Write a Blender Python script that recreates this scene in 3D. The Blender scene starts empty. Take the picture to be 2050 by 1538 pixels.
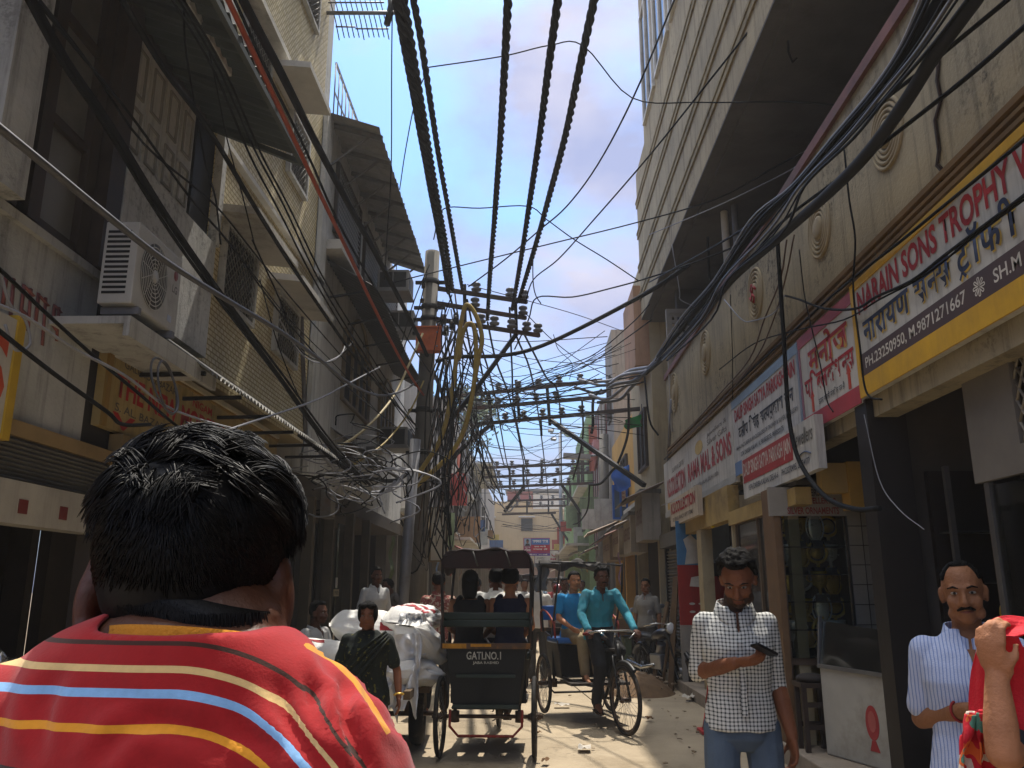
import bpy, bmesh, math, random
from mathutils import Vector, Matrix, Euler, noise as mnoise
from math import pi, sin, cos, radians as rad
SC = bpy.context.scene
COL = SC.collection
random.seed(7)

# ---------------------------------------------------------------- camera
EYE = 1.52
PITCH, YAW = rad(14.0), rad(1.18)
FPX, CX, CY = 1650.0, 1025.0, 769.0          # focal length and centre in pixels of a 2050 px wide frame
cd = bpy.data.cameras.new('camera'); cam = bpy.data.objects.new('camera', cd); COL.objects.link(cam)
cd.sensor_width = 36.0; cd.lens = FPX / 2050 * 36.0; cd.clip_start = 0.03; cd.clip_end = 900
cam.location = (0, 0, EYE); cam.rotation_euler = (rad(90) + PITCH, 0, YAW)
SC.camera = cam

# ---------------------------------------------------------------- sky, sun, exposure
SUN_EL, SUN_AZ = rad(68), rad(12)             # azimuth from +Y towards +X: the sun stands ahead, a little to the right
W = bpy.data.worlds.new('World'); SC.world = W; W.use_nodes = True
wn, wl = W.node_tree.nodes, W.node_tree.links
wn.clear()
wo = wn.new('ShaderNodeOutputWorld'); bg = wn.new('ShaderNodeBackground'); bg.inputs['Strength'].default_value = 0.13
sky = wn.new('ShaderNodeTexSky'); sky.sky_type = 'NISHITA'; sky.sun_disc = False
sky.sun_elevation = SUN_EL; sky.sun_rotation = SUN_AZ; sky.air_density = 1.6; sky.dust_density = 3.5; sky.ozone_density = 1.0
tc = wn.new('ShaderNodeTexCoord')
mp = wn.new('ShaderNodeMapping'); mp.inputs['Scale'].default_value = (1.0, 1.0, 1.9); mp.inputs['Location'].default_value = (3.1, 0.4, 0.75)
n1 = wn.new('ShaderNodeTexNoise'); n1.inputs['Scale'].default_value = 2.3; n1.inputs['Detail'].default_value = 9; n1.inputs['Roughness'].default_value = 0.55; n1.inputs['Distortion'].default_value = 0.25
r1 = wn.new('ShaderNodeValToRGB'); r1.color_ramp.elements[0].position = 0.43; r1.color_ramp.elements[1].position = 0.60
n2 = wn.new('ShaderNodeTexNoise'); n2.inputs['Scale'].default_value = 5.0; n2.inputs['Detail'].default_value = 8
r2 = wn.new('ShaderNodeValToRGB')
r2.color_ramp.elements[0].position = 0.35; r2.color_ramp.elements[0].color = (1.75, 2.0, 3.15, 1)
r2.color_ramp.elements[1].position = 0.65; r2.color_ramp.elements[1].color = (2.95, 2.9, 3.6, 1)
mul = wn.new('ShaderNodeMix'); mul.data_type = 'RGBA'; mul.blend_type = 'MULTIPLY'; mul.inputs[0].default_value = 1.0
mul.inputs[7].default_value = (0.36, 0.58, 0.95, 1)
mx = wn.new('ShaderNodeMix'); mx.data_type = 'RGBA'
wl.new(tc.outputs['Generated'], mp.inputs['Vector']); wl.new(mp.outputs[0], n1.inputs['Vector']); wl.new(mp.outputs[0], n2.inputs['Vector'])
wl.new(n1.outputs['Fac'], r1.inputs[0]); wl.new(n2.outputs['Fac'], r2.inputs[0])
wl.new(sky.outputs[0], mul.inputs[6])
wl.new(r1.outputs[0], mx.inputs[0]); wl.new(mul.outputs[2], mx.inputs[6]); wl.new(r2.outputs[0], mx.inputs[7])
sx_ = wn.new('ShaderNodeSeparateXYZ'); wl.new(tc.outputs['Generated'], sx_.inputs[0])      # sky brightened round the zenith, out of view, as added fill for shaded walls
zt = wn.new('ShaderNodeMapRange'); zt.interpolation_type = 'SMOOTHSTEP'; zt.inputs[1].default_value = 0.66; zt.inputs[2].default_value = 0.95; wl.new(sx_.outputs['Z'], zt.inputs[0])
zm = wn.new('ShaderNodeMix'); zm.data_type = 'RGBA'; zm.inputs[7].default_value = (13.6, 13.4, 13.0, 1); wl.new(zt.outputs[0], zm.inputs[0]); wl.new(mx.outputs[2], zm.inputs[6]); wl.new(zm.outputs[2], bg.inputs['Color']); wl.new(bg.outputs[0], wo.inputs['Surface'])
sd = bpy.data.lights.new('sun', 'SUN'); sd.energy = 3.1; sd.angle = rad(0.5); sd.color = (1.0, 0.93, 0.83)
sun = bpy.data.objects.new('sun', sd); COL.objects.link(sun)
sdir = Vector((sin(SUN_AZ) * cos(SUN_EL), cos(SUN_AZ) * cos(SUN_EL), sin(SUN_EL)))
sun.rotation_euler = sdir.to_track_quat('Z', 'Y').to_euler()
SC.view_settings.view_transform = 'Standard'; SC.view_settings.look = 'None'
SC.view_settings.exposure = 0.98; SC.view_settings.gamma = 1.0
SC.cycles.use_denoising = True
SC.cycles.max_bounces = 6; SC.cycles.diffuse_bounces = 4; SC.cycles.glossy_bounces = 3; SC.cycles.transmission_bounces = 4
SC.cycles.transparent_max_bounces = 12; SC.cycles.sample_clamp_indirect = 6.0
SC.cycles.caustics_reflective = False; SC.cycles.caustics_refractive = False

# ---------------------------------------------------------------- points measured on the photograph, with a real depth each
_F = Vector((-sin(YAW) * cos(PITCH), cos(YAW) * cos(PITCH), sin(PITCH)))
_R = Vector((cos(YAW), sin(YAW), 0))
_U = Vector((sin(YAW) * sin(PITCH), -cos(YAW) * sin(PITCH), cos(PITCH)))
def _ray(px, py): return _F + _R * ((px - CX) / FPX) + _U * ((CY - py) / FPX)
def PY(px, py, Y):
    d = _ray(px, py); t = Y / d.y; return Vector((d.x * t, Y, EYE + d.z * t))
def PX(px, py, X):
    d = _ray(px, py); t = X / d.x; return Vector((X, d.y * t, EYE + d.z * t))
def PZ(px, py, Z=0.0):
    d = _ray(px, py); t = (Z - EYE) / d.z; return Vector((d.x * t, d.y * t, Z))

# ---------------------------------------------------------------- mesh helper
def basis(d):
    d = Vector(d).normalized()
    a = Vector((0, 0, 1)) if abs(d.z) < 0.9 else Vector((1, 0, 0))
    u = d.cross(a).normalized(); v = u.cross(d).normalized()
    return u, v, d
def spline(pts, n=6):
    P = [Vector(p) for p in pts]
    if len(P) < 3: 
        return [P[0].lerp(P[-1], i / n) for i in range(n + 1)]
    out = []
    Q = [P[0] * 2 - P[1]] + P + [P[-1] * 2 - P[-2]]
    for i in range(1, len(Q) - 2):
        a, b, c, d = Q[i - 1], Q[i], Q[i + 1], Q[i + 2]
        for k in range(n):
            t = k / n
            out.append(0.5 * ((2 * b) + (c - a) * t + (2 * a - 5 * b + 4 * c - d) * t * t + (3 * b - a - 3 * c + d) * t ** 3))
    out.append(P[-1].copy())
    return out
class MB:
    def __init__(s): s.v = []; s.f = []; s.m = []; s.s = []
    def add(s, vs, fs, m=0, smooth=False):
        o = len(s.v); s.v += [tuple(x) for x in vs]
        for f in fs: s.f.append([i + o for i in f]); s.m.append(m); s.s.append(smooth)
        return s
    def box(s, x0, x1, y0, y1, z0, z1, m=0):
        v = [(x, y, z) for x in (x0, x1) for y in (y0, y1) for z in (z0, z1)]
        return s.add(v, [(0, 1, 3, 2), (4, 6, 7, 5), (0, 4, 5, 1), (2, 3, 7, 6), (0, 2, 6, 4), (1, 5, 7, 3)], m)
    def obox(s, c, size, rot=None, m=0):
        M = rot if rot is not None else Matrix.Identity(3)
        if isinstance(M, tuple): M = Euler(M).to_matrix()
        c = Vector(c); h = [q / 2 for q in size]
        v = [c + M @ Vector((a * h[0], b * h[1], d * h[2])) for a in (-1, 1) for b in (-1, 1) for d in (-1, 1)]
        return s.add(v, [(0, 1, 3, 2), (4, 6, 7, 5), (0, 4, 5, 1), (2, 3, 7, 6), (0, 2, 6, 4), (1, 5, 7, 3)], m)
    def beam(s, p, q, w, h, m=0, up=(0, 0, 1)):
        p, q = Vector(p), Vector(q); d = (q - p).normalized(); up = Vector(up)
        u = d.cross(up)
        if u.length < 1e-4: u = d.cross(Vector((1, 0, 0)))
        u.normalize(); t = u.cross(d).normalized()
        v = [e + u * (a * w / 2) + t * (b * h / 2) for e in (p, q) for a, b in ((-1, -1), (1, -1), (1, 1), (-1, 1))]
        return s.add(v, [(0, 1, 2, 3), (7, 6, 5, 4), (0, 4, 5, 1), (1, 5, 6, 2), (2, 6, 7, 3), (3, 7, 4, 0)], m)
    def quad(s, a, b, c, d, m=0): return s.add([a, b, c, d], [(0, 1, 2, 3)], m)
    def slab(s, pts, off, m=0):
        n = len(pts); off = Vector(off); v = [Vector(p) for p in pts]; v += [p + off for p in v[:n]]
        f = [tuple(range(n))[::-1], tuple(range(n, 2 * n))] + [(i, (i + 1) % n, n + (i + 1) % n, n + i) for i in range(n)]
        return s.add(v, f, m)
    def tube(s, path, r, n=6, m=0, cap=True, flat=None):
        P = [Vector(p) for p in path]; k = len(P)
        if k < 2: return s
        R = r if isinstance(r, (list, tuple)) else [r] * k
        u = None; vs = []
        for i in range(k):
            t = (P[min(i + 1, k - 1)] - P[max(i - 1, 0)])
            if t.length < 1e-9: t = Vector((0, 0, 1))
            t.normalize()
            if u is None: u, w, _ = basis(t)
            else:
                u = u - t * u.dot(t)
                if u.length < 1e-6: u = basis(t)[0]
                u.normalize(); w = t.cross(u)
            w = t.cross(u)
            for j in range(n):
                a = 2 * pi * j / n
                vs.append(P[i] + u * (cos(a) * R[i]) + w * (sin(a) * R[i] * (flat or 1)))
        fs = [(i * n + j, i * n + (j + 1) % n, (i + 1) * n + (j + 1) % n, (i + 1) * n + j) for i in range(k - 1) for j in range(n)]
        if cap and n > 2: fs += [tuple(range(n))[::-1], tuple((k - 1) * n + j for j in range(n))]
        return s.add(vs, fs, m, True)
    def cyl(s, p, q, r, r2=None, n=12, m=0): return s.tube([p, q], [r, r if r2 is None else r2], n, m)
    def loft(s, secs, n=20, m=0):
        """secs: (centre, side vector, front vector) rings - half-axes given by the vectors' lengths"""
        vs = []
        for c, a, b in secs:
            c, a, b = Vector(c), Vector(a), Vector(b)
            for j in range(n):
                t = 2 * pi * j / n; vs.append(c + a * cos(t) + b * sin(t))
        k = len(secs)
        fs = [(i * n + j, i * n + (j + 1) % n, (i + 1) * n + (j + 1) % n, (i + 1) * n + j) for i in range(k - 1) for j in range(n)]
        fs += [tuple(range(n))[::-1], tuple((k - 1) * n + j for j in range(n))]
        return s.add(vs, fs, m, True)
    def ell(s, c, r, rot=None, n=14, k=9, m=0):
        c = Vector(c); M = rot if rot is not None else Matrix.Identity(3)
        if isinstance(r, (int, float)): r = (r, r, r)
        vs = [c + M @ Vector((0, 0, -r[2]))]
        for i in range(1, k):
            a = -pi / 2 + pi * i / k
            for j in range(n):
                t = 2 * pi * j / n; vs.append(c + M @ Vector((r[0] * cos(a) * cos(t), r[1] * cos(a) * sin(t), r[2] * sin(a))))
        vs.append(c + M @ Vector((0, 0, r[2])))
        fs = [(0, 1 + (j + 1) % n, 1 + j) for j in range(n)]
        for i in range(k - 2):
            o = 1 + i * n
            fs += [(o + j, o + (j + 1) % n, o + n + (j + 1) % n, o + n + j) for j in range(n)]
        o = 1 + (k - 2) * n; L = len(vs) - 1
        fs += [(o + j, o + (j + 1) % n, L) for j in range(n)]
        return s.add(vs, fs, m, True)
    def torus(s, c, axis, R, r, n=32, k=6, m=0, sq=1.0, a0=0, a1=2 * pi):
        u, v, d = basis(axis); c = Vector(c); vs = []
        full = abs(a1 - a0 - 2 * pi) < 1e-6; cnt = n if full else n + 1
        for i in range(cnt):
            a = a0 + (a1 - a0) * i / n; e = u * cos(a) + v * (sin(a) * sq)
            for j in range(k):
                b = 2 * pi * j / k; vs.append(c + e * (R + r * cos(b)) + d * (r * sin(b)))
        fs = []
        for i in range(n):
            i2 = (i + 1) % cnt
            fs += [(i * k + j, i * k + (j + 1) % k, i2 * k + (j + 1) % k, i2 * k + j) for j in range(k)]
        return s.add(vs, fs, m, True)
    def lathe(s, prof, c, n=20, m=0, axis=(0, 0, 1)):
        u, v, d = basis(axis); c = Vector(c); vs = []
        for r, z in prof:
            for j in range(n):
                a = 2 * pi * j / n; vs.append(c + d * z + u * (r * cos(a)) + v * (r * sin(a)))
        k = len(prof)
        fs = [(i * n + j, i * n + (j + 1) % n, (i + 1) * n + (j + 1) % n, (i + 1) * n + j) for i in range(k - 1) for j in range(n)]
        fs += [tuple(range(n))[::-1], tuple((k - 1) * n + j for j in range(n))]
        return s.add(vs, fs, m, True)
    def grid(s, fn, nu, nv, m=0, smooth=True):
        vs = [fn(i / nu, j / nv) for i in range(nu + 1) for j in range(nv + 1)]
        w = nv + 1
        return s.add(vs, [(i * w + j, (i + 1) * w + j, (i + 1) * w + j + 1, i * w + j + 1) for i in range(nu) for j in range(nv)], m, smooth)
    def mesh(s, name):
        me = bpy.data.meshes.new(name); me.from_pydata(s.v, [], s.f)
        me.polygons.foreach_set('material_index', s.m); me.polygons.foreach_set('use_smooth', s.s)
        me.update(); return me
    def build(s, name, mats, parent=None, loc=None, rot=None, bevel=0, **tags):
        me = s.mesh(name)
        bm = bmesh.new(); bm.from_mesh(me); bmesh.ops.recalc_face_normals(bm, faces=bm.faces); bm.to_mesh(me); bm.free()
        return link(name, me, mats, parent, loc, rot, bevel, **tags)
def link(name, me, mats, parent=None, loc=None, rot=None, bevel=0, **tags):
    for m in (mats if isinstance(mats, (list, tuple)) else [mats]): me.materials.append(m)
    o = bpy.data.objects.new(name, me); COL.objects.link(o)
    if parent: o.parent = parent
    if loc is not None: o.location = loc
    if rot is not None: o.rotation_euler = rot
    if bevel:
        b = o.modifiers.new('bevel', 'BEVEL'); b.width = bevel; b.segments = 2; b.limit_method = 'ANGLE'
    for k, v in tags.items():
        if v: o[k] = v
    return o
def thing(name, label, cat, loc=(0, 0, 0), rotz=0.0, group=None):
    o = bpy.data.objects.new(name, None); COL.objects.link(o); o.empty_display_size = 0.2
    o.location = loc; o.rotation_euler = (0, 0, rotz); o['label'] = label; o['category'] = cat
    if group: o['group'] = group
    return o
def copy_tree(o, parent=None, keep=True):
    c = o.copy(); COL.objects.link(c)
    if parent: c.parent = parent
    for ch in list(o.children): copy_tree(ch, c)
    return c
def shift(o, offset):
    """move the mesh data so that the object's origin lies at offset"""
    o.data.transform(Matrix.Translation(-Vector(offset))); o.location = Vector(offset); return o

# ---------------------------------------------------------------- materials
def lin(c):
    if isinstance(c, str):
        c = [int(c[i:i + 2], 16) / 255 for i in (0, 2, 4)]
        c = [x / 12.92 if x <= 0.04045 else ((x + 0.055) / 1.055) ** 2.4 for x in c]
    return (c[0], c[1], c[2], 1)
_M = {}
def nd(t, kind, **kw):
    n = t.nodes.new(kind)
    for k, v in kw.items():
        if k in n.inputs: n.inputs[k].default_value = v
        else: setattr(n, k, v)
    return n
def mat(name, col, rough=0.75, var=0.25, scale=4.0, bump=0.0, bscale=40.0, metal=0.0, streak=0.0, dirt=None, spec=0.3, coord='Object', coat=0.0, emit=0, mould=0.0):
    """plain worn surface: base colour broken up by two noises, optional rain streaks / dirt patches and a fine bump"""
    if name in _M: return _M[name]
    m = bpy.data.materials.new(name); m.use_nodes = True; t = m.node_tree; b = t.nodes['Principled BSDF']
    c = lin(col); b.inputs['Roughness'].default_value = rough; b.inputs['Metallic'].default_value = metal
    b.inputs['Specular IOR Level'].default_value = spec; b.inputs['Coat Weight'].default_value = coat
    g = nd(t, 'ShaderNodeTexCoord')
    src = g.outputs['Object']
    if coord == 'World': src = nd(t, 'ShaderNodeNewGeometry').outputs['Position']
    L = t.links.new
    cur = None
    if var:
        n = nd(t, 'ShaderNodeTexNoise', Scale=scale, Detail=8.0, Roughness=0.65); L(src, n.inputs['Vector'])
        r = nd(t, 'ShaderNodeValToRGB'); e = r.color_ramp.elements
        e[0].position, e[1].position = 0.3, 0.72
        e[0].color = tuple(x * (1 - var) for x in c[:3]) + (1,); e[1].color = tuple(min(1, x * (1 + var * 0.6)) for x in c[:3]) + (1,)
        L(n.outputs['Fac'], r.inputs[0]); cur = r.outputs[0]
        rr = nd(t, 'ShaderNodeMapRange'); rr.inputs[3].default_value = max(0.05, rough - 0.12); rr.inputs[4].default_value = min(1, rough + 0.12)
        L(n.outputs['Fac'], rr.inputs[0]); L(rr.outputs[0], b.inputs['Roughness'])
    if streak:
        mpn = nd(t, 'ShaderNodeMapping'); mpn.inputs['Scale'].default_value = (5.0, 5.0, 0.35); L(src, mpn.inputs['Vector'])
        n = nd(t, 'ShaderNodeTexNoise', Scale=1.6, Detail=6.0, Roughness=0.7); L(mpn.outputs[0], n.inputs['Vector'])
        r = nd(t, 'ShaderNodeValToRGB'); r.color_ramp.elements[0].position, r.color_ramp.elements[1].position = 0.5, 0.75
        L(n.outputs['Fac'], r.inputs[0])
        k = nd(t, 'ShaderNodeMath', operation='MULTIPLY'); L(r.outputs[0], k.inputs[0]); k.inputs[1].default_value = streak
        x = nd(t, 'ShaderNodeMix', data_type='RGBA'); L(k.outputs[0], x.inputs[0])
        if cur: L(cur, x.inputs[6])
        else: x.inputs[6].default_value = c
        x.inputs[7].default_value = lin(dirt or '2c2620'); cur = x.outputs[2]
    if dirt and not streak:
        n = nd(t, 'ShaderNodeTexNoise', Scale=scale * 0.45, Detail=10.0, Roughness=0.72); L(src, n.inputs['Vector'])
        r = nd(t, 'ShaderNodeValToRGB'); r.color_ramp.elements[0].position, r.color_ramp.elements[1].position = 0.52, 0.7
        L(n.outputs['Fac'], r.inputs[0])
        x = nd(t, 'ShaderNodeMix', data_type='RGBA'); L(r.outputs[0], x.inputs[0])
        if cur: L(cur, x.inputs[6])
        else: x.inputs[6].default_value = c
        x.inputs[7].default_value = lin(dirt); cur = x.outputs[2]
    if mould:      # black mould: fine speckle gathered in patches
        n = nd(t, 'ShaderNodeTexNoise', Scale=0.9, Detail=3.0); L(src, n.inputs['Vector']); n3 = nd(t, 'ShaderNodeTexNoise', Scale=14.0, Detail=8.0, Roughness=0.75); L(src, n3.inputs['Vector'])
        ra = nd(t, 'ShaderNodeMapRange'); ra.inputs[1].default_value = 0.50; ra.inputs[2].default_value = 0.68; L(n.outputs['Fac'], ra.inputs[0])
        rb_ = nd(t, 'ShaderNodeMapRange'); rb_.inputs[1].default_value = 0.50; rb_.inputs[2].default_value = 0.62; L(n3.outputs['Fac'], rb_.inputs[0])
        k = nd(t, 'ShaderNodeMath', operation='MULTIPLY'); L(ra.outputs[0], k.inputs[0]); L(rb_.outputs[0], k.inputs[1]); k2 = nd(t, 'ShaderNodeMath', operation='MULTIPLY'); L(k.outputs[0], k2.inputs[0]); k2.inputs[1].default_value = mould
        x = nd(t, 'ShaderNodeMix', data_type='RGBA'); L(k2.outputs[0], x.inputs[0]); L(cur, x.inputs[6]); x.inputs[7].default_value = lin('26221d'); cur = x.outputs[2]
    if cur: L(cur, b.inputs['Base Color'])
    else: b.inputs['Base Color'].default_value = c
    if bump:
        n = nd(t, 'ShaderNodeTexNoise', Scale=bscale, Detail=6.0, Roughness=0.6); L(src, n.inputs['Vector'])
        bp = nd(t, 'ShaderNodeBump', Strength=bump, Distance=0.02); L(n.outputs['Fac'], bp.inputs['Height']); L(bp.outputs[0], b.inputs['Normal'])
    if emit:
        b.inputs['Emission Color'].default_value = c; b.inputs['Emission Strength'].default_value = emit
    _M[name] = m; return m
def glass_mat(name, tint='8090a0', alpha=0.35, rough=0.05):
    if name in _M: return _M[name]
    m = bpy.data.materials.new(name); m.use_nodes = True; t = m.node_tree; t.nodes.clear(); L = t.links.new
    o = nd(t, 'ShaderNodeOutputMaterial'); g = nd(t, 'ShaderNodeBsdfGlossy', Roughness=rough); g.inputs['Color'].default_value = (0.9, 0.9, 0.9, 1)
    tr = nd(t, 'ShaderNodeBsdfTransparent'); tr.inputs['Color'].default_value = lin(tint)
    f = nd(t, 'ShaderNodeFresnel'); f.inputs['IOR'].default_value = 1.5
    n = nd(t, 'ShaderNodeTexNoise', Scale=3.0, Detail=5.0); tcn = nd(t, 'ShaderNodeTexCoord'); L(tcn.outputs['Object'], n.inputs['Vector'])
    d = nd(t, 'ShaderNodeBsdfDiffuse'); d.inputs['Color'].default_value = (0.3, 0.29, 0.27, 1)
    mxs = nd(t, 'ShaderNodeMixShader'); L(f.outputs[0], mxs.inputs[0]); L(tr.outputs[0], mxs.inputs[1]); L(g.outputs[0], mxs.inputs[2])
    k = nd(t, 'ShaderNodeMath', operation='MULTIPLY'); L(n.outputs['Fac'], k.inputs[0]); k.inputs[1].default_value = alpha * 0.4
    m2 = nd(t, 'ShaderNodeMixShader'); L(k.outputs[0], m2.inputs[0]); L(mxs.outputs[0], m2.inputs[1]); L(d.outputs[0], m2.inputs[2])
    L(m2.outputs[0], o.inputs['Surface']); _M[name] = m; return m

# ---------------------------------------------------------------- lettering
_half_cut = {}
def text_mesh(s, size=1.0, bold=0.0, depth=0.0, shear=0.0, res=3):
    cu = bpy.data.curves.new('lettering', 'FONT'); cu.body = s; cu.size = size; cu.offset = bold; cu.extrude = depth; cu.shear = shear
    cu.resolution_u = res; cu.fill_mode = 'BOTH' if depth else 'FRONT'
    o = bpy.data.objects.new('lettering', cu); COL.objects.link(o)
    dg = bpy.context.evaluated_depsgraph_get()
    me = bpy.data.meshes.new_from_object(o.evaluated_get(dg)); bpy.data.objects.remove(o); bpy.data.curves.remove(cu)
    return me
def bounds(me):
    xs = [v.co.x for v in me.vertices] or [0]; ys = [v.co.y for v in me.vertices] or [0]
    return min(xs), max(xs), min(ys), max(ys)
def deva_mesh(tokens, bold=0.0):
    """Devanagari laid out by hand: tokens are clusters; '-x' is the half form of x (stem cut away); ' ' a gap; '^x' adds the rakar strokes"""
    bmf = bmesh.new(); x = 0.0
    for tk in tokens:
        if tk == ' ': x += 0.3; continue
        half = tk[0] == '-'; rak = tk[0] == '^'; body = tk.lstrip('-^')
        me = text_mesh(body, 1.0, bold); base = text_mesh(body.replace('\u0947', '').replace('\u0948', '').replace('\u0902', '').replace('\u0901', '') or body, 1.0, bold)
        bx0, bx1, by0, by1 = bounds(base)
        bm = bmesh.new(); bm.from_mesh(me)
        w = bx1 - bx0
        if half:
            cut = bx1 - 0.19; bmesh.ops.bisect_plane(bm, geom=bm.verts[:] + bm.edges[:] + bm.faces[:], plane_co=(cut, 0, 0), plane_no=(1, 0, 0), clear_outer=True); w = cut - bx0
        for v in bm.verts: v.co.x += x - bx0
        if rak:
            for a, b in (((x + w * 0.35, -0.02), (x + w * 0.12, -0.17)), ((x + w * 0.35, -0.02), (x + w * 0.62, -0.17))):
                d = Vector((b[0] - a[0], b[1] - a[1])).normalized(); nrm = Vector((-d.y, d.x)) * 0.04
                vs = [bm.verts.new((a[0] + k * nrm.x, a[1] + k * nrm.y, 0)) for k in (-1, 1)] + [bm.verts.new((b[0] + k * nrm.x, b[1] + k * nrm.y, 0)) for k in (1, -1)]
                bm.faces.new(vs)
        tmp = bpy.data.meshes.new('lettering'); bm.to_mesh(tmp); bm.free(); bmf.from_mesh(tmp)
        for q in (me, base, tmp): bpy.data.meshes.remove(q)
        x += w - 0.012
    me = bpy.data.meshes.new('lettering'); bmf.to_mesh(me); bmf.free(); return me
def letter(src, M, fit, mt, parent, name='lettering', bold=0.0, deva=False, shear=0.0, thick=0.003):
    """lettering fitted to the box fit=(x0,x1,y0,y1) of a sign's own plane; M maps that plane (x right, y up, z out) to the sign"""
    me = deva_mesh(src, bold) if deva else text_mesh(src, 1.0, bold, 0, shear)
    x0, x1, y0, y1 = bounds(me); sx = (fit[1] - fit[0]) / max(1e-6, x1 - x0); sy = (fit[3] - fit[2]) / max(1e-6, y1 - y0)
    for v in me.vertices: v.co = M @ Vector((fit[0] + (v.co.x - x0) * sx, fit[2] + (v.co.y - y0) * sy, thick))
    return link(name, me, mt, parent)
def plane_matrix(origin, xdir, up):
    x = Vector(xdir).normalized(); y = (Vector(up) - x * x.dot(Vector(up))).normalized(); z = x.cross(y)
    M = Matrix((x, y, z)).transposed().to_4x4(); M.translation = Vector(origin); return M
# ================================================================ SETTING
def struct(name, mb, m, **kw): return mb.build(name, m, kind='structure', **kw)
M_street = mat('street_concrete', 'a3947c', 0.92, 0.25, 0.8, 0.5, 45, dirt='75664f', mould=0.45)
M_ground = mat('ground_dust', '8b7a62', 0.95, 0.3, 0.4, 0.2, 30)
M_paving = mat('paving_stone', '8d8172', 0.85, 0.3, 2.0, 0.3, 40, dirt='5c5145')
g = MB(); g.quad((-300, -300, -0.01), (300, -300, -0.01), (300, 400, -0.01), (-300, 400, -0.01)); struct('ground', g, M_ground)
def street_fn(u, v):
    x = -2.55 + 5.0 * v; y = -4 + 78 * u
    return (x, y, 0.012 + 0.012 * mnoise.noise((x * 0.9, y * 0.6, 0)) - 0.012 * (1 - abs(x) / 2.6))
g = MB(); g.grid(street_fn, 300, 24); struct('street', g, M_street)
g = MB(); g.box(2.28, 2.75, -4, 15.6, 0, 0.17); struct('shop_step', g, M_paving, bevel=0.012)
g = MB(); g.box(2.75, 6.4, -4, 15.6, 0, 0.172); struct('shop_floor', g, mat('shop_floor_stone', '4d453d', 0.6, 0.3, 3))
g = MB(); g.box(-3.6, -2.62, -4, 19.5, 0, 0.14); struct('pavement', g, M_paving, bevel=0.012)

# ================================================================ RIGHT: long cream building over the trophy shops
M_cream = mat('cream_plaster', '968a70', 0.88, 0.28, 1.3, 0.35, 30, streak=0.75, dirt='3f382d', coord='World', mould=0.9)
M_cream2 = mat('cream_plaster_fascia', 'a5977a', 0.88, 0.25, 1.2, 0.3, 30, streak=0.8, dirt='54452f', coord='World', mould=0.5)
M_mould = mat('brown_moulding', '6d5433', 0.8, 0.3, 3.0)
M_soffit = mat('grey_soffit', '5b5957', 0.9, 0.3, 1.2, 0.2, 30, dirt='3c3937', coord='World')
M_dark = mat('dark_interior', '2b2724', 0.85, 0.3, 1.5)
M_red_trim = mat('faded_red_trim', '74504a', 0.75, 0.4, 3.0, dirt='5e4e42')
M_white_paint = mat('white_paint', 'c9c6bd', 0.6, 0.15, 3.0, dirt='9a938a')
M_wood_dk = mat('dark_wood', '3a2e26', 0.6, 0.35, 6.0)
M_pane = glass_mat('window_pane', '59626a', 0.5)
M_black = mat('black_rubber', '141414', 0.55, 0.2, 8.0)
M_iron = mat('black_iron', '1e1d1c', 0.5, 0.3, 8.0, metal=0.3)
M_steel = mat('grey_steel', '84868a', 0.4, 0.2, 5.0, metal=0.7)
M_galv = mat('galvanised_pole', '74757a', 0.5, 0.25, 3.0, metal=0.4, dirt='5b5450')

def boxes(fn, name, m, *bs):
    for b in bs: q = MB(); q.box(*b); fn(name, q, m)
bld = thing('shop_building', 'long cream building with ring medallions above the trophy and jewellery signs', 'building', (2.6, 6, 0))
def rb(name, mb, m, parent=None, **kw):
    o = mb.build(name, m, **kw); o.parent = parent or bld
    if not parent: o.matrix_parent_inverse = Matrix.Translation((-2.6, -6, 0))
    return o
g = MB(); g.box(2.45, 8.5, -3, 17.0, 7.2, 10.6); g.box(2.45, 8.5, -3, 15.6, 10.6, 16); rb('upper_storey', g, M_cream2)
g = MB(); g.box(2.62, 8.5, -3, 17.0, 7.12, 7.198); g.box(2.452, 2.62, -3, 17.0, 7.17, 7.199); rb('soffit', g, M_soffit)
for px0 in (1512, 1468, 1425, 1392):
    z = PX(px0, 0, 2.45).z
    g = MB(); g.box(2.425, 2.449, -3, 17.02 if z < 10.6 else 15.62, z - 0.05, z + 0.04); g.box(2.412, 2.449, -3, 17.02 if z < 10.6 else 15.62, z + 0.05, z + 0.10)
    rb('moulding', g, mat('pale_moulding', '8f8161', 0.88, 0.35, 2.0, streak=0.8, dirt='4a3d2a', coord='World'))
for i in range(7):
    y0 = 4.4 + 1.6 * i; z0, z1 = 10.9, 13.3
    f = MB()
    for yy in (y0, y0 + 0.62, y0 + 1.25): f.box(2.39, 2.449, yy - 0.05, yy + 0.05, z0, z1)
    f.box(2.39, 2.449, y0 - 0.08, y0 + 1.33, z0 - 0.06, z0); f.box(2.39, 2.449, y0 - 0.08, y0 + 1.33, z1, z1 + 0.06)
    fo = rb('window', f, M_white_paint)
    p = MB(); p.box(2.425, 2.447, y0 + 0.05, y0 + 1.2, z0, z1); p.build('pane', M_pane, fo); fo.children[0].matrix_parent_inverse = Matrix.Identity(4)
g = MB(); g.box(2.605, 2.78, -3, 15.2, 2.78, 5.36); rb('parapet', g, M_cream); par = [o for o in bld.children if o.name.startswith('parapet')][0]
g = MB(); g.box(2.57, 2.83, -3, 15.22, 5.362, 5.46); rb('parapet_coping', g, M_red_trim)
g = MB()
for z, h in ((3.88, 0.03), (3.94, 0.025), (4.0, 0.04)): g.box(2.56, 2.604, -3, 15.2, z, z + h)
rb('moulding', g, M_mould)
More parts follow.
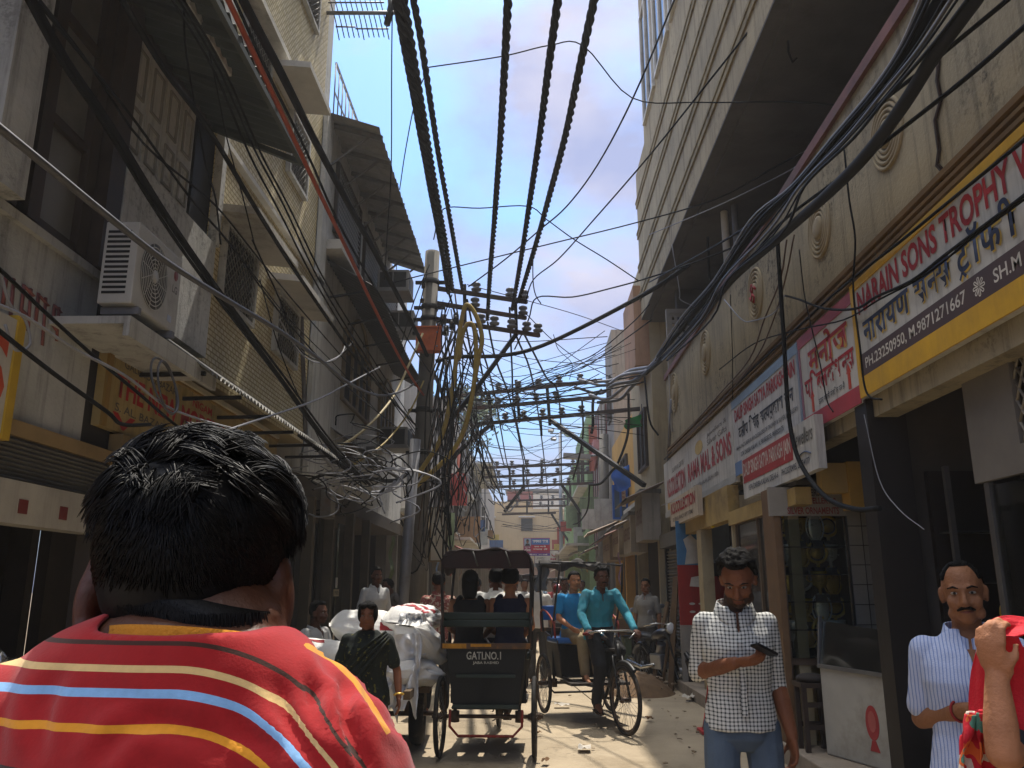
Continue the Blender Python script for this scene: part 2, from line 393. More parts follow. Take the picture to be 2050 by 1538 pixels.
g = MB(); g.box(2.785, 6.5, -3, 15.2, 4.1, 4.3); rb('balcony_floor', g, M_soffit)
boxes(rb, 'balcony_wall', mat('grey_balcony_wall', '4f4d4b', 0.9, 0.25, 1.5, coord='World'), (4.2, 4.4, -3, 14.99, 4.302, 7.118), (2.85, 6.4, 15.0, 15.2, 4.302, 7.118))
g = MB()
for i in range(9):
    for j in range(8):
        pass
# pierced screen at the far end of the balcony
sx0, sx1, sz0, sz1 = 2.66, 3.75, 5.0, 6.5
g = MB(); nx, nz = 11, 12
for i in range(nx + 1): x = sx0 + (sx1 - sx0) * i / nx; g.box(x - 0.022, x + 0.022, 14.7, 14.76, sz0, sz1)
for j in range(nz + 1): z = sz0 + (sz1 - sz0) * j / nz; g.box(sx0, sx1, 14.705, 14.755, z - 0.03, z + 0.03)
g.box(sx0 - 0.08, sx1 + 0.08, 14.69, 14.78, sz1 + 0.03, sz1 + 0.12); g.box(sx0 - 0.08, sx0 - 0.022, 14.69, 14.78, 4.3, sz1 + 0.03)
rb('pierced_screen', g, mat('grey_screen', '8d877d', 0.85, 0.2, 3))
def px_path(pts, X): return [PX(a, b, X) for a, b in pts]
g = MB(); g.cyl(PX(1443, 335, 3.0), PX(1458, 548, 3.0), 0.055, n=10); rb('pipe', g, M_white_paint)
g = MB(); g.cyl(PX(1463, 315, 3.1), PX(1480, 560, 3.1), 0.05, n=8); rb('pipe', g, M_galv)
g = MB(); g.beam(PX(1410, 322, 2.95), PX(1462, 312, 2.95), 0.2, 0.05); g.cyl(PX(1411, 322, 2.95), PX(1420, 560, 2.95), 0.022, n=6); rb('bracket', g, M_iron)
g = MB(); g.tube([Vector((3.05, 3.0, 7.10)), Vector((2.95, 6.2, 7.10)), Vector((3.5, 6.35, 7.10)), Vector((3.65, 6.0, 7.10))], 0.035, 5); rb('conduit', g, M_iron)
g = MB(); g.tube([Vector((2.75, 7.6, 7.12)), Vector((2.75, 7.62, 7.0)), Vector((2.8, 7.68, 6.92)), Vector((2.86, 7.7, 6.98))], 0.014, 5); rb('hook', g, M_iron)
# ring medallions on the parapet
M_med = mat('medallion_plaster', '94866a', 0.85, 0.2, 3.0, streak=0.3, dirt='5a4a30')
for px, py, w in ((1775, 268, 0.25), (1640, 457, 0.26), (1512, 588, 0.29), (1412, 706, 0.32), (1350, 786, 0.34)):
    c = PX(px, py, 2.6)
    g = MB()
    for k, rr in enumerate((1.0, 0.84, 0.68, 0.52)): g.torus((2.6, 0, 0), (1, 0, 0), w * rr, 0.017, 36, 6, sq=1.0)
    g.lathe([(w * 0.42, 0.0), (w * 0.42, 0.02), (w * 0.3, 0.035)], (2.603, 0, 0), 24, axis=(-1, 0, 0))
    o = rb('medallion', g, M_med, par)
    o.location = (0, c.y, c.z)
    if px == 1512:
        e = MB()
        for a in range(4):
            an = a * pi / 2 + 0.78
            e.tube([(2.57, 0, 0), (2.57, 0.09 * cos(an), 0.09 * sin(an)), (2.57, 0.09 * cos(an) + 0.07 * cos(an + 1.57), 0.09 * sin(an) + 0.07 * sin(an + 1.57))], 0.016, 5)
        e.build('emblem', mat('red_emblem', '8d1f24', 0.7), o)
# cracks / wires of plaster damage
g = MB()
for pts in (((1880, 105), (1876, 160), (1884, 200), (1872, 240), (1880, 300), (1876, 330), (1890, 345), (1884, 375)),):
    g.tube(px_path(pts, 2.596), 0.02, 5, flat=0.5)
rb('crack', g, mat('crack_dark', '2e2018', 0.95))

# ---------------------------------------------------------------- big shop signs on the parapet front
RX = 2.6
def wall_sign(name, label, y_far, y_near, z0, z1, base_col, X=RX - 0.06, depth=0.05, frame=None, cat='shop sign'):
    t = thing(name, label, cat, (X, y_far, z0))
    M = plane_matrix((0, 0, 0), (0, -1, 0), (0, 0, 1))
    w, h = y_far - y_near, z1 - z0
    g = MB(); g.box(0, depth, -w, 0, 0, h); g.build('board', mat('board_' + base_col, base_col, 0.65, 0.2, 2.5, dirt='4e463c', streak=0.6), t)
    def band(n, col, x0, x1, y0, y1, th=0.004):
        b = MB(); a = [M @ Vector((p, q, th)) for p, q in ((x0, y0), (x1, y0), (x1, y1), (x0, y1))]
        b.slab(a, M.to_3x3() @ Vector((0, 0, -th + 0.0005))); return b.build(n, mat('paint_' + col, col, 0.55, 0.22, 3.0, streak=0.2), t)
    def word(s, col, x0, x1, y0, y1, bold=0.02, deva=False, shear=0.0, th=0.0052):
        return letter(s, M, (x0, x1, y0, y1), mat('letter_' + col, col, 0.7, 0.4, 4), t, 'lettering', bold, deva, shear, th)
    return t, w, h, band, word
A = 'अ'
t, w, h, band, word = wall_sign('narain_sign'.replace('narain', 'trophy'), 'yellow framed white sign reading NARAIN SONS TROPHY with a phone number band', 6.17, 3.3, 2.93, 3.83, 'b9b6ae')
YEL, BRN, RED, NAVY = 'c79a1e', '4d3b34', '9c2a2c', '2f3850'
band('bottom_band', YEL, 0, w, 0, 0.15, 0.012); band('top_band', YEL, 0, w, h - 0.06, h, 0.012); band('side_band', YEL, 0, 0.05, 0.15, h - 0.06, 0.012)
band('phone_band', BRN, 0.055, w, 0.152, 0.325, 0.004)
word('NARAIN SONS TROPHY W', RED, 0.11, 2.44, 0.625, 0.815, 0.03)
hb = [(['ना', 'रा', 'य', 'ण', ' ', 'स', '-न', 'स', ' ', '^ट', 'ॉ', 'फ', 'ी'], 0.16, 2.15)]
for dx, dy, col, th in ((0.012, -0.012, 'c2a24a', 0.0048), (0, 0, NAVY, 0.0062)):
    word(hb[0][0], col, 0.16 + dx, 2.17 + dx, 0.34 + dy, 0.62 + dy, 0.026, True, th=th)
word('PH.23250950, M.9871271667  ✳  SH.M', 'cfc8bb', 0.14, 2.16, 0.185, 0.30, 0.012)
t, w, h, band, word = wall_sign('publisher_sign', 'white sign with big red Hindi words, red borders and two red arrows', 7.5, 6.18, 2.9, 3.8, 'bdb9b2')
band('bottom_band', 'a23a40', 0, w, 0, 0.14, 0.008); band('top_band', '9d4a4e', 0, w, h - 0.10, h, 0.008); band('side_band', '8b5f6d', 0, 0.035, 0.14, h - 0.1, 0.008)
word(['म', 'नो', 'ज'], 'c49a4a', 0.26, 1.2, 0.50, 0.77, 0.03, True, th=0.0046); word(['म', 'नो', 'ज'], RED, 0.25, 1.19, 0.51, 0.78, 0.026, True, th=0.006)
word(['प', 'ि', '-ब', 'ल', 'के', 'श', '-न', 'स'], RED, 0.10, 1.27, 0.30, 0.53, 0.026, True)
word(['ऊ', 'प', 'र', ' ', 'प', 'ह', 'ली', ' ', 'मं', 'ज़ि', 'ल', ' ', 'प', 'र', ' ', 'है'], '35363c', 0.42, 1.03, 0.175, 0.25, 0.01, True)
for ax in (0.27, 1.13):
    M = plane_matrix((0, 0, 0), (0, -1, 0), (0, 0, 1)); b = MB()
    pts = [(-0.035, 0), (0.035, 0), (0.035, 0.13), (0.065, 0.13), (0, 0.21), (-0.065, 0.13), (-0.035, 0.13)]
    b.slab([M @ Vector((ax + p * 0.7, 0.155 + q, 0.005)) for p, q in pts], M.to_3x3() @ Vector((0, 0, -0.004))); b.build('arrow', mat('letter_b5432c', 'b5432c', 0.6), t)
t, w, h, band, word = wall_sign('jeweller_sign', 'white sign with blue bands reading DALIP SINGH SATYA PARKASH JAIN in red', 10.12, 7.52, 2.86, 3.79, 'bab8b6')
band('bottom_band', '5f789f', 0, w, 0, 0.16, 0.008); band('top_band', '8296ab', 0, w, h - 0.10, h, 0.008); band('side_band', '7d8796', w - 0.05, w, 0.16, h - 0.1, 0.008)
word('DALIP SINGH SATYA PARKASH JAIN', 'a03438', 0.12, w - 0.12, 0.60, 0.80, 0.03)
word(['द', 'ली', 'प', ' ', 'ि', 'सं', 'ह', ' ', 'स', '-त', 'य', '^प', 'का', 'श', ' ', 'जै', 'न'], '33353d', 0.26, w - 0.22, 0.385, 0.60, 0.024, True)
word('MANUFACTURERS & WHOLESALERS OF TROPHY & SILVER JEWELLERY', '55565c', 0.12, w - 0.12, 0.285, 0.345, 0.012)
word('1574, DARIBA KALAN   K. 9810020275, 9810520175', '3a3b42', 0.3, w - 0.6, 0.19, 0.25, 0.012)
t, w, h, band, word = wall_sign('collection_sign', 'longest white sign reading K.S.COLLECTION RAMA MAL & SONS with a yellow strip', 15.5, 10.14, 2.8, 3.8, 'b7b3ac')
band('yellow_strip', 'bf9a4c', 0.3, 2.0, 0.12, 0.24, 0.005); band('bottom_band', 'a3a19c', 0, w, 0, 0.1, 0.008)
word('K.S.COLLECTION', 'a3474a', 0.35, 2.1, 0.33, 0.66, 0.03); word('RAMA MAL & SONS', 'a3474a', 2.35, w - 0.12, 0.36, 0.66, 0.03)
word('1575, DARIBA KALAN, DELHI-110006', '6a6460', 2.7, w - 0.9, 0.2, 0.27, 0.012); word('SILVER & GIFTS', '77706a', 0.9, 2.0, 0.72, 0.80, 0.01)
word('Jewellers &', '77706a', w - 1.5, w - 0.3, 0.8, 0.88, 0.01); word('Silver Gifts', '77706a', w - 1.5, w - 0.3, 0.7, 0.78, 0.01)
word('FANCY GIFT ITEMS', '8a744a', 0.5, 1.8, 0.145, 0.215, 0.012)
g = MB(); M = plane_matrix((0, 0, 0), (0, -1, 0), (0, 0, 1))
g.slab([M @ Vector((w - 2.1 + 0.28 * cos(a * pi / 12), 0.78 + 0.1 * sin(a * pi / 12), 0.005)) for a in range(24)], M.to_3x3() @ Vector((0, 0, -0.004))); g.build('emblem', mat('paint_b49a5e', 'b49a5e', 0.6), t)
def lower_sign(label, q0, q1, X, h, base, name='hanging_sign'):
    a, b = PX(*q0, X), PX(*q1, X)
    return wall_sign(name, label, a.y, b.y, (a.z + b.z) / 2, (a.z + b.z) / 2 + h, base, X=X, depth=0.07)
t, w, h, band, word = lower_sign('lower white sign with a red name panel and Jewellers in script above the window', (1490, 998), (1640, 940), 2.42, 0.46, 'bcb9b3')
band('red_panel', '9a2f2b', 0.04, w * 0.74, 0.17, h - 0.03, 0.004)
word('DALIP SINGH SATYA PARKASH JAIN', 'c3b9ae', 0.07, w * 0.72, 0.2, h - 0.07, 0.02)
word('1574, DARIBA KALAN, DELHI-6     PH.23270495, 23274177', '40414a', 0.25, w * 0.92, 0.06, 0.13, 0.014)
word('Jewellers', '5e5a50', w * 0.76, w * 0.97, 0.22, h - 0.06, 0.006, shear=0.25)
g = MB(); g.tube([M @ Vector((w * (0.79 + 0.15 * k / 8), 0.15 + 0.04 * sin(pi * k / 8), 0.006)) for k in range(9)], 0.006, 4); g.build('flourish', mat('letter_4a5a78', '4a5a78', 0.6), t)
t, w, h, band, word = lower_sign('small lower sign reading K.S.COLLECTION over the poster wall', (1343, 1056), (1398, 1030), 2.36, 0.42, 'b9a891')
word('K.S.COLLECTION', '9c2f2e', 0.15, w - 0.15, 0.18, h - 0.06, 0.03); word('SILVER & FANCY GIFT ITEMS', '5a5048', 0.25, w - 0.35, 0.06, 0.12, 0.014)

# ---------------------------------------------------------------- ground floor under the signs
M_amber = mat('amber_fascia', 'a58a52', 0.7, 0.25, 2.0, dirt='6b5632', coord='World')
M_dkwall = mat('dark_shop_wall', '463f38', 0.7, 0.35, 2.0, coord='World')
M_tile = mat('pale_wall_tile', '8a867d', 0.4, 0.15, 4.0)
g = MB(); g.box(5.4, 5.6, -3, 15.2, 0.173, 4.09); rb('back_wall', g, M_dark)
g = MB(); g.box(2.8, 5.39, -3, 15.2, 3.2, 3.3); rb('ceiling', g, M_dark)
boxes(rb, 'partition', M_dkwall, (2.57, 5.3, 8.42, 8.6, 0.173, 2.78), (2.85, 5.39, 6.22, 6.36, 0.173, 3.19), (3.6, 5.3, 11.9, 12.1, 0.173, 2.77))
g = MB(); g.box(2.55, 2.84, 6.14, 6.36, 0.173, 2.92); rb('pillar', g, mat('dark_pillar', '241f1c', 0.5, 0.3, 3))
# beam facing the camera and cream fascia
b0, b1 = PY(1640, 928, 7.55), PY(1757, 925, 7.55)
boxes(rb, 'fascia', M_amber, (b0.x, b1.x - 0.30, 7.53, 7.66, b0.z - 0.27, b0.z), (2.45, 2.6, 7.665, 10.3, 2.28, 2.44), (2.46, 2.6, 10.301, 13.2, 2.36, 2.78))
g = MB(); g.box(b1.x - 0.298, b1.x - 0.02, 7.50, 7.7, b0.z - 0.42, b0.z + 0.01); rb('fascia', g, mat('ochre_fascia', 'a9853a', 0.7, 0.2, 2.0))
g = MB(); g.box(2.47, 3.6, 7.67, 8.4, 2.46, 2.5); rb('ceiling', g, M_dkwall)
boxes(rb, 'column', mat('cream_column', 'a39372', 0.7, 0.2, 2.0, dirt='6d5f46'), (2.46, 2.56, 7.97, 8.12, 0.173, 2.28), (2.46, 2.62, 12.05, 12.35, 0.173, 2.355), (2.47, 2.55, 10.2, 10.26, 0.173, 2.28))
# poster wall facing the camera
pw0, pw1 = PY(1366, 1330, 13.2), PY(1458, 1040, 13.2)
pm = thing('poster_wall', 'painted wall panel with blue top, red middle and white foot beside the shutter', 'wall', (pw0.x, 13.2, 0.17))
def pwb(n, x0, x1, z0, z1, col, y=0.0):
    q = MB(); q.box(x0, x1, y, y + 0.05, z0, z1); return q.build(n, mat('poster_' + col, col, 0.65, 0.25, 3, dirt=None, streak=0.25), pm)
W_ = pw1.x - pw0.x
pwb('white_panel', 0, W_, 0, 0.82, '8b857c'); pwb('red_panel', 0, W_ * 0.93, 0.822, 1.72, '8e1f18'); pwb('blue_panel', 0, W_ * 0.45, 1.722, 2.4, '3f6f96'); pwb('grey_panel', W_ * 0.452, W_, 1.722, 2.4, '6d7682')
o = pwb('dark_wave', W_ * 0.55, W_ * 0.92, 1.55, 1.75, '241c1c', -0.012)
q = MB(); q.slab([(0.12 + 0.34 * px + random.uniform(-.02, .02), -0.012, 1.75 + 0.42 * pz + random.uniform(-.03, .03)) for px, pz in ((0, 0), (0.5, .05), (1, 0), (.95, .5), (1, 1), (.6, .9), (.3, 1), (0, .9), (.08, .4))], (0, 0.01, 0)); q.build('torn_paper', mat('torn_paper', 'b9b2a6', 0.8), pm)
q = MB(); q.slab([(0.17 + 0.30 * px, -0.012, 1.38 + 0.18 * pz) for px, pz in ((0, 0.1), (.9, 0), (1, .8), (.6, 1), (.1, .85))], (0, 0.01, 0)); q.build('torn_paper', mat('torn_paper', 'b9b2a6', 0.8), pm)
Mf = plane_matrix((0, 0, 0), (1, 0, 0), (0, 0, 1))
for zz in (1.0, 1.12): letter('● ● ● ●', Mf, (0.15, W_ * 0.8, zz, zz + 0.035), mat('letter_b9b2a6', 'b9b2a6'), pm, 'lettering', 0, thick=0.004)
# shutter with its housing
sh = thing('roller_shutter', 'grey rolling shutter of the closed shop past the red poster wall', 'shutter', (2.62, 15.0, 0.17))
def corr(u, v): return (0.02 * sin(v * 2 * pi * 34), -0.9 + 1.9 * u, 0.05 + 2.0 * v)
q = MB(); q.grid(corr, 2, 200); q.build('slats', mat('shutter_metal', '5f574b', 0.5, 0.3, 3, metal=0.3, streak=0.3), sh)
q = MB(); q.box(-0.04, 0.04, -1.0, -0.9, 0, 2.1); q.box(-0.04, 0.04, 1.0, 1.1, 0, 2.1); q.build('frame', M_iron, sh)
q = MB(); q.box(-0.12, 0.3, -1.05, 1.15, 2.102, 2.35); q.build('housing', mat('housing_grey', '5b564e', 0.6, 0.3, 3), sh)

# jewellery cabinet facing the camera
cx0, cx1 = PY(1585, 1300, 7.95).x, PY(1712, 1300, 7.95).x
cz0, cz1 = PY(1640, 1318, 7.95).z, PY(1640, 1040, 7.95).z
cb = thing('display_cabinet', 'glass display cabinet of gilt trophies under the OLD JEWELLERY notice', 'cabinet', (cx0, 7.95, 0.173))
cw, ch0, ch1 = cx1 - cx0, cz0 - 0.173, cz1 - 0.173
q = MB(); q.box(-0.02, cw + 0.02, 0.40, 0.43, 0, ch1 + 0.3); q.box(-0.02, 0.0, 0, 0.4, 0, ch1 + 0.3); q.box(cw, cw + 0.02, 0, 0.4, 0, ch1 + 0.3); q.box(0, cw, 0, 0.4, ch0 - 0.06, ch0); q.build('case', mat('cabinet_black', '55463a', 0.4, 0.3, 4), cb)
q = MB(); q.box(-0.08, -0.021, -0.03, 0.35, 0, ch1 + 0.3); q.build('post', mat('brown_post', '6a5138', 0.6, 0.3, 4), cb)
levels = [ch0 + (ch1 - ch0) * k / 5 for k in range(5)]
for z in levels[1:]:
    q = MB(); q.box(0.0, cw, 0.02, 0.39, z - 0.012, z); q.build('shelf', mat('shelf_dark', '2c2a27', 0.3, 0.2, 4), cb)
q = MB(); q.box(0, cw, -0.012, -0.004, ch0, ch1); q.build('pane', glass_mat('cabinet_pane', 'e6eae6', 0.06), cb)
q = MB(); q.box(-0.12, cw + 0.03, -0.05, 0.0, ch1 + 0.03, ch1 + 0.30); bo = q.build('sign_board', mat('board_8a847a', '8a847a', 0.6, 0.2, 3), cb)
for s, a, b, col, k in (('DEALERS IN', 0.22, 0.285, '4a4540', 0.25), ('OLD JEWELLERY &', 0.13, 0.205, '80302c', 0.1), ('SILVER ORNAMENTS', 0.05, 0.115, '80302c', 0.08)):
    letter(s, plane_matrix((0, -0.05, 0), (1, 0, 0), (0, 0, 1)), (cw * k, cw * (1 - k), ch1 + a - 0.005, ch1 + b - 0.005), mat('letter_' + col, col), cb, 'lettering', 0.025)
# tiled strip beside it
q = MB(); tx0 = cx1 + 0.05; q.box(tx0, tx0 + 0.26, 7.98, 8.4, 0.173, 2.45)
tl = rb('tiled_wall', q, M_tile)
q = MB()
for k in range(12): q.box(tx0 + 0.001, tx0 + 0.262, 7.974, 7.982, 0.3 + k * 0.18, 0.308 + k * 0.18)
q.box(tx0 + 0.128, tx0 + 0.134, 7.975, 7.983, 0.173, 2.45); rb('grout', q, M_dkwall)
# trophies: one gilt cup, copied shelf by shelf
M_gold = mat('gilt_metal', 'd8b050', 0.3, 0.3, 8, metal=0.45)
M_silver = mat('silver_plate', 'd0cec6', 0.3, 0.2, 8, metal=0.4)
M_base = mat('trophy_base', '1a1614', 0.4)
def trophy(kind, loc, s, label, mt=None, group='gilt trophies on cabinet shelves'):
    t = thing('trophy', label, 'trophy', loc, random.uniform(-0.3, 0.3), group); mt = mt or M_gold
    if kind == 0:
        q = MB(); q.lathe([(0.012, .05), (0.014, .09), (0.05, .12), (0.06, .2), (0.062, .22), (0.054, .22), (0.04, .13)], (0, 0, 0), 14)
        for sgn in (-1, 1): q.torus((sgn * 0.062, 0, .17), (0, 1, 0), 0.028, 0.005, 12, 5)
    elif kind == 1:
        q = MB(); q.torus((0, 0, .16), (0, 1, 0), 0.075, 0.012, 20, 6); q.lathe([(0.05, -0.01), (0.05, 0.01)], (0, 0, .16), 18, axis=(0, 1, 0)); q.cyl((0, 0, .05), (0, 0, .09), 0.012)
    else:
        q = MB(); q.ell((0, 0, .15), (.055, .014, .10)); q.torus((0, 0, .15), (0, 1, 0), 0.07, 0.006, 18, 5, sq=1.5); q.cyl((0, 0, .04), (0, 0, .07), 0.01)
    q.build('cup', mt, t)
    q = MB(); q.box(-.04, .04, -.03, .03, 0, .05); q.build('base', M_base, t); t.scale = (s, s, s); return t
kk = 0
rown = ('bottom', 'second', 'middle', 'fourth', 'top')
for li, z in enumerate(levels):
    for k in range(4):
        x = cx0 + cw * (0.14 + 0.24 * k)
        trophy((li + k * 2) % 3, (x, 8.10 + 0.05 * (k % 2), 0.173 + z), 1.25 if li else 1.5, 'gilt trophy on a dark base standing on a shelf of the cabinet', M_gold if (k + li) % 3 else M_silver)
# glass shop window on the street plane with counter below
sw = thing('shop_window', 'dark glazed shop window under the lower red sign', 'window', (2.52, 8.2, 0.173))
q = MB()
for yy in (0, 0.95, 1.9): q.box(-0.03, 0.03, yy, yy + 0.05, 0.75, 2.1)
q.box(-0.035, 0.035, 0, 1.95, 0.70, 0.75); q.box(-0.035, 0.035, 0, 1.95, 2.1, 2.15); q.build('frame', mat('window_frame_brown', '5c4c3a', 0.5, 0.3, 4), sw)
q = MB(); q.box(-0.006, 0.006, 0.05, 0.95, 0.75, 2.1); q.box(-0.006, 0.006, 1.0, 1.9, 0.75, 2.1); q.build('pane', M_pane, sw)
q = MB(); q.box(-0.05, 0.28, 0, 1.95, 0, 0.69); q.build('base_panel', mat('ochre_panel', '9a8250', 0.6, 0.25, 3, dirt='6a532c'), sw)
for k in range(6):
    q = MB(); q.box(-0.04, -0.032, -0.02 + 0.0, 0.06, 0.95 + k * 0.13, 1.06 + k * 0.13); q.build('sticker', mat('sticker_cream', 'b6a47c', 0.6), sw)
for z in (1.05, 1.4, 1.75):
    q = MB(); q.box(0.05, 0.5, 0.05, 1.9, z, z + 0.015); q.build('shelf', M_wood_dk, sw)
for z in (1.065, 1.415, 1.765):
    for k in range(5): trophy(k % 3, (2.72, 8.42 + 0.36 * k, 0.173 + z), 0.9, 'small trophy behind the glass of the dark shop window', M_gold if k % 2 else M_silver, 'trophies in the dark shop window')
# white counter with glass top, set slantwise
ct = thing('glass_counter', 'white shop counter with a glass front and a red emblem on its panel', 'counter', (0, 0, 0.173))
ca, cbp = Vector((2.50, 7.55, 0)), Vector((2.86, 6.45, 0))
dv = (cbp - ca).normalized(); nv = Vector((dv.y, -dv.x, 0)); nv = nv if nv.x < 0 else -nv; L_ = (cbp - ca).length
ct.location = (ca.x, ca.y, 0.173)
Mc = plane_matrix((0, 0, 0), dv, (0, 0, 1)); 
def cpt(x, z, o): return Mc @ Vector((x, z, o))
q = MB(); q.slab([cpt(0, 0.0, 0), cpt(L_, 0.0, 0), cpt(L_, 0.52, 0), cpt(L_ * 0.86, 0.68, 0), cpt(L_ * 0.05, 0.70, 0), cpt(0, 0.70, 0)], Mc.to_3x3() @ Vector((0, 0, -0.35))); q.build('panel', mat('white_laminate', 'a7a49c', 0.35, 0.12, 3, dirt='8a857a'), ct, bevel=0.01)
q = MB(); q.slab([cpt(0.02, 0.705, 0.01), cpt(L_ * 0.84, 0.70, 0.01), cpt(L_ * 0.84, 1.02, -0.06), cpt(0.02, 1.08, -0.06)], Mc.to_3x3() @ Vector((0, 0, -0.008))); q.build('pane', glass_mat('counter_pane', 'bfc8c4', 0.25), ct)
q = MB(); q.beam(cpt(0, 0.71, 0.012), cpt(L_ * 0.86, 0.70, 0.012), 0.02, 0.03); q.beam(cpt(0, 0.70, 0.0), cpt(0, 1.12, -0.05), 0.02, 0.03); q.beam(cpt(0.84 * L_, 0.70, 0.0), cpt(0.84 * L_, 1.03, -0.06), 0.015, 0.02); q.build('rail', M_steel, ct)
q = MB(); q.slab([cpt(L_ * 0.87, 0.55, 0.0), cpt(L_, 0.525, 0.0), cpt(L_, 1.05, -0.02), cpt(L_ * 0.87, 1.06, -0.02)], Mc.to_3x3() @ Vector((0, 0, -0.3))); q.build('side_cupboard', mat('white_laminate', 'a7a49c'), ct)
q = MB(); q.slab([cpt(L_ * 0.52 + 0.075 * cos(a * pi / 12), 0.33 + 0.13 * sin(a * pi / 12), 0.004) for a in range(24)], Mc.to_3x3() @ Vector((0, 0, -0.003)))
q.slab([cpt(L_ * 0.52 - 0.05, 0.12, 0.004), cpt(L_ * 0.52 + 0.06, 0.12, 0.004), cpt(L_ * 0.52 + 0.02, 0.2, 0.004), cpt(L_ * 0.52 - 0.02, 0.2, 0.004)], Mc.to_3x3() @ Vector((0, 0, -0.003))); q.build('emblem', mat('red_emblem_paint', 'a03a3c', 0.5), ct)
q = MB(); q.slab([cpt(L_ * 0.52 + 0.045 * cos(a * pi / 6), 0.34 + 0.08 * sin(a * pi / 6), 0.006) for a in range(12)], Mc.to_3x3() @ Vector((0, 0, -0.0015))); q.build('emblem', mat('emblem_pale', 'b05a56', 0.5), ct)
# wooden stool by the counter
st = thing('wooden_stool', 'dark wooden stool with a cushion between the counter and the ochre panel', 'stool', (2.47, 7.72, 0.173))
q = MB(); q.box(-.13, .13, -.13, .13, .52, .56); q.build('seat', M_wood_dk, st)
for a in (-1, 1):
    for b in (-1, 1): q = MB(); q.beam((a * .1, b * .1, 0), (a * .1, b * .1, .52), .04, .04, up=(0, 1, 0)); q.build('leg', M_wood_dk, st)
for bb in ((-.1, .1, -.11, -.09, .18, .22), (-.1, .1, .09, .11, .18, .22), (-.1, .1, -.11, -.09, .36, .4)): q = MB(); q.box(*bb); q.build('stretcher', M_wood_dk, st)
q = MB(); q.ell((0, 0, .59), (.13, .13, .045)); q.build('cushion', mat('cushion_dark', '2f2a28', 0.8), st)
# trophy shop: lattice board, glazed case
lt = thing('lattice_panel', 'grey ventilator board with a diamond mesh over the trophy shop door', 'panel', (2.74, 5.12, 2.15))
q = MB(); q.box(0, 0.04, -2.1, 0, 0, 0.16); q.box(0, 0.04, -0.52, 0, 0.16, 0.77); q.box(0, 0.04, -2.1, -0.52, 0.7, 0.77); q.build('board', mat('grey_board', '6d675f', 0.7, 0.2, 3), lt)
q = MB()
for k in range(-8, 24):
    y0 = -0.52 - k * 0.075
    for sgn in (1, -1):
        a = Vector((0.02, y0 if sgn > 0 else y0 - 0.3, 0.16)); b = Vector((0.02, a.y - sgn * 0.33, 0.7))
        if max(a.y, b.y) > -0.50 or min(a.y, b.y) < -2.1:
            # clip to the opening
            d = b - a; t0, t1 = 0.0, 1.0
            for lim, s_ in ((-0.52, 1), (-2.1, -1)):
                pa, pb = s_ * (a.y - lim), s_ * (b.y - lim)
                if pa > 0 and pb > 0: t0, t1 = 1, 0; break
                if pa > 0: t0 = max(t0, pa / (pa - pb))
                elif pb > 0: t1 = min(t1, pa / (pa - pb))
            if t0 >= t1: continue
            a, b = a + d * t0, a + d * t1
        q.tube([a, b], 0.009, 4)
q.build('mesh_grille', mat('grille_grey', '8b8375', 0.6), lt)
sc_ = thing('showcase', 'dark glazed showcase with trophies at the trophy shop entrance', 'showcase', (2.78, 5.1, 0.173))
q = MB(); q.box(0, 0.5, -2.1, 0, 0, 0.62); q.box(0.46, 0.5, -2.1, 0, 0.62, 1.97); q.box(0, 0.5, -0.05, 0, 0.62, 1.97); q.build('case', mat('cabinet_black', '17130f'), sc_)
for yy in (-0.06, -0.7, -1.4): q = MB(); q.box(-0.03, 0.0, yy - 0.05, yy, 0, 1.97); q.build('frame', mat('aluminium_dull', '5d5a57', 0.45, 0.2, 4, metal=0.5), sc_)
for z in (1.0, 1.33, 1.66): q = MB(); q.box(0.02, 0.45, -2.05, -0.06, z - 0.01, z); q.build('shelf', mat('shelf_dark', '2c2a27'), sc_)
q = MB(); q.box(-0.012, -0.004, -0.65, -0.06, 0.64, 1.95); q.box(-0.012, -0.004, -1.35, -0.76, 0.64, 1.95); q.build('pane', glass_mat('cabinet_pane'), sc_)
for z in (0.62, 1.0, 1.33, 1.66):
    for k in range(4): trophy((k + int(z * 3)) % 3, (2.98, 4.9 - 0.36 * k, 0.173 + z), 1.0, 'trophy on a shelf of the showcase beside the trophy shop door', M_gold if k % 2 else M_silver, 'trophies in the showcase')
# inner glass cabinet behind the doorway
q = MB(); q.box(2.95, 4.6, 6.10, 6.2, 0.75, 2.3); rb('inner_cabinet', q, mat('cabinet_black', '17130f'))
ic = thing('inner_cabinet', 'dim glass fronted cabinet inside the trophy shop doorway', 'cabinet', (2.95, 5.9, 0.173))
bpy.data.objects.remove([o for o in bld.children if o.name.startswith('inner_cabinet')][0])
q = MB(); q.box(0, 1.7, 0.25, 0.3, 0, 2.2); q.box(0, 1.7, 0, 0.25, 0, 0.7); q.build('case', mat('cabinet_brown', '221b16', 0.5, 0.3, 3), ic)
for k in range(4): q = MB(); q.box(k * 0.55, k * 0.55 + 0.035, -0.01, 0.03, 0.7, 2.2); q.build('frame', mat('aluminium_dull', '5d5a57'), ic)
for z in (1.05, 1.4, 1.75): q = MB(); q.box(0.03, 1.66, 0.03, 0.24, z - 0.01, z); q.build('shelf', mat('shelf_dark', '2c2a27'), ic)
for z in (0.7, 1.05):
    for k in range(5): trophy((k + int(z * 7)) % 3, (3.08 + 0.25 * k, 6.0, 0.173 + z), 0.9, 'trophy in the dim cabinet inside the shop doorway', M_gold if k % 2 else M_silver, 'trophies in the inner cabinet')
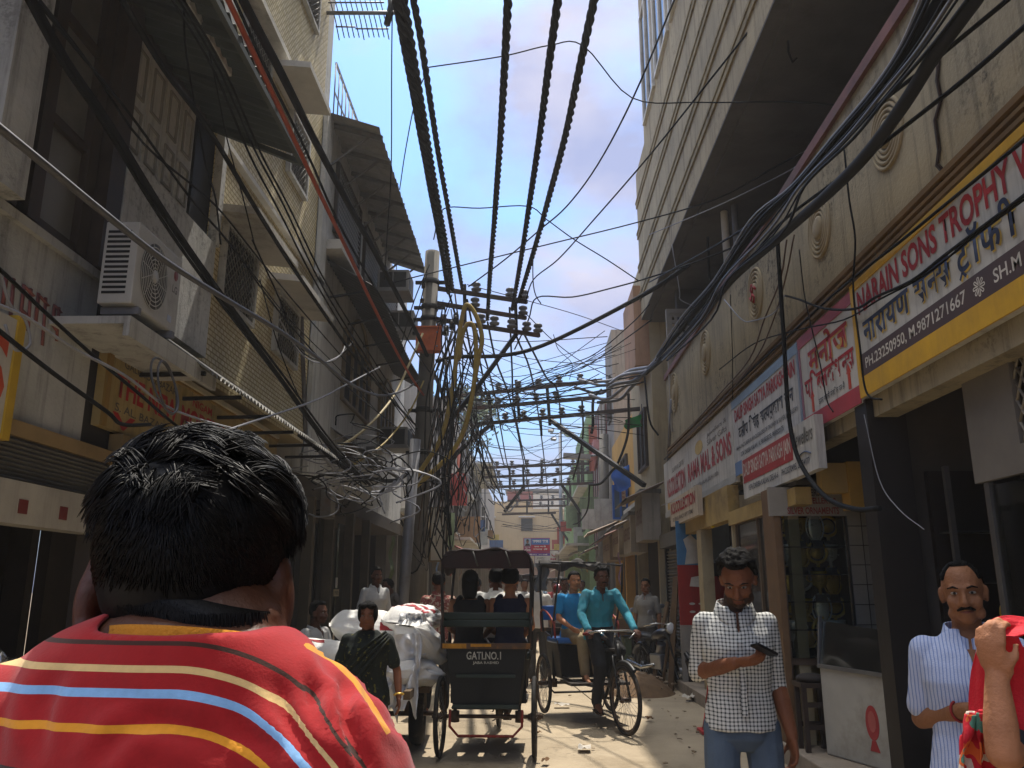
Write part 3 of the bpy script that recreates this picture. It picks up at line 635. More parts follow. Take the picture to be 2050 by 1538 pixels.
# little yellow lamps (unlit bulbs)
for px, py, X in ((1918, 738, 2.7), (1566, 1014, 2.5), (1427, 1052, 2.5)):
    c = PX(px, py, X)
    lm = thing('hanging_bulb', {1918: 'yellow bulb under the corner of the yellow framed trophy sign', 1566: 'yellow green bulb hanging beside the OLD JEWELLERY notice', 1427: 'yellow bulb hanging under the small K.S.COLLECTION sign'}[px], 'bulb', c)
    q = MB(); q.ell((0, 0, 0), 0.035); q.build('globe', mat('bulb_yellow', 'c9b21e', 0.3), lm)
    q = MB(); q.cyl((0, 0, 0.03), (0, 0, 0.08), 0.015, n=8); q.cyl((0, 0, 0.08), (0, 0, 0.2), 0.005, n=5); q.build('holder', M_iron, lm)
# safety cone
cn = thing('traffic_cone', 'red cone with a pale stripe standing by the step behind the checked shirt man', 'cone', (1.98, 9.6, 0.02))
q = MB(); q.box(-.15, .15, -.15, .15, 0, .03); q.lathe([(.12, .03), (.085, .2)], (0, 0, 0), 16); q.lathe([(.07, .30), (.025, .56), (.02, .57)], (0, 0, 0), 16); q.build('body', mat('cone_red', 'a5201c', 0.5, 0.2, 4), cn)
q = MB(); q.lathe([(.085, .2), (.07, .30)], (0, 0, 0), 16); q.build('stripe', mat('cone_stripe', '9a8c80', 0.5), cn)
# ================================================================ LEFT SIDE
M_gconc = mat('grey_concrete', 'acaca8', 0.9, 0.3, 1.6, 0.4, 30, streak=0.7, dirt='3d3b38', coord='World', mould=.7)
M_gwall = mat('grey_plaster', 'bfbfbb', 0.9, 0.22, 1.4, 0.3, 30, streak=0.6, dirt='4c4a46', coord='World', mould=.5)
M_lwood = mat('brown_window_wood', '40362d', 0.6, 0.35, 5.0)
M_lpane = mat('dusty_pane', '6d6a63', 0.35, 0.3, 2.0, dirt='4d4a45', spec=0.5)
M_tin = mat('tin_sheet', '67655f', 0.6, 0.3, 3.0, metal=0.2, streak=0.4, dirt='4a3a2e')
M_greentin = mat('green_grey_tin', '434a46', 0.7, 0.3, 2.0, dirt='332f2b')
M_chajja = mat('chajja_concrete', 'c0bcb3', 0.9, 0.2, 2.0, 0.2, 30, dirt='77736b', coord='World')
M_darkscreen = mat('dark_screen', '1c1b1a', 0.7, 0.5, 30.0)
def weave_mat():
    m = mat('cream_woven_tile', 'd8d0b8', 0.7, 0.12, 1.2, coord='World'); t = m.node_tree; b = t.nodes['Principled BSDF']; L = t.links.new
    g_ = nd(t, 'ShaderNodeNewGeometry'); s = nd(t, 'ShaderNodeSeparateXYZ'); L(g_.outputs['Position'], s.inputs[0])
    ad = nd(t, 'ShaderNodeMath', operation='ADD'); L(s.outputs['X'], ad.inputs[0]); L(s.outputs['Y'], ad.inputs[1])
    c = nd(t, 'ShaderNodeCombineXYZ'); L(ad.outputs[0], c.inputs[0]); L(s.outputs['Z'], c.inputs[1])
    br = nd(t, 'ShaderNodeTexBrick', Scale=1.0); br.inputs['Brick Width'].default_value = 0.092; br.inputs['Row Height'].default_value = 0.05; br.inputs['Mortar Size'].default_value = 0.009; br.inputs['Mortar Smooth'].default_value = 0.6
    br.inputs['Color1'].default_value = lin('e6dab6'); br.inputs['Color2'].default_value = lin('d6c89c'); br.inputs['Mortar'].default_value = lin('a8966a')
    L(c.outputs[0], br.inputs['Vector'])
    src = b.inputs['Base Color'].links[0].from_socket
    x = nd(t, 'ShaderNodeMix', data_type='RGBA', blend_type='MULTIPLY'); x.inputs[0].default_value = 1.0; L(br.outputs['Color'], x.inputs[6])
    k = nd(t, 'ShaderNodeMix', data_type='RGBA'); k.inputs[0].default_value = 0.5; k.inputs[6].default_value = (1.3, 1.3, 1.3, 1); L(src, k.inputs[7])
    n = nd(t, 'ShaderNodeTexNoise', Scale=0.9, Detail=8.0); L(g_.outputs['Position'], n.inputs['Vector'])
    r = nd(t, 'ShaderNodeValToRGB'); r.color_ramp.elements[0].color = (0.72, 0.72, 0.74, 1); r.color_ramp.elements[1].color = (1.1, 1.1, 1.08, 1); r.color_ramp.elements[0].position = 0.35; r.color_ramp.elements[1].position = 0.65
    L(n.outputs['Fac'], r.inputs[0]); L(r.outputs[0], x.inputs[7]); L(x.outputs[2], b.inputs['Base Color'])
    bp = nd(t, 'ShaderNodeBump', Strength=0.9, Distance=0.012); L(br.outputs['Fac'], bp.inputs['Height']); bp.invert = True; L(bp.outputs[0], b.inputs['Normal'])
    return m
M_weave = weave_mat()
def building(name, label, base, cat='building'):
    t = thing(name, label, cat, base)
    def part(n, mb, m, parent=None, **kw):
        o = mb.build(n, m, **kw); o.parent = parent or t
        if not parent: o.matrix_parent_inverse = Matrix.Translation(-Vector(base))
        return o
    return t, part
LX = -3.0
def gridded_window(part, X, y0, y1, z0, z1, side=1, mesh=0.07, diamond=True, frame=None, inner=None):
    """window on a street wall at X: side=+1 faces +X. Frame, dark leaf behind and a wire grille in front"""
    f = MB(); s = side; w = 0.045
    f.box(min(X, X + s * .06), max(X, X + s * .06), y0 - w, y0, z0 - w, z1 + w); f.box(min(X, X + s * .06), max(X, X + s * .06), y1, y1 + w, z0 - w, z1 + w)
    f.box(min(X, X + s * .06), max(X, X + s * .06), y0, y1, z0 - w, z0); f.box(min(X, X + s * .06), max(X, X + s * .06), y0, y1, z1, z1 + w)
    fo = part('window', f, frame or M_lwood)
    p = MB(); p.box(min(X, X + s * .012), max(X, X + s * .012), y0, y1, z0, z1); p.build('pane', inner or M_darkscreen, fo)
    if mesh:
        q = MB(); xx = X + s * 0.045; h, wd = z1 - z0, y1 - y0
        if diamond:
            k = -h
            while k < wd:
                for fl in (1, -1):
                    a0, b0 = max(k, 0), min(k + h, wd)
                    ya, yb, za, zb = a0, b0, a0 - k, b0 - k
                    if fl < 0: za, zb = h - za, h - zb
                    if yb - ya > 0.01: q.tube([(xx, y0 + ya, z0 + za), (xx, y0 + yb, z0 + zb)], 0.005, 3)
                k += mesh * 1.4
        else:
            for i in range(1, int(wd / mesh)): q.box(xx - .006, xx + .006, y0 + i * mesh - .006, y0 + i * mesh + .006, z0, z1)
            for i in range(1, int(h / mesh)): q.box(xx - .006, xx + .006, y0, y1, z0 + i * mesh - .006, z0 + i * mesh + .006)
        q.build('grille', mat('grille_wire', '8a877f', 0.5, 0.2, 5, metal=0.4), fo)
    return fo

# ---- nearest building: dark windows over a lettered concrete panel
t1, p1 = building('lettered_building', 'grey concrete building with dark wooden windows and Urdu lettering on its panel', (LX, 3.8, 0.14))
boxes(p1, 'wall', M_gconc, (-5, LX, 1.0, 5.38, 2.47, 3.66), (-5, LX, 1, 5.38, 5.9, 8))
q = MB(); q.box(-3.2, -3.1, 1.0, 5.38, 3.661, 5.9); p1('window_recess', q, M_dark)
for y0, y1 in ((1.9, 2.7), (2.75, 3.55), (3.6, 4.32), (4.55, 5.1)):
    f = MB(); zs = (3.72, 4.45, 5.2, 5.85)
    for z in zs: f.box(-3.09, -3.02, y0, y1, z - 0.03, z + 0.035)
    for yy in (y0, y1): f.box(-3.09, -3.0, yy - 0.06, yy + 0.06, 3.70, 5.88)
    fo = p1('window', f, M_lwood); w = MB()
    for a, b in zip(zs, zs[1:]): w.box(-3.07, -3.055, y0 + .06, y1 - .06, a + .036, b - .031)
    w.build('pane', M_lpane, fo)
q = MB(); q.box(-3.03, -2.93, 5.2, 5.40, 3.663, 5.88); p1('corner_post', q, M_lwood)
q = MB(); q.box(-3.02, -2.96, 1, 5.39, 3.60, 3.659); p1('sill', q, M_gconc)
# carved pilaster
q = MB(); q.box(-3.0, -2.86, 3.95, 4.24, 3.67, 5.3); q.box(-3.0, -2.80, 3.9, 4.3, 5.3, 5.9)
for k in range(4): q.ell((-2.82 + 0.02 * (k % 2), 3.98 + 0.09 * k, 5.26 + 0.07 * (k % 2)), (.08, .06, .15))
for k in range(3): q.torus((-2.80, 4.0 + 0.11 * k, 5.5), (1, 0, 0), 0.07, 0.03, 14, 6)
p1('carved_pilaster', q, M_gconc)
ML = plane_matrix((LX, 0, 0), (0, 1, 0), (0, 0, 1))
def on_left(px, py, X=LX): return PX(px, py, X)
# Urdu lettering (joined forms, written right to left)
def urdu(s, q0, q1, col, X=LX, bold=0.0):
    a, b = on_left(*q0), on_left(*q1)
    return letter(s, ML, (a.y, b.y, min(a.z, b.z), max(a.z, b.z)), mat('letter_' + col, col, 0.8, 0.3, 6), t1, 'lettering', bold, thick=0.004)
for o in (urdu('ﺭﺎﻜﺴﻠﻟ'[::1], (128, 610), (178, 640), '3b3a39', bold=0.01), urdu('ﻞﮑﯾﻭ', (136, 640), (165, 665), '3b3a39', bold=0.01)):
    o.matrix_parent_inverse = Matrix.Translation((-LX, -3.8, -0.14))
a = on_left(20, 575); 
q = MB()
for k, (y, z, h, wd) in enumerate(((4.38, 2.98, .30, .10), (4.55, 3.02, .26, .10), (4.70, 2.98, .30, .11), (4.88, 3.05, .22, .07))):
    q = MB()
    q.tube([(LX + .006, y, z + h), (LX + .006, y + wd * .1, z + h * .4), (LX + .006, y + wd, z + h * .3)][:2 + k % 2], 0.02, 4, flat=0.2); q.tube([(LX + .006, y + wd * .7, z + h), (LX + .006, y + wd, z)], 0.018, 4, flat=0.2); q.tube([(LX + .006, y, z + h * .95), (LX + .006, y + wd, z + h * .85)], 0.018, 4, flat=0.2)
    p1('lettering', q, mat('letter_faded_red', '8a5450', 0.8, 0.5, 9.0))
# shop front below: beam, corrugated strip, white ledge with red squares
q = MB(); q.box(-3.05, -2.95, 1.0, 5.95, 2.38, 2.469); p1('beam', q, mat('tan_beam', '8d7650', 0.8, 0.25, 3))
q = MB(); q.grid(lambda u, v: (-2.97 + 0.012 * sin(v * 2 * pi * 9), 1.0 + 4.9 * u, 2.135 + 0.24 * v), 2, 100); p1('shutter_top', q, M_tin)
q = MB(); q.box(-3.05, -2.9, 1.0, 5.75, 1.88, 2.12); p1('ledge', q, mat('white_ledge', 'a39e93', 0.7, 0.2, 3, streak=0.3))
for k in range(9):
    q = MB(); y = 2.55 + 0.42 * k; q.box(-2.899, -2.895, y, y + 0.085, 1.94, 2.02); p1('red_tile', q, mat('red_tile', '6a2620', 0.6))
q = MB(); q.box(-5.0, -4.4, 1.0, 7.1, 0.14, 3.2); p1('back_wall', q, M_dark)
boxes(p1, 'shop_post', M_dkwall, (-3.05, -2.95, 5.58, 5.72, 0.14, 1.879), (-3.05, -2.95, 3.4, 3.5, 0.14, 1.879)); boxes(p1, 'partition', M_dkwall, (-5, -3.06, 3.4, 3.5, .14, 2.4))
# projecting sign with a red S
sg = thing('projecting_sign', 'white board with a big red S and a yellow edge on the concrete panel', 'shop sign', (-2.93, 4.0, 2.36))
q = MB(); q.box(-0.05, 0, -1.4, 0.44, 0, 0.66); q.build('board', mat('board_b3aea4', 'b3aea4', 0.6, 0.2, 3, streak=0.3), sg)
q = MB(); q.box(-0.055, 0.012, 0.441, 0.51, -0.03, 0.69); q.build('frame', mat('yellow_edge', 'b3922a', 0.6, 0.25, 4), sg)
letter('S', plane_matrix((0.0, 0, 0), (0, 1, 0), (0, 0, 1)), (0.16, 0.41, 0.14, 0.56), mat('letter_b04a30', 'b04a30', 0.6), sg, bold=0.03)

# ---- AC building
t2, p2 = building('balcony_building', 'narrow grey building with panelled white shutters above the air conditioner', (LX, 6.2, 0.14))
q = MB(); q.box(-5, -3.05, 5.385, 7.12, 3.56, 9); p2('wall', q, M_dkwall)
q = MB(); q.box(-3.05, -2.93, 5.42, 7.14, 3.56, 4.66); p2('balcony_apron', q, M_gwall)
q = MB(); q.box(-2.995, -2.48, 4.84, 6.3, 3.13, 3.18); q.box(-2.52, -2.48, 4.84, 6.3, 3.05, 3.129); p2('ledge', q, M_gconc)
for k in range(4):
    y0 = 5.26 + 0.30 * k + 0.16; q = MB(); q.box(-3.049, -3.0, y0, y0 + 0.28, 4.665, 5.7); so = p2('shutter', q, M_gwall)
    q = MB()
    for za, zb in ((4.75, 5.1), (5.2, 5.6)):
        q.box(-3.0, -2.985, y0 + .05, y0 + .07, za, zb); q.box(-3.0, -2.985, y0 + .21, y0 + .23, za, zb); q.box(-3.0, -2.985, y0 + .071, y0 + .209, za, za + .02); q.box(-3.0, -2.985, y0 + .071, y0 + .209, zb - .02, zb)
    q.build('panel', mat('shutter_panel', '8a8882', 0.8, 0.2, 3), so)
q = MB(); q.box(-3.049, -3.01, 6.68, 7.1, 4.665, 5.75); sc2 = p2('mesh_screen', q, M_darkscreen)
q = MB(); q.box(-3.0, -2.92, 7.1, 7.2, 4.66, 5.8); p2('post', q, M_gwall)
q = MB(); q.box(-3.04, -2.98, 5.4, 5.5, 3.56, 5.85); p2('post', q, M_lwood)
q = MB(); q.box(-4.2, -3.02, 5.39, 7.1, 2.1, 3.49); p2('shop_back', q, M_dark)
# canopy
cp = thing('tin_canopy', 'dark tin canopy jutting over the panelled shutters of the grey building', 'canopy', (LX, 5.6, 5.6))
def can(u, v):
    x = -3.05 + 0.95 * v; y = 3.2 + 3.75 * u + 0.15 * (1 - v); return (x - LX, y - 5.6, 0.28 - 0.42 * v + 0.018 * sin(u * 2 * pi * 30))
q = MB(); q.grid(can, 240, 3); q.build('sheet', M_greentin, cp)
for k in range(5):
    y = -2.2 + 0.9 * k; q = MB(); q.beam((0, y, 0.2), (0.9, y, -0.19), 0.05, 0.05); q.build('bracket', M_greentin, cp)
q = MB(); q.beam((0.88, -2.4, -0.19), (0.88, 1.35, -0.19), 0.04, 0.05); q.build('rail', M_greentin, cp)
pl = thing('paper_notice', 'pale notice board standing above the far edge of the dark tin canopy', 'notice', PY(420, 8, 5.3))
q = MB(); q.box(-.012, .012, -.35, .5, -.28, .35); q.build('board', M_gwall, pl)
letter('JS', plane_matrix((.013, 0, 0), (0, 1, 0), (0, 0, 1)), (.0, .3, -.1, .1), mat('letter_3b3a39', '3b3a39'), pl)
# air conditioner
ac = thing('air_conditioner', 'white split air conditioner outdoor unit on a ledge marked LG', 'air conditioner', (-2.72, 4.86, 3.27))
ac.scale = (.58, .78, .93)
M_ac = mat('white_ac_paint', 'a8a7a2', 0.5, 0.12, 3, dirt='8d8b85')
q = MB(); q.box(0, 0.38, 0, 0.86, 0, 0.60); q.build('casing', M_ac, ac, bevel=0.012)
q = MB()
for k in range(13): q.box(0.04, 0.30, -0.004, 0.0, 0.07 + k * 0.037, 0.088 + k * 0.037)
q.build('louvre', M_black, ac)
q = MB(); q.lathe([(0.245, 0.0), (0.245, 0.004), (0.2, 0.004)], (0.38, 0.34, 0.3), 36, axis=(1, 0, 0)); q.build('fan_well', mat('fan_dark', '4b4b4a', 0.6), ac)
q = MB()
for k in range(1, 9): q.torus((0.392, 0.34, 0.3), (1, 0, 0), 0.03 * k + 0.005, 0.004, 36, 4)
for k in range(12): a = k * pi / 6; q.tube([(0.392, 0.34 + .05 * cos(a), .3 + .05 * sin(a)), (0.392, 0.34 + .245 * cos(a + .35), .3 + .245 * sin(a + .35))], 0.0035, 4)
q.lathe([(0.05, 0), (0.045, 0.012), (0.0, 0.016)], (0.39, 0.34, 0.3), 20, axis=(1, 0, 0)); q.build('fan_grille', M_ac, ac)
MA = plane_matrix((0.38, 0, 0), (0, 1, 0), (0, 0, 1))
letter('LG', MA, (0.70, 0.80, 0.30, 0.36), mat('letter_6a6a6a', '6a6a6a'), ac, bold=0.02)
q = MB(); q.torus((0.381, 0.75, 0.44), (1, 0, 0), 0.035, 0.006, 20, 4); q.lathe([(0.033, 0), (0.033, 0.003)], (0.38, 0.75, 0.44), 20, axis=(1, 0, 0)); q.build('emblem', mat('emblem_maroon', '7a4a50', 0.5), ac)
q = MB(); q.box(0.38, 0.382, 0.66, 0.74, 0.06, 0.11); q.build('sticker', mat('sticker_blue', '9ba4b8', 0.5), ac)
q = MB(); q.beam((0.0, 0.1, -0.03), (0.42, 0.1, -0.03), 0.05, 0.05); q.build('bracket', M_galv, ac); q = MB(); q.beam((0.0, 0.75, -0.03), (0.42, 0.75, -0.03), 0.05, 0.05); q.build('bracket', M_galv, ac)

# ---- tiled building
t3, p3 = building('tiled_building', 'three storey building clad in cream woven pattern tiles with meshed windows', (LX, 9.1, 0.14))
q = MB(); q.box(-6, LX, 7.12, 10.75, 3.4, 11.8); p3('wall', q, M_weave)
q = MB(); q.box(-6, LX - 0.02, 10.75, 11.12, 3.0, 11.6); q.box(-2.995, -2.93, 10.78, 11.1, 3.0, 8.4); p3('pilaster', q, M_gwall)
q = MB(); q.box(-3.0, -2.93, 7.15, 11.14, 5.74, 5.80); p3('string_course', q, M_chajja)
for y0, y1, z0, z1 in ((7.46, 8.34, 4.28, 5.02), (9.2, 10.05, 4.27, 4.93), (7.5, 8.3, 6.95, 7.5), (9.25, 10.0, 6.6, 7.4), (7.46, 8.34, 9.2, 10.2), (9.2, 10.05, 9.2, 10.2)):
    gridded_window(p3, LX, y0, y1, z0, z1, frame=M_gwall)
for y0, y1, z, dp in ((7.22, 8.6, 5.06, .42), (8.85, 10.35, 5.0, .42), (8.3, 9.3, 7.42, .5), (7.2, 8.6, 10.3, .4), (8.9, 10.2, 10.3, .4), (7.3, 8.5, 7.62, .2)):
    q = MB(); q.slab([(LX, y0, z), (LX + dp, y0, z - .05), (LX + dp, y1, z - .05), (LX, y1, z)], (0, 0, .075)); p3('sunshade', q, M_chajja)
# yellow signboard and its corrugated awning
aw = thing('corrugated_awning', 'long corrugated awning with a scalloped edge over the yellow shop sign', 'awning', (LX, 7.6, 3.4))
def awn(u, v):
    y = 5.9 + 4.3 * u; return (-2.98 + 0.60 * v - LX, y - 7.6, 0.12 - 0.42 * v + 0.018 * sin(u * 2 * pi * 50))
q = MB(); q.grid(awn, 400, 2); q.build('sheet', M_tin, aw)
q = MB()
for k in range(6): q = MB(); q.beam((0.0, -1.6 + .8 * k, -.3), (0.55, -1.6 + .8 * k, -.29), .03, .03); q.build('bracket', M_iron, aw)
ys = thing('shop_signboard', 'yellow shop signboard reading THE NEW MODERN in red under the awning', 'shop sign', (-2.95, 5.5, 2.62))
q = MB(); q.box(-.06, 0, 0, 4.0, 0, 0.66); q.build('board', mat('board_a8935f', 'a08c5c', 0.7, 0.3, 2.5, streak=0.6), ys)
q = MB(); q.box(0.0005, 0.02, 0, 4.0, 0.58, 0.66); q.box(0.0005, 0.02, 0, 0.06, 0, 0.579); q.build('frame', mat('amber_band', '8d7038', 0.6, 0.25, 3), ys)
q = MB(); q.box(0.02, 0.05, .3, 3.9, 0.60, 0.64); q.build('tube_light', mat('tube_pale', 'b5ab93', 0.4), ys)
MY = plane_matrix((0.001, 0, 0), (0, 1, 0), (0, 0, 1))
mred = mat('letter_a02420', 'a02420', 0.6)
letter('THE NEW MODERN NIGAM', MY, (0.16, 3.1, 0.24, 0.43), mred, ys, bold=0.03)
letter('NIGAM', MY, (1.5, 1.95, 0.46, 0.53), mred, ys, bold=0.02); letter('GALI NO. 2 BAZAR', MY, (0.25, 1.15, 0.47, 0.53), mat('letter_5a544a', '5a544a'), ys, bold=0.01)
letter('S. AL. BAZAR', MY, (0.18, 1.0, 0.14, 0.2), mat('letter_5a544a', '5a544a'), ys, bold=0.01)
letter('V', MY, (0.15, 0.5, 0.02, 0.13), mred, ys, bold=0.03)
# shops under the tiled building: recessed glazed front with posts
t3b, p3b = building('left_shop_row', 'row of dim shopfronts with brown posts and a painted fascia under the awning', (LX, 9, 0.14), 'shop')
boxes(p3b, 'back_wall', M_dkwall, (-4.2, -4.1, 7.1, 19.5, 0.14, 3.0), (-7, -4.21, 7.0, 7.11, 0.14, 3.3)); boxes(p3b, 'ceiling', M_dkwall, (-4.1, -3.0, 7.12, 19.5, 2.75, 2.99))
q = MB(); q.box(-3.0, -2.9, 5.75, 9.6, 2.2, 2.6); p3b('fascia', q, mat('dull_fascia', '6d5d3f', 0.7, 0.3, 3))
for k, y in enumerate((7.6, 8.7, 9.9, 11.2, 12.4, 13.8, 15.2)):
    q = MB(); q.box(-3.06, -2.92, y, y + 0.13, 0.14, 2.75); p3b('post', q, mat('shop_post', '4e4535', 0.6, 0.35, 3))
for k, (y, col) in enumerate(((7.75, '4b4836'), (8.85, '5a5a40'), (10.1, '4a4440'), (11.4, '57503c'), (12.6, '46433e'), (13.9, '4a453a'))):
    q = MB(); q.box(-3.3, -3.24, y, y + 0.9, 0.5, 2.5); p3b('display_panel', q, mat('display_' + col, col, 0.5, 0.5, 2.5))
    q = MB(); q.box(-3.2, -3.194, y, y + 0.9, 0.4, 2.6); p3b('pane', q, M_pane)
fs = thing('price_placard', 'small cream placard and white card hanging in front of the brown shop post', 'placard', PX(672, 1187, -2.88))
q = MB(); q.box(0, .01, -.17, .17, -.05, .05); q.build('board', mat('placard_cream', '9c9078', 0.7), fs); q = MB(); q.box(0, .01, -.05, .05, .07, .22); q.build('card', mat('card_white', 'b3b0a8', 0.7), fs)
letter('FREE', plane_matrix((.011, 0, 0), (0, 1, 0), (0, 0, 1)), (-.12, .12, -.025, .025), mat('letter_4a4a40', '4a4a40'), fs, bold=0.02)

# ---- building with tin eaves behind the tiled one
t4, p4 = building('eaves_building', 'grey building with a wide tin eave, lattice windows and window air conditioners', (LX, 14.5, 0.14))
q = MB(); q.box(-7, LX, 11.13, 19.3, 2.99, 8.5); p4('wall', q, M_gwall)
q = MB(); q.box(-2.99, -2.72, 11.14, 18.9, 6.35, 6.5); p4('balcony_slab', q, M_chajja)
for y0, y1, z0, z1 in ((11.7, 13.4, 6.9, 8.0), (13.9, 15.5, 6.9, 8.0), (16.0, 17.5, 6.9, 8.0)):
    gridded_window(p4, LX, y0, y1, z0, z1, mesh=0.09, diamond=False)
for y0, y1, z0, z1 in ((12.75, 14.85, 4.5, 5.6), (16.0, 17.6, 4.4, 5.5)):
    fo = gridded_window(p4, LX, y0, y1, z0, z1, mesh=0, frame=mat('tan_frame', '7d6d52', 0.7, 0.3, 4), inner=M_darkscreen)
    q = MB()
    for k in (1, 2, 3): q.box(-2.97, -2.93, y0 + (y1 - y0) * k / 4 - .04, y0 + (y1 - y0) * k / 4 + .04, z0, z1)
    q.torus((-2.95, (y0 + y1) / 2, z1 - .35), (1, 0, 0), (y1 - y0) * .4, 0.03, 20, 4, a0=0, a1=pi); q.build('arch_bars', mat('tan_frame', '7d6d52'), fo)
ev = thing('tin_eave', 'wide ribbed tin eave at the top of the grey lattice window building', 'roof', (LX, 14.5, 8.5))
def eav(u, v):
    y = 10.9 + 5.9 * u; x = -3.2 + 1.0 * v - 0.12 * max(0, u - 0.75) * 4 * v * 0; return (x - LX, y - 14.5, 0.02 - 0.34 * v + 0.02 * sin(u * 2 * pi * 26))
q = MB(); q.grid(eav, 260, 4); q.build('sheet', mat('eave_tin', '83807a', 0.7, 0.25, 2.0, streak=0.4, dirt='4a453f'), ev)
for k in range(8): q = MB(); q.beam((0, -3.3 + .75 * k, -.1), (0.8, -3.3 + .75 * k, -.33), .05, .06); q.beam((0, -3.3 + .75 * k, -.8), (0.6, -3.3 + .75 * k, -.3), .03, .03); q.build('rafter', M_tin, ev)
ev2 = thing('lower_tin_awning', 'dark sagging tin awning below the lattice windows of the grey building', 'awning', (LX, 14, 6.2))
def eav2(u, v): return (0.0 + 0.75 * v, -2.6 + 6.3 * u, 0.1 - 0.45 * v - 0.12 * u + 0.015 * sin(u * 2 * pi * 40) + .04 * sin(u * 9) * v)
q = MB(); q.grid(eav2, 260, 3); q.build('sheet', mat('dark_tin', '3d3b38', 0.7, 0.35, 3), ev2)
for k in range(5): q = MB(); q.beam((0, -2.3 + 1.3 * k, -.4), (0.6, -2.3 + 1.3 * k, -.3), .03, .03); q.build('bracket', M_iron, ev2)
# window ACs
def window_ac(label, c, s=1.0):
    a = thing('window_air_conditioner', label, 'air conditioner', c, 0, 'window air conditioners on the grey building'); a.scale = (s, s, s)
    q = MB(); q.box(-.3, .3, -.32, .32, -.2, .2); q.build('casing', mat('ac_grey', '8d8b86', 0.6, 0.2, 4), a, bevel=0.01)
    q = MB(); q.box(.3, .306, -.27, .27, -.15, .15); q.box(-.25, .25, -.326, -.32, -.15, .15); q.build('grille', mat('ac_dark', '2c2c2b', 0.6), a)
    q = MB(); q.box(.306, .312, -.01, .01, -.15, .15); q.box(-.01, .01, -.332, -.326, -.15, .15); q.box(-.3, .32, -.34, .34, -.23, -.2); q.build('frame', mat('ac_grey', '8d8b86'), a)
window_ac('window air conditioner jutting out just under the wide tin eave', PX(792, 572, -2.55))
window_ac('window air conditioner beside the dark sagging tin awning', PX(803, 650, -2.6), 1.0)
window_ac('lowest window air conditioner, half hidden behind wires at the pole', PX(790, 880, -2.7), 1.0)
# ledge awning below
aw4 = thing('small_tin_awning', 'small tilted tin awning near the foot of the grey lattice building', 'awning', (LX, 14.0, 3.9))
q = MB(); q.grid(lambda u, v: (0.7 * v, -1.8 + 4.2 * u, -0.45 * v + .015 * sin(u * 60)), 120, 2); q.build('sheet', mat('dark_tin', '3d3b38'), aw4)
# vertical white box sign
bx = thing('box_sign', 'tall blank white box sign standing out from the shops behind the pole', 'shop sign', (-2.25, 18.0, 2.2))
c0, c1 = PY(862, 1122, 18), PY(893, 1018, 18)
bx.location = (c0.x, 18.0, c0.z)
q = MB(); q.box(0, c1.x - c0.x, 0, .18, 0, c1.z - c0.z); q.build('panel', mat('board_b8b4aa', 'b8b4aa', 0.5, 0.12, 2), bx)
q = MB(); w_, h_ = c1.x - c0.x, c1.z - c0.z; q.box(w_, w_ + .04, -.02, .2, -.03, h_ + .03); q.box(-.04, 0, -.02, .2, -.03, h_ + .03); q.box(0, w_, -.02, .2, h_, h_ + .03); q.box(0, w_, -.02, .2, -.03, 0); q.build('frame', mat('frame_tan', '6a5a40', 0.6), bx)
# parapet railing high up at the corner of the tiled building
rl = thing('roof_railing', 'thin roof railing above the tin eave', 'railing', (-3.0, 11.3, 8.55))
q = MB()
for k in range(26): q.cyl((0, .25 * k, 0), (0, .25 * k, 1.0), 0.012, n=5)
q.beam((0, 0, 1.0), (0, 6.3, 1.0), .03, .04); q.beam((0, 0, .5), (0, 6.3, .5), .02, .02); q.build('bars', M_galv, rl)
# ================================================================ FARTHER DOWN THE LANE
def facade(name, label, X, y0, y1, z1, col, side, windows=(), depth=6.0, shop=True, streak=0.5, ledges=(), cat='building', z0=0.0):
    """side=+1: stands on the right and faces -X; side=-1: on the left and faces +X"""
    t, part = building(name, label, (X, (y0 + y1) / 2, z0))
    m = mat('wall_' + col, col, 0.9, 0.2, 1.2, 0.15, 25, streak=streak, dirt='4f4840', coord='World')
    q = MB(); q.box(min(X, X + side * depth), max(X, X + side * depth), y0, y1, (3.0 if shop else z0), z1); part('wall', q, m)
    if shop:
        q = MB(); q.box(min(X + side * .5, X + side * depth), max(X + side * .5, X + side * depth), y0, y1, z0, 2.999); part('shop_recess', q, M_dark)
        n = max(1, int((y1 - y0) / 2.6))
        for k in range(n + 1):
            yy = y0 + (y1 - y0) * k / n; q = MB(); q.box(min(X, X + side * .25), max(X, X + side * .25), max(y0, yy - .12), min(y1, yy + .12), z0, 2.998); part('pier', q, m)
    for (a, b, c, d) in windows:
        s = -side; f = MB(); w = .06
        f.box(min(X, X + s * .07), max(X, X + s * .07), a - w, a, c - w, d + w); f.box(min(X, X + s * .07), max(X, X + s * .07), b, b + w, c - w, d + w)
        f.box(min(X, X + s * .07), max(X, X + s * .07), a, b, c - w, c); f.box(min(X, X + s * .07), max(X, X + s * .07), a, b, d, d + w); f.box(min(X, X + s * .06), max(X, X + s * .06), (a + b) / 2 - .03, (a + b) / 2 + .03, c, d)
        fo = part('window', f, M_lwood); p = MB(); p.box(min(X, X + s * .02), max(X, X + s * .02), a, b, c, d); p.build('pane', M_darkscreen, fo)
    for (a, b, z, dp) in ledges:
        q = MB(); q.box(min(X - side * dp, X - side * .001), max(X - side * dp, X - side * .001), a, b, z, z + .09); part('ledge', q, M_chajja)
    return t, part, m
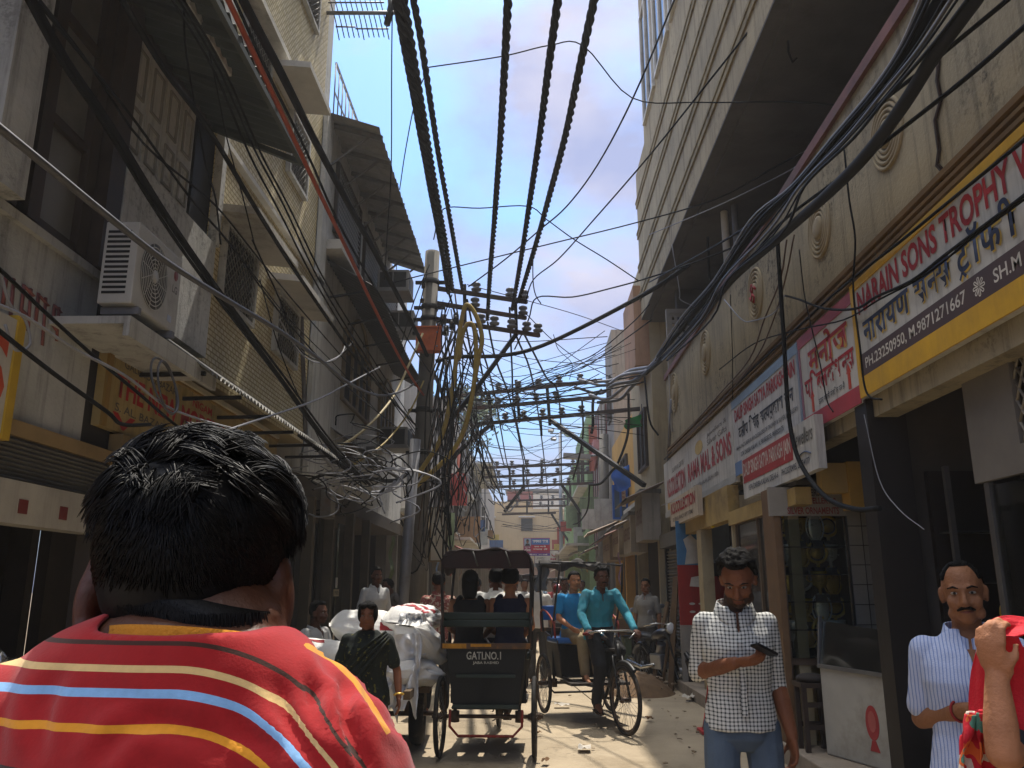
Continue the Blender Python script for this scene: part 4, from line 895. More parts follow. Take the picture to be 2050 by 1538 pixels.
# right row
t, part, m = facade('weathered_building', 'narrow weathered cream building with a jutting room next to the long cream block', 2.62, 17.05, 20.5, 8.9, 'a89a7c', 1, ((18, 19, 6.6, 7.8), (18, 19.2, 4.2, 5.4)), ledges=((17.1, 20.5, 3.3, .3),))
q = MB(); q.box(2.3, 2.615, 17.1, 19.0, 6.2, 8.0); part('jutting_room', q, mat('salmon_wall', 'a98467', 0.9, 0.25, 1.5, streak=0.4, coord='World'))
t, part, m = facade('grey_tower_house', 'tall grey concrete house streaked with damp beyond the cream block', 2.75, 26.2, 28.5, 9.9, '8f8a82', 1, ((26.8, 27.6, 7, 8.4),), streak=0.8)
t, part, m = facade('ochre_house', 'ochre yellow house with a pierced ventilator facing down the lane', 2.65, 20.6, 26.1, 5.9, 'c2974e', 1, ((22, 23.2, 3.8, 5), (24, 25, 3.8, 5)), streak=0.25)
q = MB()
for i in range(4):
    for j in range(9): q.box(3.0 + .1 * i, 3.06 + .1 * i, 20.585, 20.598, 4.5 + .1 * j, 4.56 + .1 * j)
part('ventilator', q, M_dark)
# striped facade
t, part, m = facade('striped_facade_house', 'narrow house front with dark red, white and black vertical stripes', 2.55, 28.6, 32.5, 8.0, '8e8578', 1, (), streak=0.2)
for k in range(12):
    q = MB(); y = 28.7 + k * .31; q.box(2.50, 2.549, y, y + (.16 if k % 3 else .1), 3.0, 7.9); part('stripe', q, mat(('stripe_white', 'stripe_maroon', 'stripe_black')[k % 3], ('bdb7b0', '6e2628', '1d1b1c')[k % 3], 0.6, 0.15, 3))
for k in range(10):
    q = MB(); x = 2.6 + k * .12; q.box(x, x + .07, 28.55, 28.599, 3.0, 7.9); part('stripe', q, mat(('stripe_white', 'stripe_maroon', 'stripe_black')[k % 3], 'bdb7b0', 0.6))
q = MB(); q.box(2.3, 2.495, 29, 29.8, 6.2, 6.7); part('lamp_box', q, mat('pink_box', 'c48a86', 0.6))
t, part, m = facade('green_house', 'pale green painted house past the striped front', 2.35, 33, 41, 8.4, '86a074', 1, ((35, 36.2, 6, 7.4), (38, 39.2, 6, 7.4), (35, 36.2, 4, 5), (38, 39.2, 4, 5)), streak=0.25, ledges=((33, 41, 5.5, .4), (33, 41, 3.2, .9)))
t, part, m = facade('light_green_house', 'lower light green house at the far end of the lane', 2.2, 41.2, 52, 7.6, '8fac7a', 1, ((43, 44, 5.5, 6.8), (46, 47, 5.5, 6.8)), ledges=((41.2, 52, 3.2, .9),))
t, part, m = facade('far_tan_house', 'tan house front beyond the light green house', 2.6, 52.2, 69.5, 7.0, 'a58f70', 1, ((55, 56, 4.5, 5.8), (59, 60, 4.5, 5.8), (63, 64, 4.5, 5.8)))
# left row
t, part, m = facade('grey_long_house', 'long grey house front behind the wire covered pole', -3.1, 19.6, 29, 7.0, '837f79', -1, ((21, 22.2, 4, 5.5), (24, 25.2, 4, 5.5), (27, 28, 4, 5.5)), ledges=((19.6, 29, 3.3, .7),))
t, part, m = facade('peeling_house', 'peeling grey house with an orange door panel high on its wall', -2.95, 29.1, 38, 8.3, '8d867c', -1, ((30, 31, 6, 7.4), (35, 36.2, 6, 7.4), (32.6, 33.6, 4, 5.2)), ledges=((29.1, 38, 5.4, .5), (29.1, 38, 3.2, .9)), streak=0.75)
q = MB(); q.box(-2.95, -2.9, 33.6, 34.6, 5.7, 7.3); part('orange_panel', q, mat('orange_panel', 'b5573a', 0.7))
t, part, m = facade('brown_eaves_house', 'brownish house with a shaded eave on the far side of the lane', -2.75, 38.2, 48, 7.7, '7e7468', -1, ((40, 41, 5, 6.4), (44, 45, 5, 6.4)), ledges=((38.2, 48, 7.2, 1.0), (38.2, 48, 3.2, .9)))
t, part, m = facade('far_grey_house', 'far grey house front where the lane narrows', -2.9, 48.2, 69.5, 8.5, '8a8176', -1, ((51, 52, 5, 6.4), (56, 57, 5, 6.4), (61, 62, 5, 6.4)), ledges=((48.2, 69.5, 3.2, 1.0),))
# closing building across the end
t, part = building('end_building', 'beige flat roofed building closing the end of the lane', (0.5, 72, 0))
mE = mat('end_beige', 'b39d78', 0.9, 0.12, 0.6, streak=0.3, dirt='7d6b50', coord='World')
q = MB(); q.box(-6, 5.2, 72, 80, 3.6, 8.3); q.box(-6, 0.3, 72.5, 80, 8.3, 9.0); part('wall', q, mE)
q = MB(); q.box(-6, 5.2, 72.2, 80, 0, 3.59); part('shop_recess', q, mat('end_ochre', '8f7348', 0.85, 0.3, 1.0))
for x in (-3.6, -0.2, 3.3):
    f = MB(); f.box(x - .5, x + .5, 71.94, 71.999, 6.4, 6.46); f.box(x - .5, x + .5, 71.94, 71.999, 7.45, 7.5); f.box(x - .5, x - .42, 71.94, 71.999, 6.46, 7.45); f.box(x + .42, x + .5, 71.94, 71.999, 6.46, 7.45)
    fo = part('window', f, M_lwood); q = MB(); q.box(x - .42, x + .42, 71.97, 71.998, 6.46, 7.45); q.build('pane', M_darkscreen, fo); q = MB(); q.box(x - .7, x + .7, 71.5, 71.93, 7.55, 7.65); q.build('sunshade', M_chajja, fo)
q = MB(); q.box(-6, 5.2, 70.8, 71.999, 3.4, 3.6); part('awning', q, M_tin)
q = MB(); q.box(-1.0, 2.2, 71.9, 71.99, 2.2, 3.35); part('sign_panel', q, mat('pink_panel', 'bd9a8d', 0.7, 0.2, 1))
t, part = building('rooftop_block', 'red and white rooftop block above the end building', (-0.5, 84, 0))
q = MB(); q.box(-2.2, 0.4, 84, 88, 8, 11.2); part('red_wall', q, mat('rooftop_red', '8e4640', 0.8, 0.3, 1)); q = MB(); q.box(0.41, 4.5, 83.9, 88, 8, 11.0); part('wall', q, M_white_paint); q = MB(); q.box(-2.4, 4.6, 83.5, 88.2, 11.21, 11.4); part('roof', q, M_tin)
# banner with a portrait and white jewellery hoarding
hb0, hb1 = PY(1048, 1113, 40), PY(1101, 1077, 40)
hd = thing('banner', 'purple and red banner with a small portrait hanging over the far end of the lane', 'banner', (hb0.x, 40, hb0.z))
wB, hB = hb1.x - hb0.x, hb1.z - hb0.z
def bq(n, x0, x1, z0, z1, col, y=0.0):
    q = MB(); q.box(x0 * wB, x1 * wB, y, y + .03, z0 * hB, z1 * hB); return q.build(n, mat('banner_' + col, col, 0.6, 0.1, 3), hd)
bq('cloth', 0, 1, 0, 1, '9a2a5e'); bq('blue_panel', .3, .98, .62, .96, '4a6fae', -.012); bq('red_panel', .3, .98, .28, .60, 'b32238', -.012); bq('purple_strip', 0.0, 1, 0, .14, '52328a', -.012)
bq('portrait_ground', .03, .28, .55, .97, '8fa0b8', -.012)
q = MB(); q.slab([(wB * (.155 + .05 * cos(a * pi / 8)), -.016, hB * (.80 + .11 * sin(a * pi / 8))) for a in range(16)], (0, .003, 0)); q.build('portrait_face', mat('portrait_skin', '7c5642', 0.7), hd)
q = MB(); q.slab([(wB * (.155 + .052 * cos(a * pi / 8)), -.018, hB * (.84 + .09 * sin(a * pi / 8))) for a in range(9)], (0, .003, 0)); q.slab([(wB * x, -.018, hB * z) for x, z in ((.06, .555), (.25, .555), (.22, .68), (.09, .68))], (0, .003, 0)); q.build('portrait_dark', mat('portrait_dark', '2a2426', 0.7), hd)
Mh = plane_matrix((0, -.012, 0), (1, 0, 0), (0, 0, 1)); wht = mat('letter_d8d2cc', 'd8d2cc')
for tk, a, b, c, d in ((['स', '-व', 'ा', 'ग', 'त', ' ', 'स', 'भा'], .34, .92, .72, .88), (['न', 'ग', 'र', ' ', 'वा', 'सी'], .40, .84, .47, .57), (['ब', 'धा', 'ई', ' ', 'ही'], .36, .9, .32, .42), (['द', 'री', 'बा', ' ', 'क', 'लां'], .1, .9, .03, .11), (['शु', 'भ'], .04, .26, .4, .5), (['का', 'म', 'ना'], .04, .27, .24, .36)):
    letter(tk, Mh, (a * wB, b * wB, c * hB, d * hB), wht, hd, bold=0.03, deva=True, thick=.004)
h0, h1 = PY(1070, 1129, 43), PY(1119, 1102, 43)
hd2 = thing('white_hoarding', 'white hoarding with a thin dark border and a red necklace below the purple banner', 'hoarding', (h0.x, 43, h0.z))
w2, h2 = h1.x - h0.x, h1.z - h0.z
q = MB(); q.box(0, w2, 0, .04, 0, h2); q.build('board', mat('board_c3c0ba', 'c3c0ba', 0.6, 0.1, 3), hd2)
q = MB(); q.box(0, w2, -.02, -.001, 0, .03); q.box(0, w2, -.02, -.001, h2 - .03, h2); q.box(0, .03, -.02, -.001, .03, h2 - .03); q.box(w2 - .03, w2, -.02, -.001, .03, h2 - .03); q.build('border', mat('border_violet', '54446a', 0.6), hd2)
q = MB(); q.torus((w2 * .8, -.01, h2 * .75), (0, 1, 0), .12, .02, 20, 4, a0=pi, a1=2 * pi)
for k in range(3): q.ell((w2 * .68 + .1 * k, -.01, h2 * .35), (.04, .01, .05))
q.build('necklace', mat('necklace_red', 'a8323c', 0.5), hd2)
letter('JEWELS', Mh, (w2 * .08, w2 * .45, h2 * .3, h2 * .5), mat('letter_77706a', '77706a'), hd2, bold=.02, thick=.004)
# more shop signs and awnings along the right row
q0 = [(16.2, 17.3, 2.45, 3.35, '8d8578', 'grey box sign sticking out above the lane past the shutter'), (18.2, 19.6, 2.3, 3.1, 'a09584', 'pale weathered signboard after the grey box sign'), (20.6, 22.2, 2.35, 3.0, '9a8a70', 'tan signboard over the shop of the ochre house'), (23.0, 25.2, 2.3, 2.95, '8f7d66', 'brown signboard over the second shop of the ochre house')]
for y0, y1, z0, z1, col, lb in q0:
    s_ = thing('shop_signboard', lb, 'shop sign', (2.2, y0, z0)); q = MB(); q.box(0, .35, 0, y1 - y0, 0, z1 - z0); q.build('board', mat('board_' + col, col, 0.7, 0.25, 2, streak=0.5), s_)
    q = MB(); q.box(-.04, .38, -.03, y1 - y0 + .03, z1 - z0, z1 - z0 + .08); q.build('cap', M_tin, s_)
    letter(random.choice(['JEWELLERS', 'SILVER HOUSE']), plane_matrix((0, 0, 0), (0, -1, 0), (0, 0, 1)), (-(y1 - y0) * .9, -(y1 - y0) * .1, (z1 - z0) * .35, (z1 - z0) * .7), mat('letter_70504a', '70504a'), s_, bold=.02)
for k, (y0, y1, z, lb, col) in enumerate(((16.0, 18.0, 3.55, 'rusty tin awning above the grey box sign', '6b5f54'), (18.4, 20.4, 3.2, 'ragged tin awning of the weathered building', '7a6f63'), (20.8, 26, 3.15, 'long red edged awning along the ochre house', '7d5a4c'), (28.6, 32, 3.1, 'faded awning under the striped house front', '8a7a68'))):
    a_ = thing('shop_awning', lb, 'awning', (2.62, y0, z)); q = MB(); L_ = y1 - y0
    q.grid(lambda u, v: (-.75 * v, L_ * u, -.32 * v + .02 * sin(u * L_ * 30)), int(L_ * 25), 2); q.build('sheet', mat('awning_' + col, col, 0.7, 0.35, 2), a_)
    q = MB(); q.tube([(-.75, 0, -.33), (-.75, L_, -.33)], .02, 5); q.build('rail', M_iron, a_)
# blue hoarding boxes
bb = thing('blue_sign_frame', 'bright blue framed hanging sign with a small cream notice on the right row', 'shop sign', (2.1, 21.8, 3.5))
a, b = PY(1231, 1036, 21.8), PY(1252, 975, 21.8); bb.location = (a.x, 21.8, a.z); w_, h_ = b.x - a.x, b.z - a.z
q = MB(); q.box(0, w_, 0, .08, 0, h_); q.build('panel', mat('board_3f5468', '3f5468', 0.5, 0.2, 3), bb)
q = MB(); e = .05; q.box(-e, 0, -.03, .1, -e, h_ + e); q.box(w_, w_ + e, -.03, .1, -e, h_ + e); q.box(0, w_, -.03, .1, -e, 0); q.box(0, w_, -.03, .1, h_, h_ + e); q.box(w_ * .45, w_ * .45 + e, -.03, -.001, 0, h_); q.build('frame', mat('bright_blue', '1f56a5', 0.5), bb)
q = MB(); q.box(w_ * .5 + e, w_ * .98, -.02, -.002, h_ * .35, h_ * .9); q.build('notice', mat('notice_cream', 'c2ae86', 0.6), bb)
for s, zz in (('KA', .75), ('PA', .6)): letter(s, plane_matrix((0, -.02, 0), (1, 0, 0), (0, 0, 1)), (w_ * .7, w_ * .92, h_ * zz, h_ * (zz + .1)), mat('letter_8d2f2c', '8d2f2c'), bb, bold=.03)
bt = thing('blue_tarpaulin', 'blue plastic sheet bunched above the blue framed sign', 'tarpaulin', PY(1250, 955, 21.6))
q = MB(); q.grid(lambda u, v: (-.3 + .62 * u + .04 * sin(9 * v), .1 * sin(7 * u + 3 * v), -.3 + .62 * v - .08 * sin(5 * u)), 16, 16); q.build('sheet', mat('tarp_blue', '2a5cae', 0.5, 0.2, 3), bt)
# green flag, red canvas
fl = thing('green_flag', 'small green flag sagging from the wall at the far corner of the cream block', 'flag', PY(1283, 820, 17.6))
q = MB(); q.grid(lambda u, v: (-.36 * u + .02 * sin(v * 8), .05 * sin(u * 6 + v * 3), -.1 - .28 * v * (1 - .3 * u) - .14 * u), 10, 8); q.build('cloth', mat('flag_green', '1f7a3c', 0.7), fl)
q = MB(); q.cyl((0.02, 0, -.45), (0.02, 0, .12), .012, n=6); q.build('pole', M_wood_dk, fl)
rc = thing('red_canvas', 'faded red canvas hanging from the wall before the green house', 'canvas', PY(1193, 905, 29.8))
q = MB(); q.grid(lambda u, v: (-.25 + .75 * u * (0.3 + .7 * v), .1 * sin(u * 7), -.7 + 1.7 * v), 10, 10); q.build('cloth', mat('canvas_red', 'b06a5a', 0.8, 0.3, 2), rc)
# tree beyond the left houses
M_leaf = mat('foliage', '4c5a38', 0.75, 0.5, 5.0); M_bark = mat('bark', '5a4a3a', 0.9, 0.3, 4)
def tree(loc, h, r, n, label):
    t = thing('tree', label, 'tree', loc); rnd = random.Random(3)
    q = MB(); q.tube([(0, 0, 0), (.1, 0, h * .35), (-.1, .1, h * .7), (0, 0, h)], [.22, .18, .12, .05], 8); tips = []
    for k in range(16):
        a = rnd.uniform(0, 6.28); z = h * rnd.uniform(.45, .95); e = Vector((cos(a), sin(a), .5)) * r * rnd.uniform(.5, 1); s = Vector((0, 0, z))
        q.tube([s, s + e * .5 + Vector((0, 0, .2)), s + e], [.07, .05, .02], 5); tips += [s + e, s + e * .7]
    q.build('trunk', M_bark, t)
    q = MB()
    for k in range(n):
        c = rnd.choice(tips) + Vector((rnd.gauss(0, 1), rnd.gauss(0, 1), rnd.gauss(0, .8))) * r * .22
        u = Vector((rnd.uniform(-1, 1), rnd.uniform(-1, 1), rnd.uniform(-1, 1))).normalized(); v = u.orthogonal().normalized(); s = rnd.uniform(.07, .16)
        q.quad(c - u * s, c + v * s * .5, c + u * s, c - v * s * .5)
    q.build('crown', M_leaf, t)
tree((-3.4, 43.5, 6.0), 5.4, 1.9, 2600, 'sparse leafy tree rising over the far left house fronts')
# street furniture: tall lamp post, concrete poles, LED lamp
lp = thing('lamp_post', 'tall grey tapered lamp post with floodlights at the far end of the lane', 'lamp post', (0, 0, 0))
lb_ = PY(1124, 1160, 48); lt_ = PY(1121, 868, 48); lp.location = (lb_.x, 48, 0)
q = MB(); q.tube([(0, 0, 0), (lt_.x - lb_.x, 0, lt_.z)], [.13, .09], 10); q.build('pole', mat('lamp_post_grey', '8f939b', 0.5, 0.1, 3), lp)
q = MB(); q.beam((-.55, 0, lt_.z), (.45, 0, lt_.z), .06, .06); q.build('crossbar', M_galv, lp)
for x, tz in ((-.5, .15), (-.35, -.35), (.3, .05), (.45, -.1)): q = MB(); q.obox((x, -.1, lt_.z + tz), (.3, .2, .16), (0.6, 0.2, x)); q.build('floodlight', M_galv, lp)
def concrete_pole(label, px, pyt, Y, r, name='utility_pole', top=None, n=10, lean=0):
    b = PY(px, 1200, Y); tp = PY(px + lean, pyt, Y)
    t = thing(name, label, 'utility pole', (b.x, Y, 0)); q = MB(); q.tube([(0, 0, 0), (tp.x - b.x, 0, tp.z)], [r * 1.15, r * .8], n); q.build('post', mat('pole_concrete', '66625b', 0.85, 0.25, 3, streak=0.5, dirt='3a3632'), t); return t
tR = concrete_pole('weathered concrete pole in front of the striped house front', 1206, 870, 27.5, .2, lean=3)
sl = thing('street_light', 'long grey street light sticking out sideways from the far concrete pole', 'street light', PY(1200, 914, 27.2))
q = MB(); q.obox((-.75, 0, 0), (.9, .3, .16), (0, .06, 0)); q.build('lamp_head', mat('lamp_head_grey', '7d7b78', 0.5), sl); q = MB(); q.tube([(-.35, 0, 0.02), (.1, 0, .05), (.35, .1, 0)], .04, 6); q.build('arm', M_galv, sl)
q = MB(); q.obox((-.75, 0, -.085), (.8, .24, .02), (0, .06, 0)); q.build('lens', mat('lamp_lens', 'a8a6a0', 0.3), sl)
ob = thing('orange_junction_box', 'orange metal box on a thin pole at the far end of the lane', 'junction box', PY(1145, 1033, 45))
q = MB(); q.box(-.28, .28, -.1, .1, -.3, .3); q.build('case', mat('box_orange', 'b5573a', 0.6), ob); q = MB(); q.cyl((.1, .15, -ob.location.z), (.1, .15, .5), .06, n=8); q.build('pole', M_galv, ob); q = MB(); q.box(-.3, .3, -.12, .12, .3, .33); q.build('lid', mat('box_orange', 'b5573a'), ob)
# ================================================================ POLES, CROSSARMS, CABLES
M_wire = {'k': mat('wire_black', '111112', 0.7, 0.15, 9, spec=.15), 'g': mat('wire_grey', '4d4d50', 0.5, 0.2, 9), 'o': mat('wire_orange', 'a5482b', 0.55, 0.2, 9),
          'y': mat('hose_yellow', '9a8440', 0.55, 0.25, 5, dirt='6d5c30'), 'c': mat('wire_cream', 'b3a47c', 0.6, 0.2, 9), 'b': mat('wire_brown', '4f3a28', 0.6, 0.2, 9), 'd': mat('cable_weathered', '1d1d1f', 0.75, 0.3, 6), 's': mat('wire_silver', '84858a', 0.5, 0.2, 9)}
CONC = mat('pole_concrete', '8a857c')
def pts3(pts, X=None, Z=None, Y=None):
    out = []
    for p in pts:
        if len(p) == 3: out.append(PY(*p))
        elif Z is not None: out.append(PZ(p[0], p[1], Z))
        elif X is not None: out.append(PX(p[0], p[1], X))
        else: out.append(PY(p[0], p[1], Y))
    return out
def wire(label, col, r, pts, X=None, Z=None, Y=None, group=None, cat='cable', name='cable', n=5, sub=5):
    P = pts3(pts, X, Z, Y); o0 = P[0].copy()
    q = MB(); q.tube([p - o0 for p in spline(P, sub)], r, n)
    o = q.build(name, M_wire[col]); o.location = o0; o['label'] = label; o['category'] = cat
    if group: o['group'] = group
    return o
def twisted(label, pts, Z, r=0.034, off=0.034, pitch=0.5, strands=3, group='twisted power cables along the middle of the lane'):
    P = pts3(pts, Z=Z); S = spline(P, 24); o0 = P[0].copy()
    # resample evenly
    D = [0.0]
    for a, b in zip(S, S[1:]): D.append(D[-1] + (b - a).length)
    n = int(D[-1] / 0.05); R = []; j = 0
    for i in range(n + 1):
        d = D[-1] * i / n
        while j < len(D) - 2 and D[j + 1] < d: j += 1
        R.append(S[j].lerp(S[j + 1], (d - D[j]) / max(1e-9, D[j + 1] - D[j])))
    q = MB(); t = (R[-1] - R[0]).normalized(); u, v, _ = basis(t); ph = random.uniform(0, 6)
    for k in range(strands):
        q.tube([R[i] - o0 + u * (cos(ph + 2 * pi * (i * .05 / pitch + k / strands)) * off) + v * (sin(ph + 2 * pi * (i * .05 / pitch + k / strands)) * off) for i in range(n + 1)], r, 5)
    o = q.build('power_cable', M_wire['d']); o.location = o0; o['label'] = label; o['category'] = 'cable'; o['group'] = group
    return o
ZC = 7.15
twisted('leftmost and thickest of the twisted black cables crossing the open sky', [(776, -60), (795, 0), (830, 190), (862, 370), (884, 490), (899, 585)], ZC, .028, .032)
twisted('twisted black cable pressed against the thickest one at the edge of the sky', [(790, -60), (808, 0), (841, 190), (871, 370), (893, 490), (906, 580)], ZC, .024, .023)
twisted('thinner twisted black cable between the thick pair and the central one', [(820, -60), (828, 0), (846, 100), (880, 320), (905, 460), (926, 580)], ZC, .022, .020)
twisted('middle twisted black cable hanging straight down the centre of the sky', [(1020, -60), (1017, 0), (1012, 110), (1003, 260), (991, 430), (982, 540), (976, 640)], ZC, .026, .023)
twisted('twisted black cable second from the cream building side of the sky', [(1124, -60), (1117, 0), (1098, 140), (1078, 290), (1060, 410), (1043, 520), (1026, 620)], ZC, .026, .023)
twisted('twisted black cable nearest the long cream building', [(1204, -60), (1190, 0), (1160, 140), (1130, 280), (1098, 400), (1070, 500), (1038, 605)], ZC, .026, .023)
# main pole with its fittings
pt, pb = PY(866, 505, 15), PY(828, 1200, 15)
pole = thing('utility_pole', 'grey concrete pole with steel bands wrapped in wires on the far side of the cart', 'utility pole', (pb.x - .02, 15, 0.0))
q = MB(); d = Vector((pt.x - pb.x + .02, 0, pt.z)); q.tube([(0, 0, 0), d * .5, d], [.18, .155, .14], 14); q.build('shaft', mat('pole_concrete', '8a857c'), pole)
for f_ in (.92, .855, .825, .79, .6, .5):
    c = d * f_; q = MB(); q.tube([c - d.normalized() * .05, c + d.normalized() * .05], .165, 14); q.box(c.x - .3, c.x + .3, -.03, .03, c.z - .03, c.z + .03); q.build('band', M_iron, pole)
oc = PY(858, 682, 14.75)
ob = thing('junction_box', 'orange electrical box bolted to the grey concrete pole', 'junction box', oc)
q = MB(); q.box(-.23, .23, -.1, .12, -.22, .22); q.build('case', mat('box_bright_orange', 'c4602c', 0.55, 0.2, 4, dirt='7d3d20'), ob, bevel=.01); q = MB(); q.box(-.26, .25, -.13, .13, .2205, .25); q.build('lid', mat('box_bright_orange', 'c4602c'), ob)
for x, z in ((.17, .13), (.17, -.14), (-.17, .1)): q = MB(); q.cyl((x, -.12, z), (x, -.1, z), .018, n=8); q.build('bolt', M_steel, ob)
pole2 = thing('steel_pole', 'thin shiny steel pipe pole leaning beside the concrete pole', 'pole', (PY(796, 1280, 13).x, 13, 0))
q = MB(); e = PY(832, 880, 13); q.tube([(0, 0, 0), (e.x - pole2.location.x, 0, e.z)], .085, 12); q.build('pipe', M_galv, pole2)
pole3 = thing('concrete_pole', 'second thicker pole standing right behind the leaning steel pipe', 'pole', (PY(838, 1280, 16.5).x, 16.5, 0))
q = MB(); e = PY(850, 760, 16.5); q.tube([(0, 0, 0), (e.x - pole3.location.x, 0, e.z)], [.15, .13], 12); q.build('shaft', mat('pole_concrete', '8a857c'), pole3)
# crossarm frames with insulators
def insulator(q, p, s=1.0): q.lathe([(.02, 0), (.03, .02), (.075, .03), (.085, .06), (.05, .075), (.045, .1), (.075, .12), (.07, .15), (.03, .17)], Vector(p), 10)
M_ins = mat('insulator_glaze', '6a6a6e', 0.35, 0.2, 5)
def frame(label, arms, posts=(), braces=(), ins=(), w=.07, s=1.0):
    A = [(PY(*a), PY(*b)) for a, b in arms]; o0 = A[0][0].copy(); t = thing('crossarm_frame', label, 'crossarm frame', o0)
    for a, b in A: q = MB(); q.beam(a - o0, b - o0, w, w); q.build('arm', mat('rusty_angle_iron', '3c2f2b', 0.7, 0.35, 5, dirt='5a3526'), t)
    for a, b in posts: q = MB(); q.beam(PY(*a) - o0, PY(*b) - o0, w * .9, w * .9); q.build('post', M_iron, t)
    for a, b in braces: q = MB(); q.beam(PY(*a) - o0, PY(*b) - o0, w * 1.1, w * 1.1); q.build('brace', M_iron, t)
    for k, f_ in ins:
        a, b = A[k]; p = a.lerp(b, f_) - o0 + Vector((0, 0, w / 2)); q = MB(); insulator(q, (0, 0, 0)); o = q.build('insulator', M_ins, t); o.location = p; o.scale = (s, s, s)
    return t
frame('steel crossarm frame with white insulators fixed to the grey concrete pole', [((845, 573, 14.9), (1055, 605, 16)), ((842, 602, 14.9), (1053, 637, 16)), ((872, 639, 14.9), (1080, 672, 16))],
      [((930, 570, 15.35), (931, 660, 15.35)), ((1032, 598, 15.88), (1034, 672, 15.88))], [((1034, 668, 15.9), (950, 783, 15.5)), ((950, 783, 15.5), (888, 858, 15.2))],
      [(0, .5), (0, .83), (0, .97), (1, .50), (1, .97), (2, .42), (2, .55), (2, .72), (2, .87), (2, .985)], .075, 1.25)
frame('rusty three rail crossarm frame spanning the lane behind the yellow hoses', [((885, 797, 21), (1205, 762, 19.2)), ((888, 823, 21), (1195, 796, 19.2)), ((940, 851, 21), (1288, 818, 19))],
      [((1033, 761, 20.2), (1040, 842, 20.2)), ((1095, 772, 19.9), (1101, 852, 19.9)), ((979, 786, 20.6), (985, 862, 20.6))], [((1103, 842, 19.9), (1290, 972, 17.2)), ((981, 852, 20.6), (893, 925, 20.8))],
      [(0, k / 8) for k in range(1, 8)] + [(1, k / 8) for k in range(1, 7)] + [(2, k / 9) for k in range(1, 7)], .085, 1.1)
frame('three rail crossarm frame in the middle distance beside the lamp post', [((965, 937, 33), (1210, 927, 32)), ((969, 956, 33), (1207, 945, 32)), ((975, 976, 33), (1195, 967, 32))],
      [((1047, 930, 32.6), (1049, 984, 32.6)), ((1084, 924, 32.5), (1085, 968, 32.5)), ((1020, 934, 32.8), (1021, 980, 32.8))], [((1048, 976, 32.6), (1010, 1025, 32.8)), ((1124, 970, 32.3), (1187, 1062, 32))],
      [(0, k / 8) for k in range(1, 8)] + [(1, k / 8) for k in range(1, 8)] + [(2, k / 8) for k in range(1, 7)], .1, 1.2)
frame('smallest and farthest crossarm frame before the end building', [((1016, 1003, 48), (1153, 999, 47.5)), ((1012, 1015, 48), (1153, 1012, 47.5)), ((1005, 1030, 48), (1113, 1027, 47.6))],
      [((1098, 998, 47.7), (1098, 1030, 47.7)), ((1055, 1000, 47.8), (1055, 1031, 47.8))], [((1104, 1029, 47.7), (1145, 1095, 47.5))], [(0, k / 6) for k in range(1, 6)] + [(1, k / 6) for k in range(1, 6)], .11, 1.3)
# conductors from frame to frame
gC = 'thin conductors running from frame to frame'
for pts in ([(976, 645, 15.5), (993, 722, 17), (1023, 807, 20), (1047, 920, 29), (1064, 1012, 48)], [(1047, 664, 15.9), (1092, 753, 18), (1120, 807, 20), (1124, 968, 32)], [(1020, 616, 15.7), (1025, 739, 18), (1031, 828, 20.3), (1056, 944, 32.5)],
            [(930, 640, 15.3), (946, 720, 17), (965, 800, 20.8)], [(935, 600, 15.3), (962, 730, 17.5), (985, 838, 20.8), (1010, 935, 33)], [(951, 655, 15.5), (990, 790, 20.5), (1018, 940, 33), (1040, 1003, 48)],
            [(1033, 671, 15.9), (1068, 770, 20), (1090, 924, 32), (1098, 1000, 48)], [(899, 588, 15), (930, 690, 17), (972, 800, 20.8)]):
    wire('thin dark conductor strung from one crossarm frame to the next down the lane', 'k', .022, pts, group=gC)
# antenna
an0 = PY(655, 26, 10.6); an = thing('tv_antenna', 'television antenna with many thin rods sticking out over the lane at the top', 'antenna', an0)
q = MB(); q.tube([(-.1, 0, 0), (1.25, 0, -.02)], .03, 8); q.build('mast', M_galv, an)
q = MB()
for k in range(11): x = .08 + .075 * k; q.tube([(x - .06, -.1, .28), (x + .04, .05, -.10), (x + .1, .1, -.36 if k % 5 else -.40)], .008, 4)
q.build('rods', M_iron, an)
q = MB()
for z, x0, x1, y in ((.14, .02, .86, -.05), (-.18, .12, .42, .08), (-.22, .42, .92, .08)): q.tube([(x0, y, z), (x1, y, z - .01)], .013, 5)
q.build('crossbar', M_galv, an); q = MB(); q.tube([(.92, 0, .3), (.97, 0, .1), (.9, .03, -.2)], [.03, .06, .05], 6); q.build('feed_box', M_iron, an)
# ---- cables along the left row
wire('thickest black cable running down from the top above the left houses to the pole', 'k', .034, [(470, -60), (487, 0), (560, 140), (640, 300), (704, 420), (772, 545), (850, 700), (893, 810)], X=-1.9)
wire('orange red conduit sloping across the left houses to the pole', 'o', .021, [(430, -60), (457, 0), (540, 175), (620, 345), (690, 490), (756, 630), (820, 750), (880, 835)], X=-1.95)
wire('black cable close beside the thickest one above the left houses', 'k', .012, [(470, 0), (545, 165), (612, 300), (690, 470), (790, 640), (870, 760)], X=-1.85)
wire('thick black cable crossing in front of the dark tin canopy', 'k', .018, [(215, -50), (245, 0), (330, 140), (420, 262), (520, 430), (620, 585), (735, 745), (840, 860)], X=-2.05)
for i, (dx, dy) in enumerate(((0, 0), (9, -6), (20, -4))):
    wire('thin black wire of the trio passing over the dark tin canopy', 'k', .009, [(318 + dx, -30 + dy), (345 + dx, 0 + dy), (430 + dx, 145 + dy), (500 + dx, 310 + dy * 2), (560 + dx, 425 + dy * 2), (640 + dx, 580), (740 + dx, 740), (840 + dx * .5, 880)], X=-2.1, group='trio of thin wires over the tin canopy')
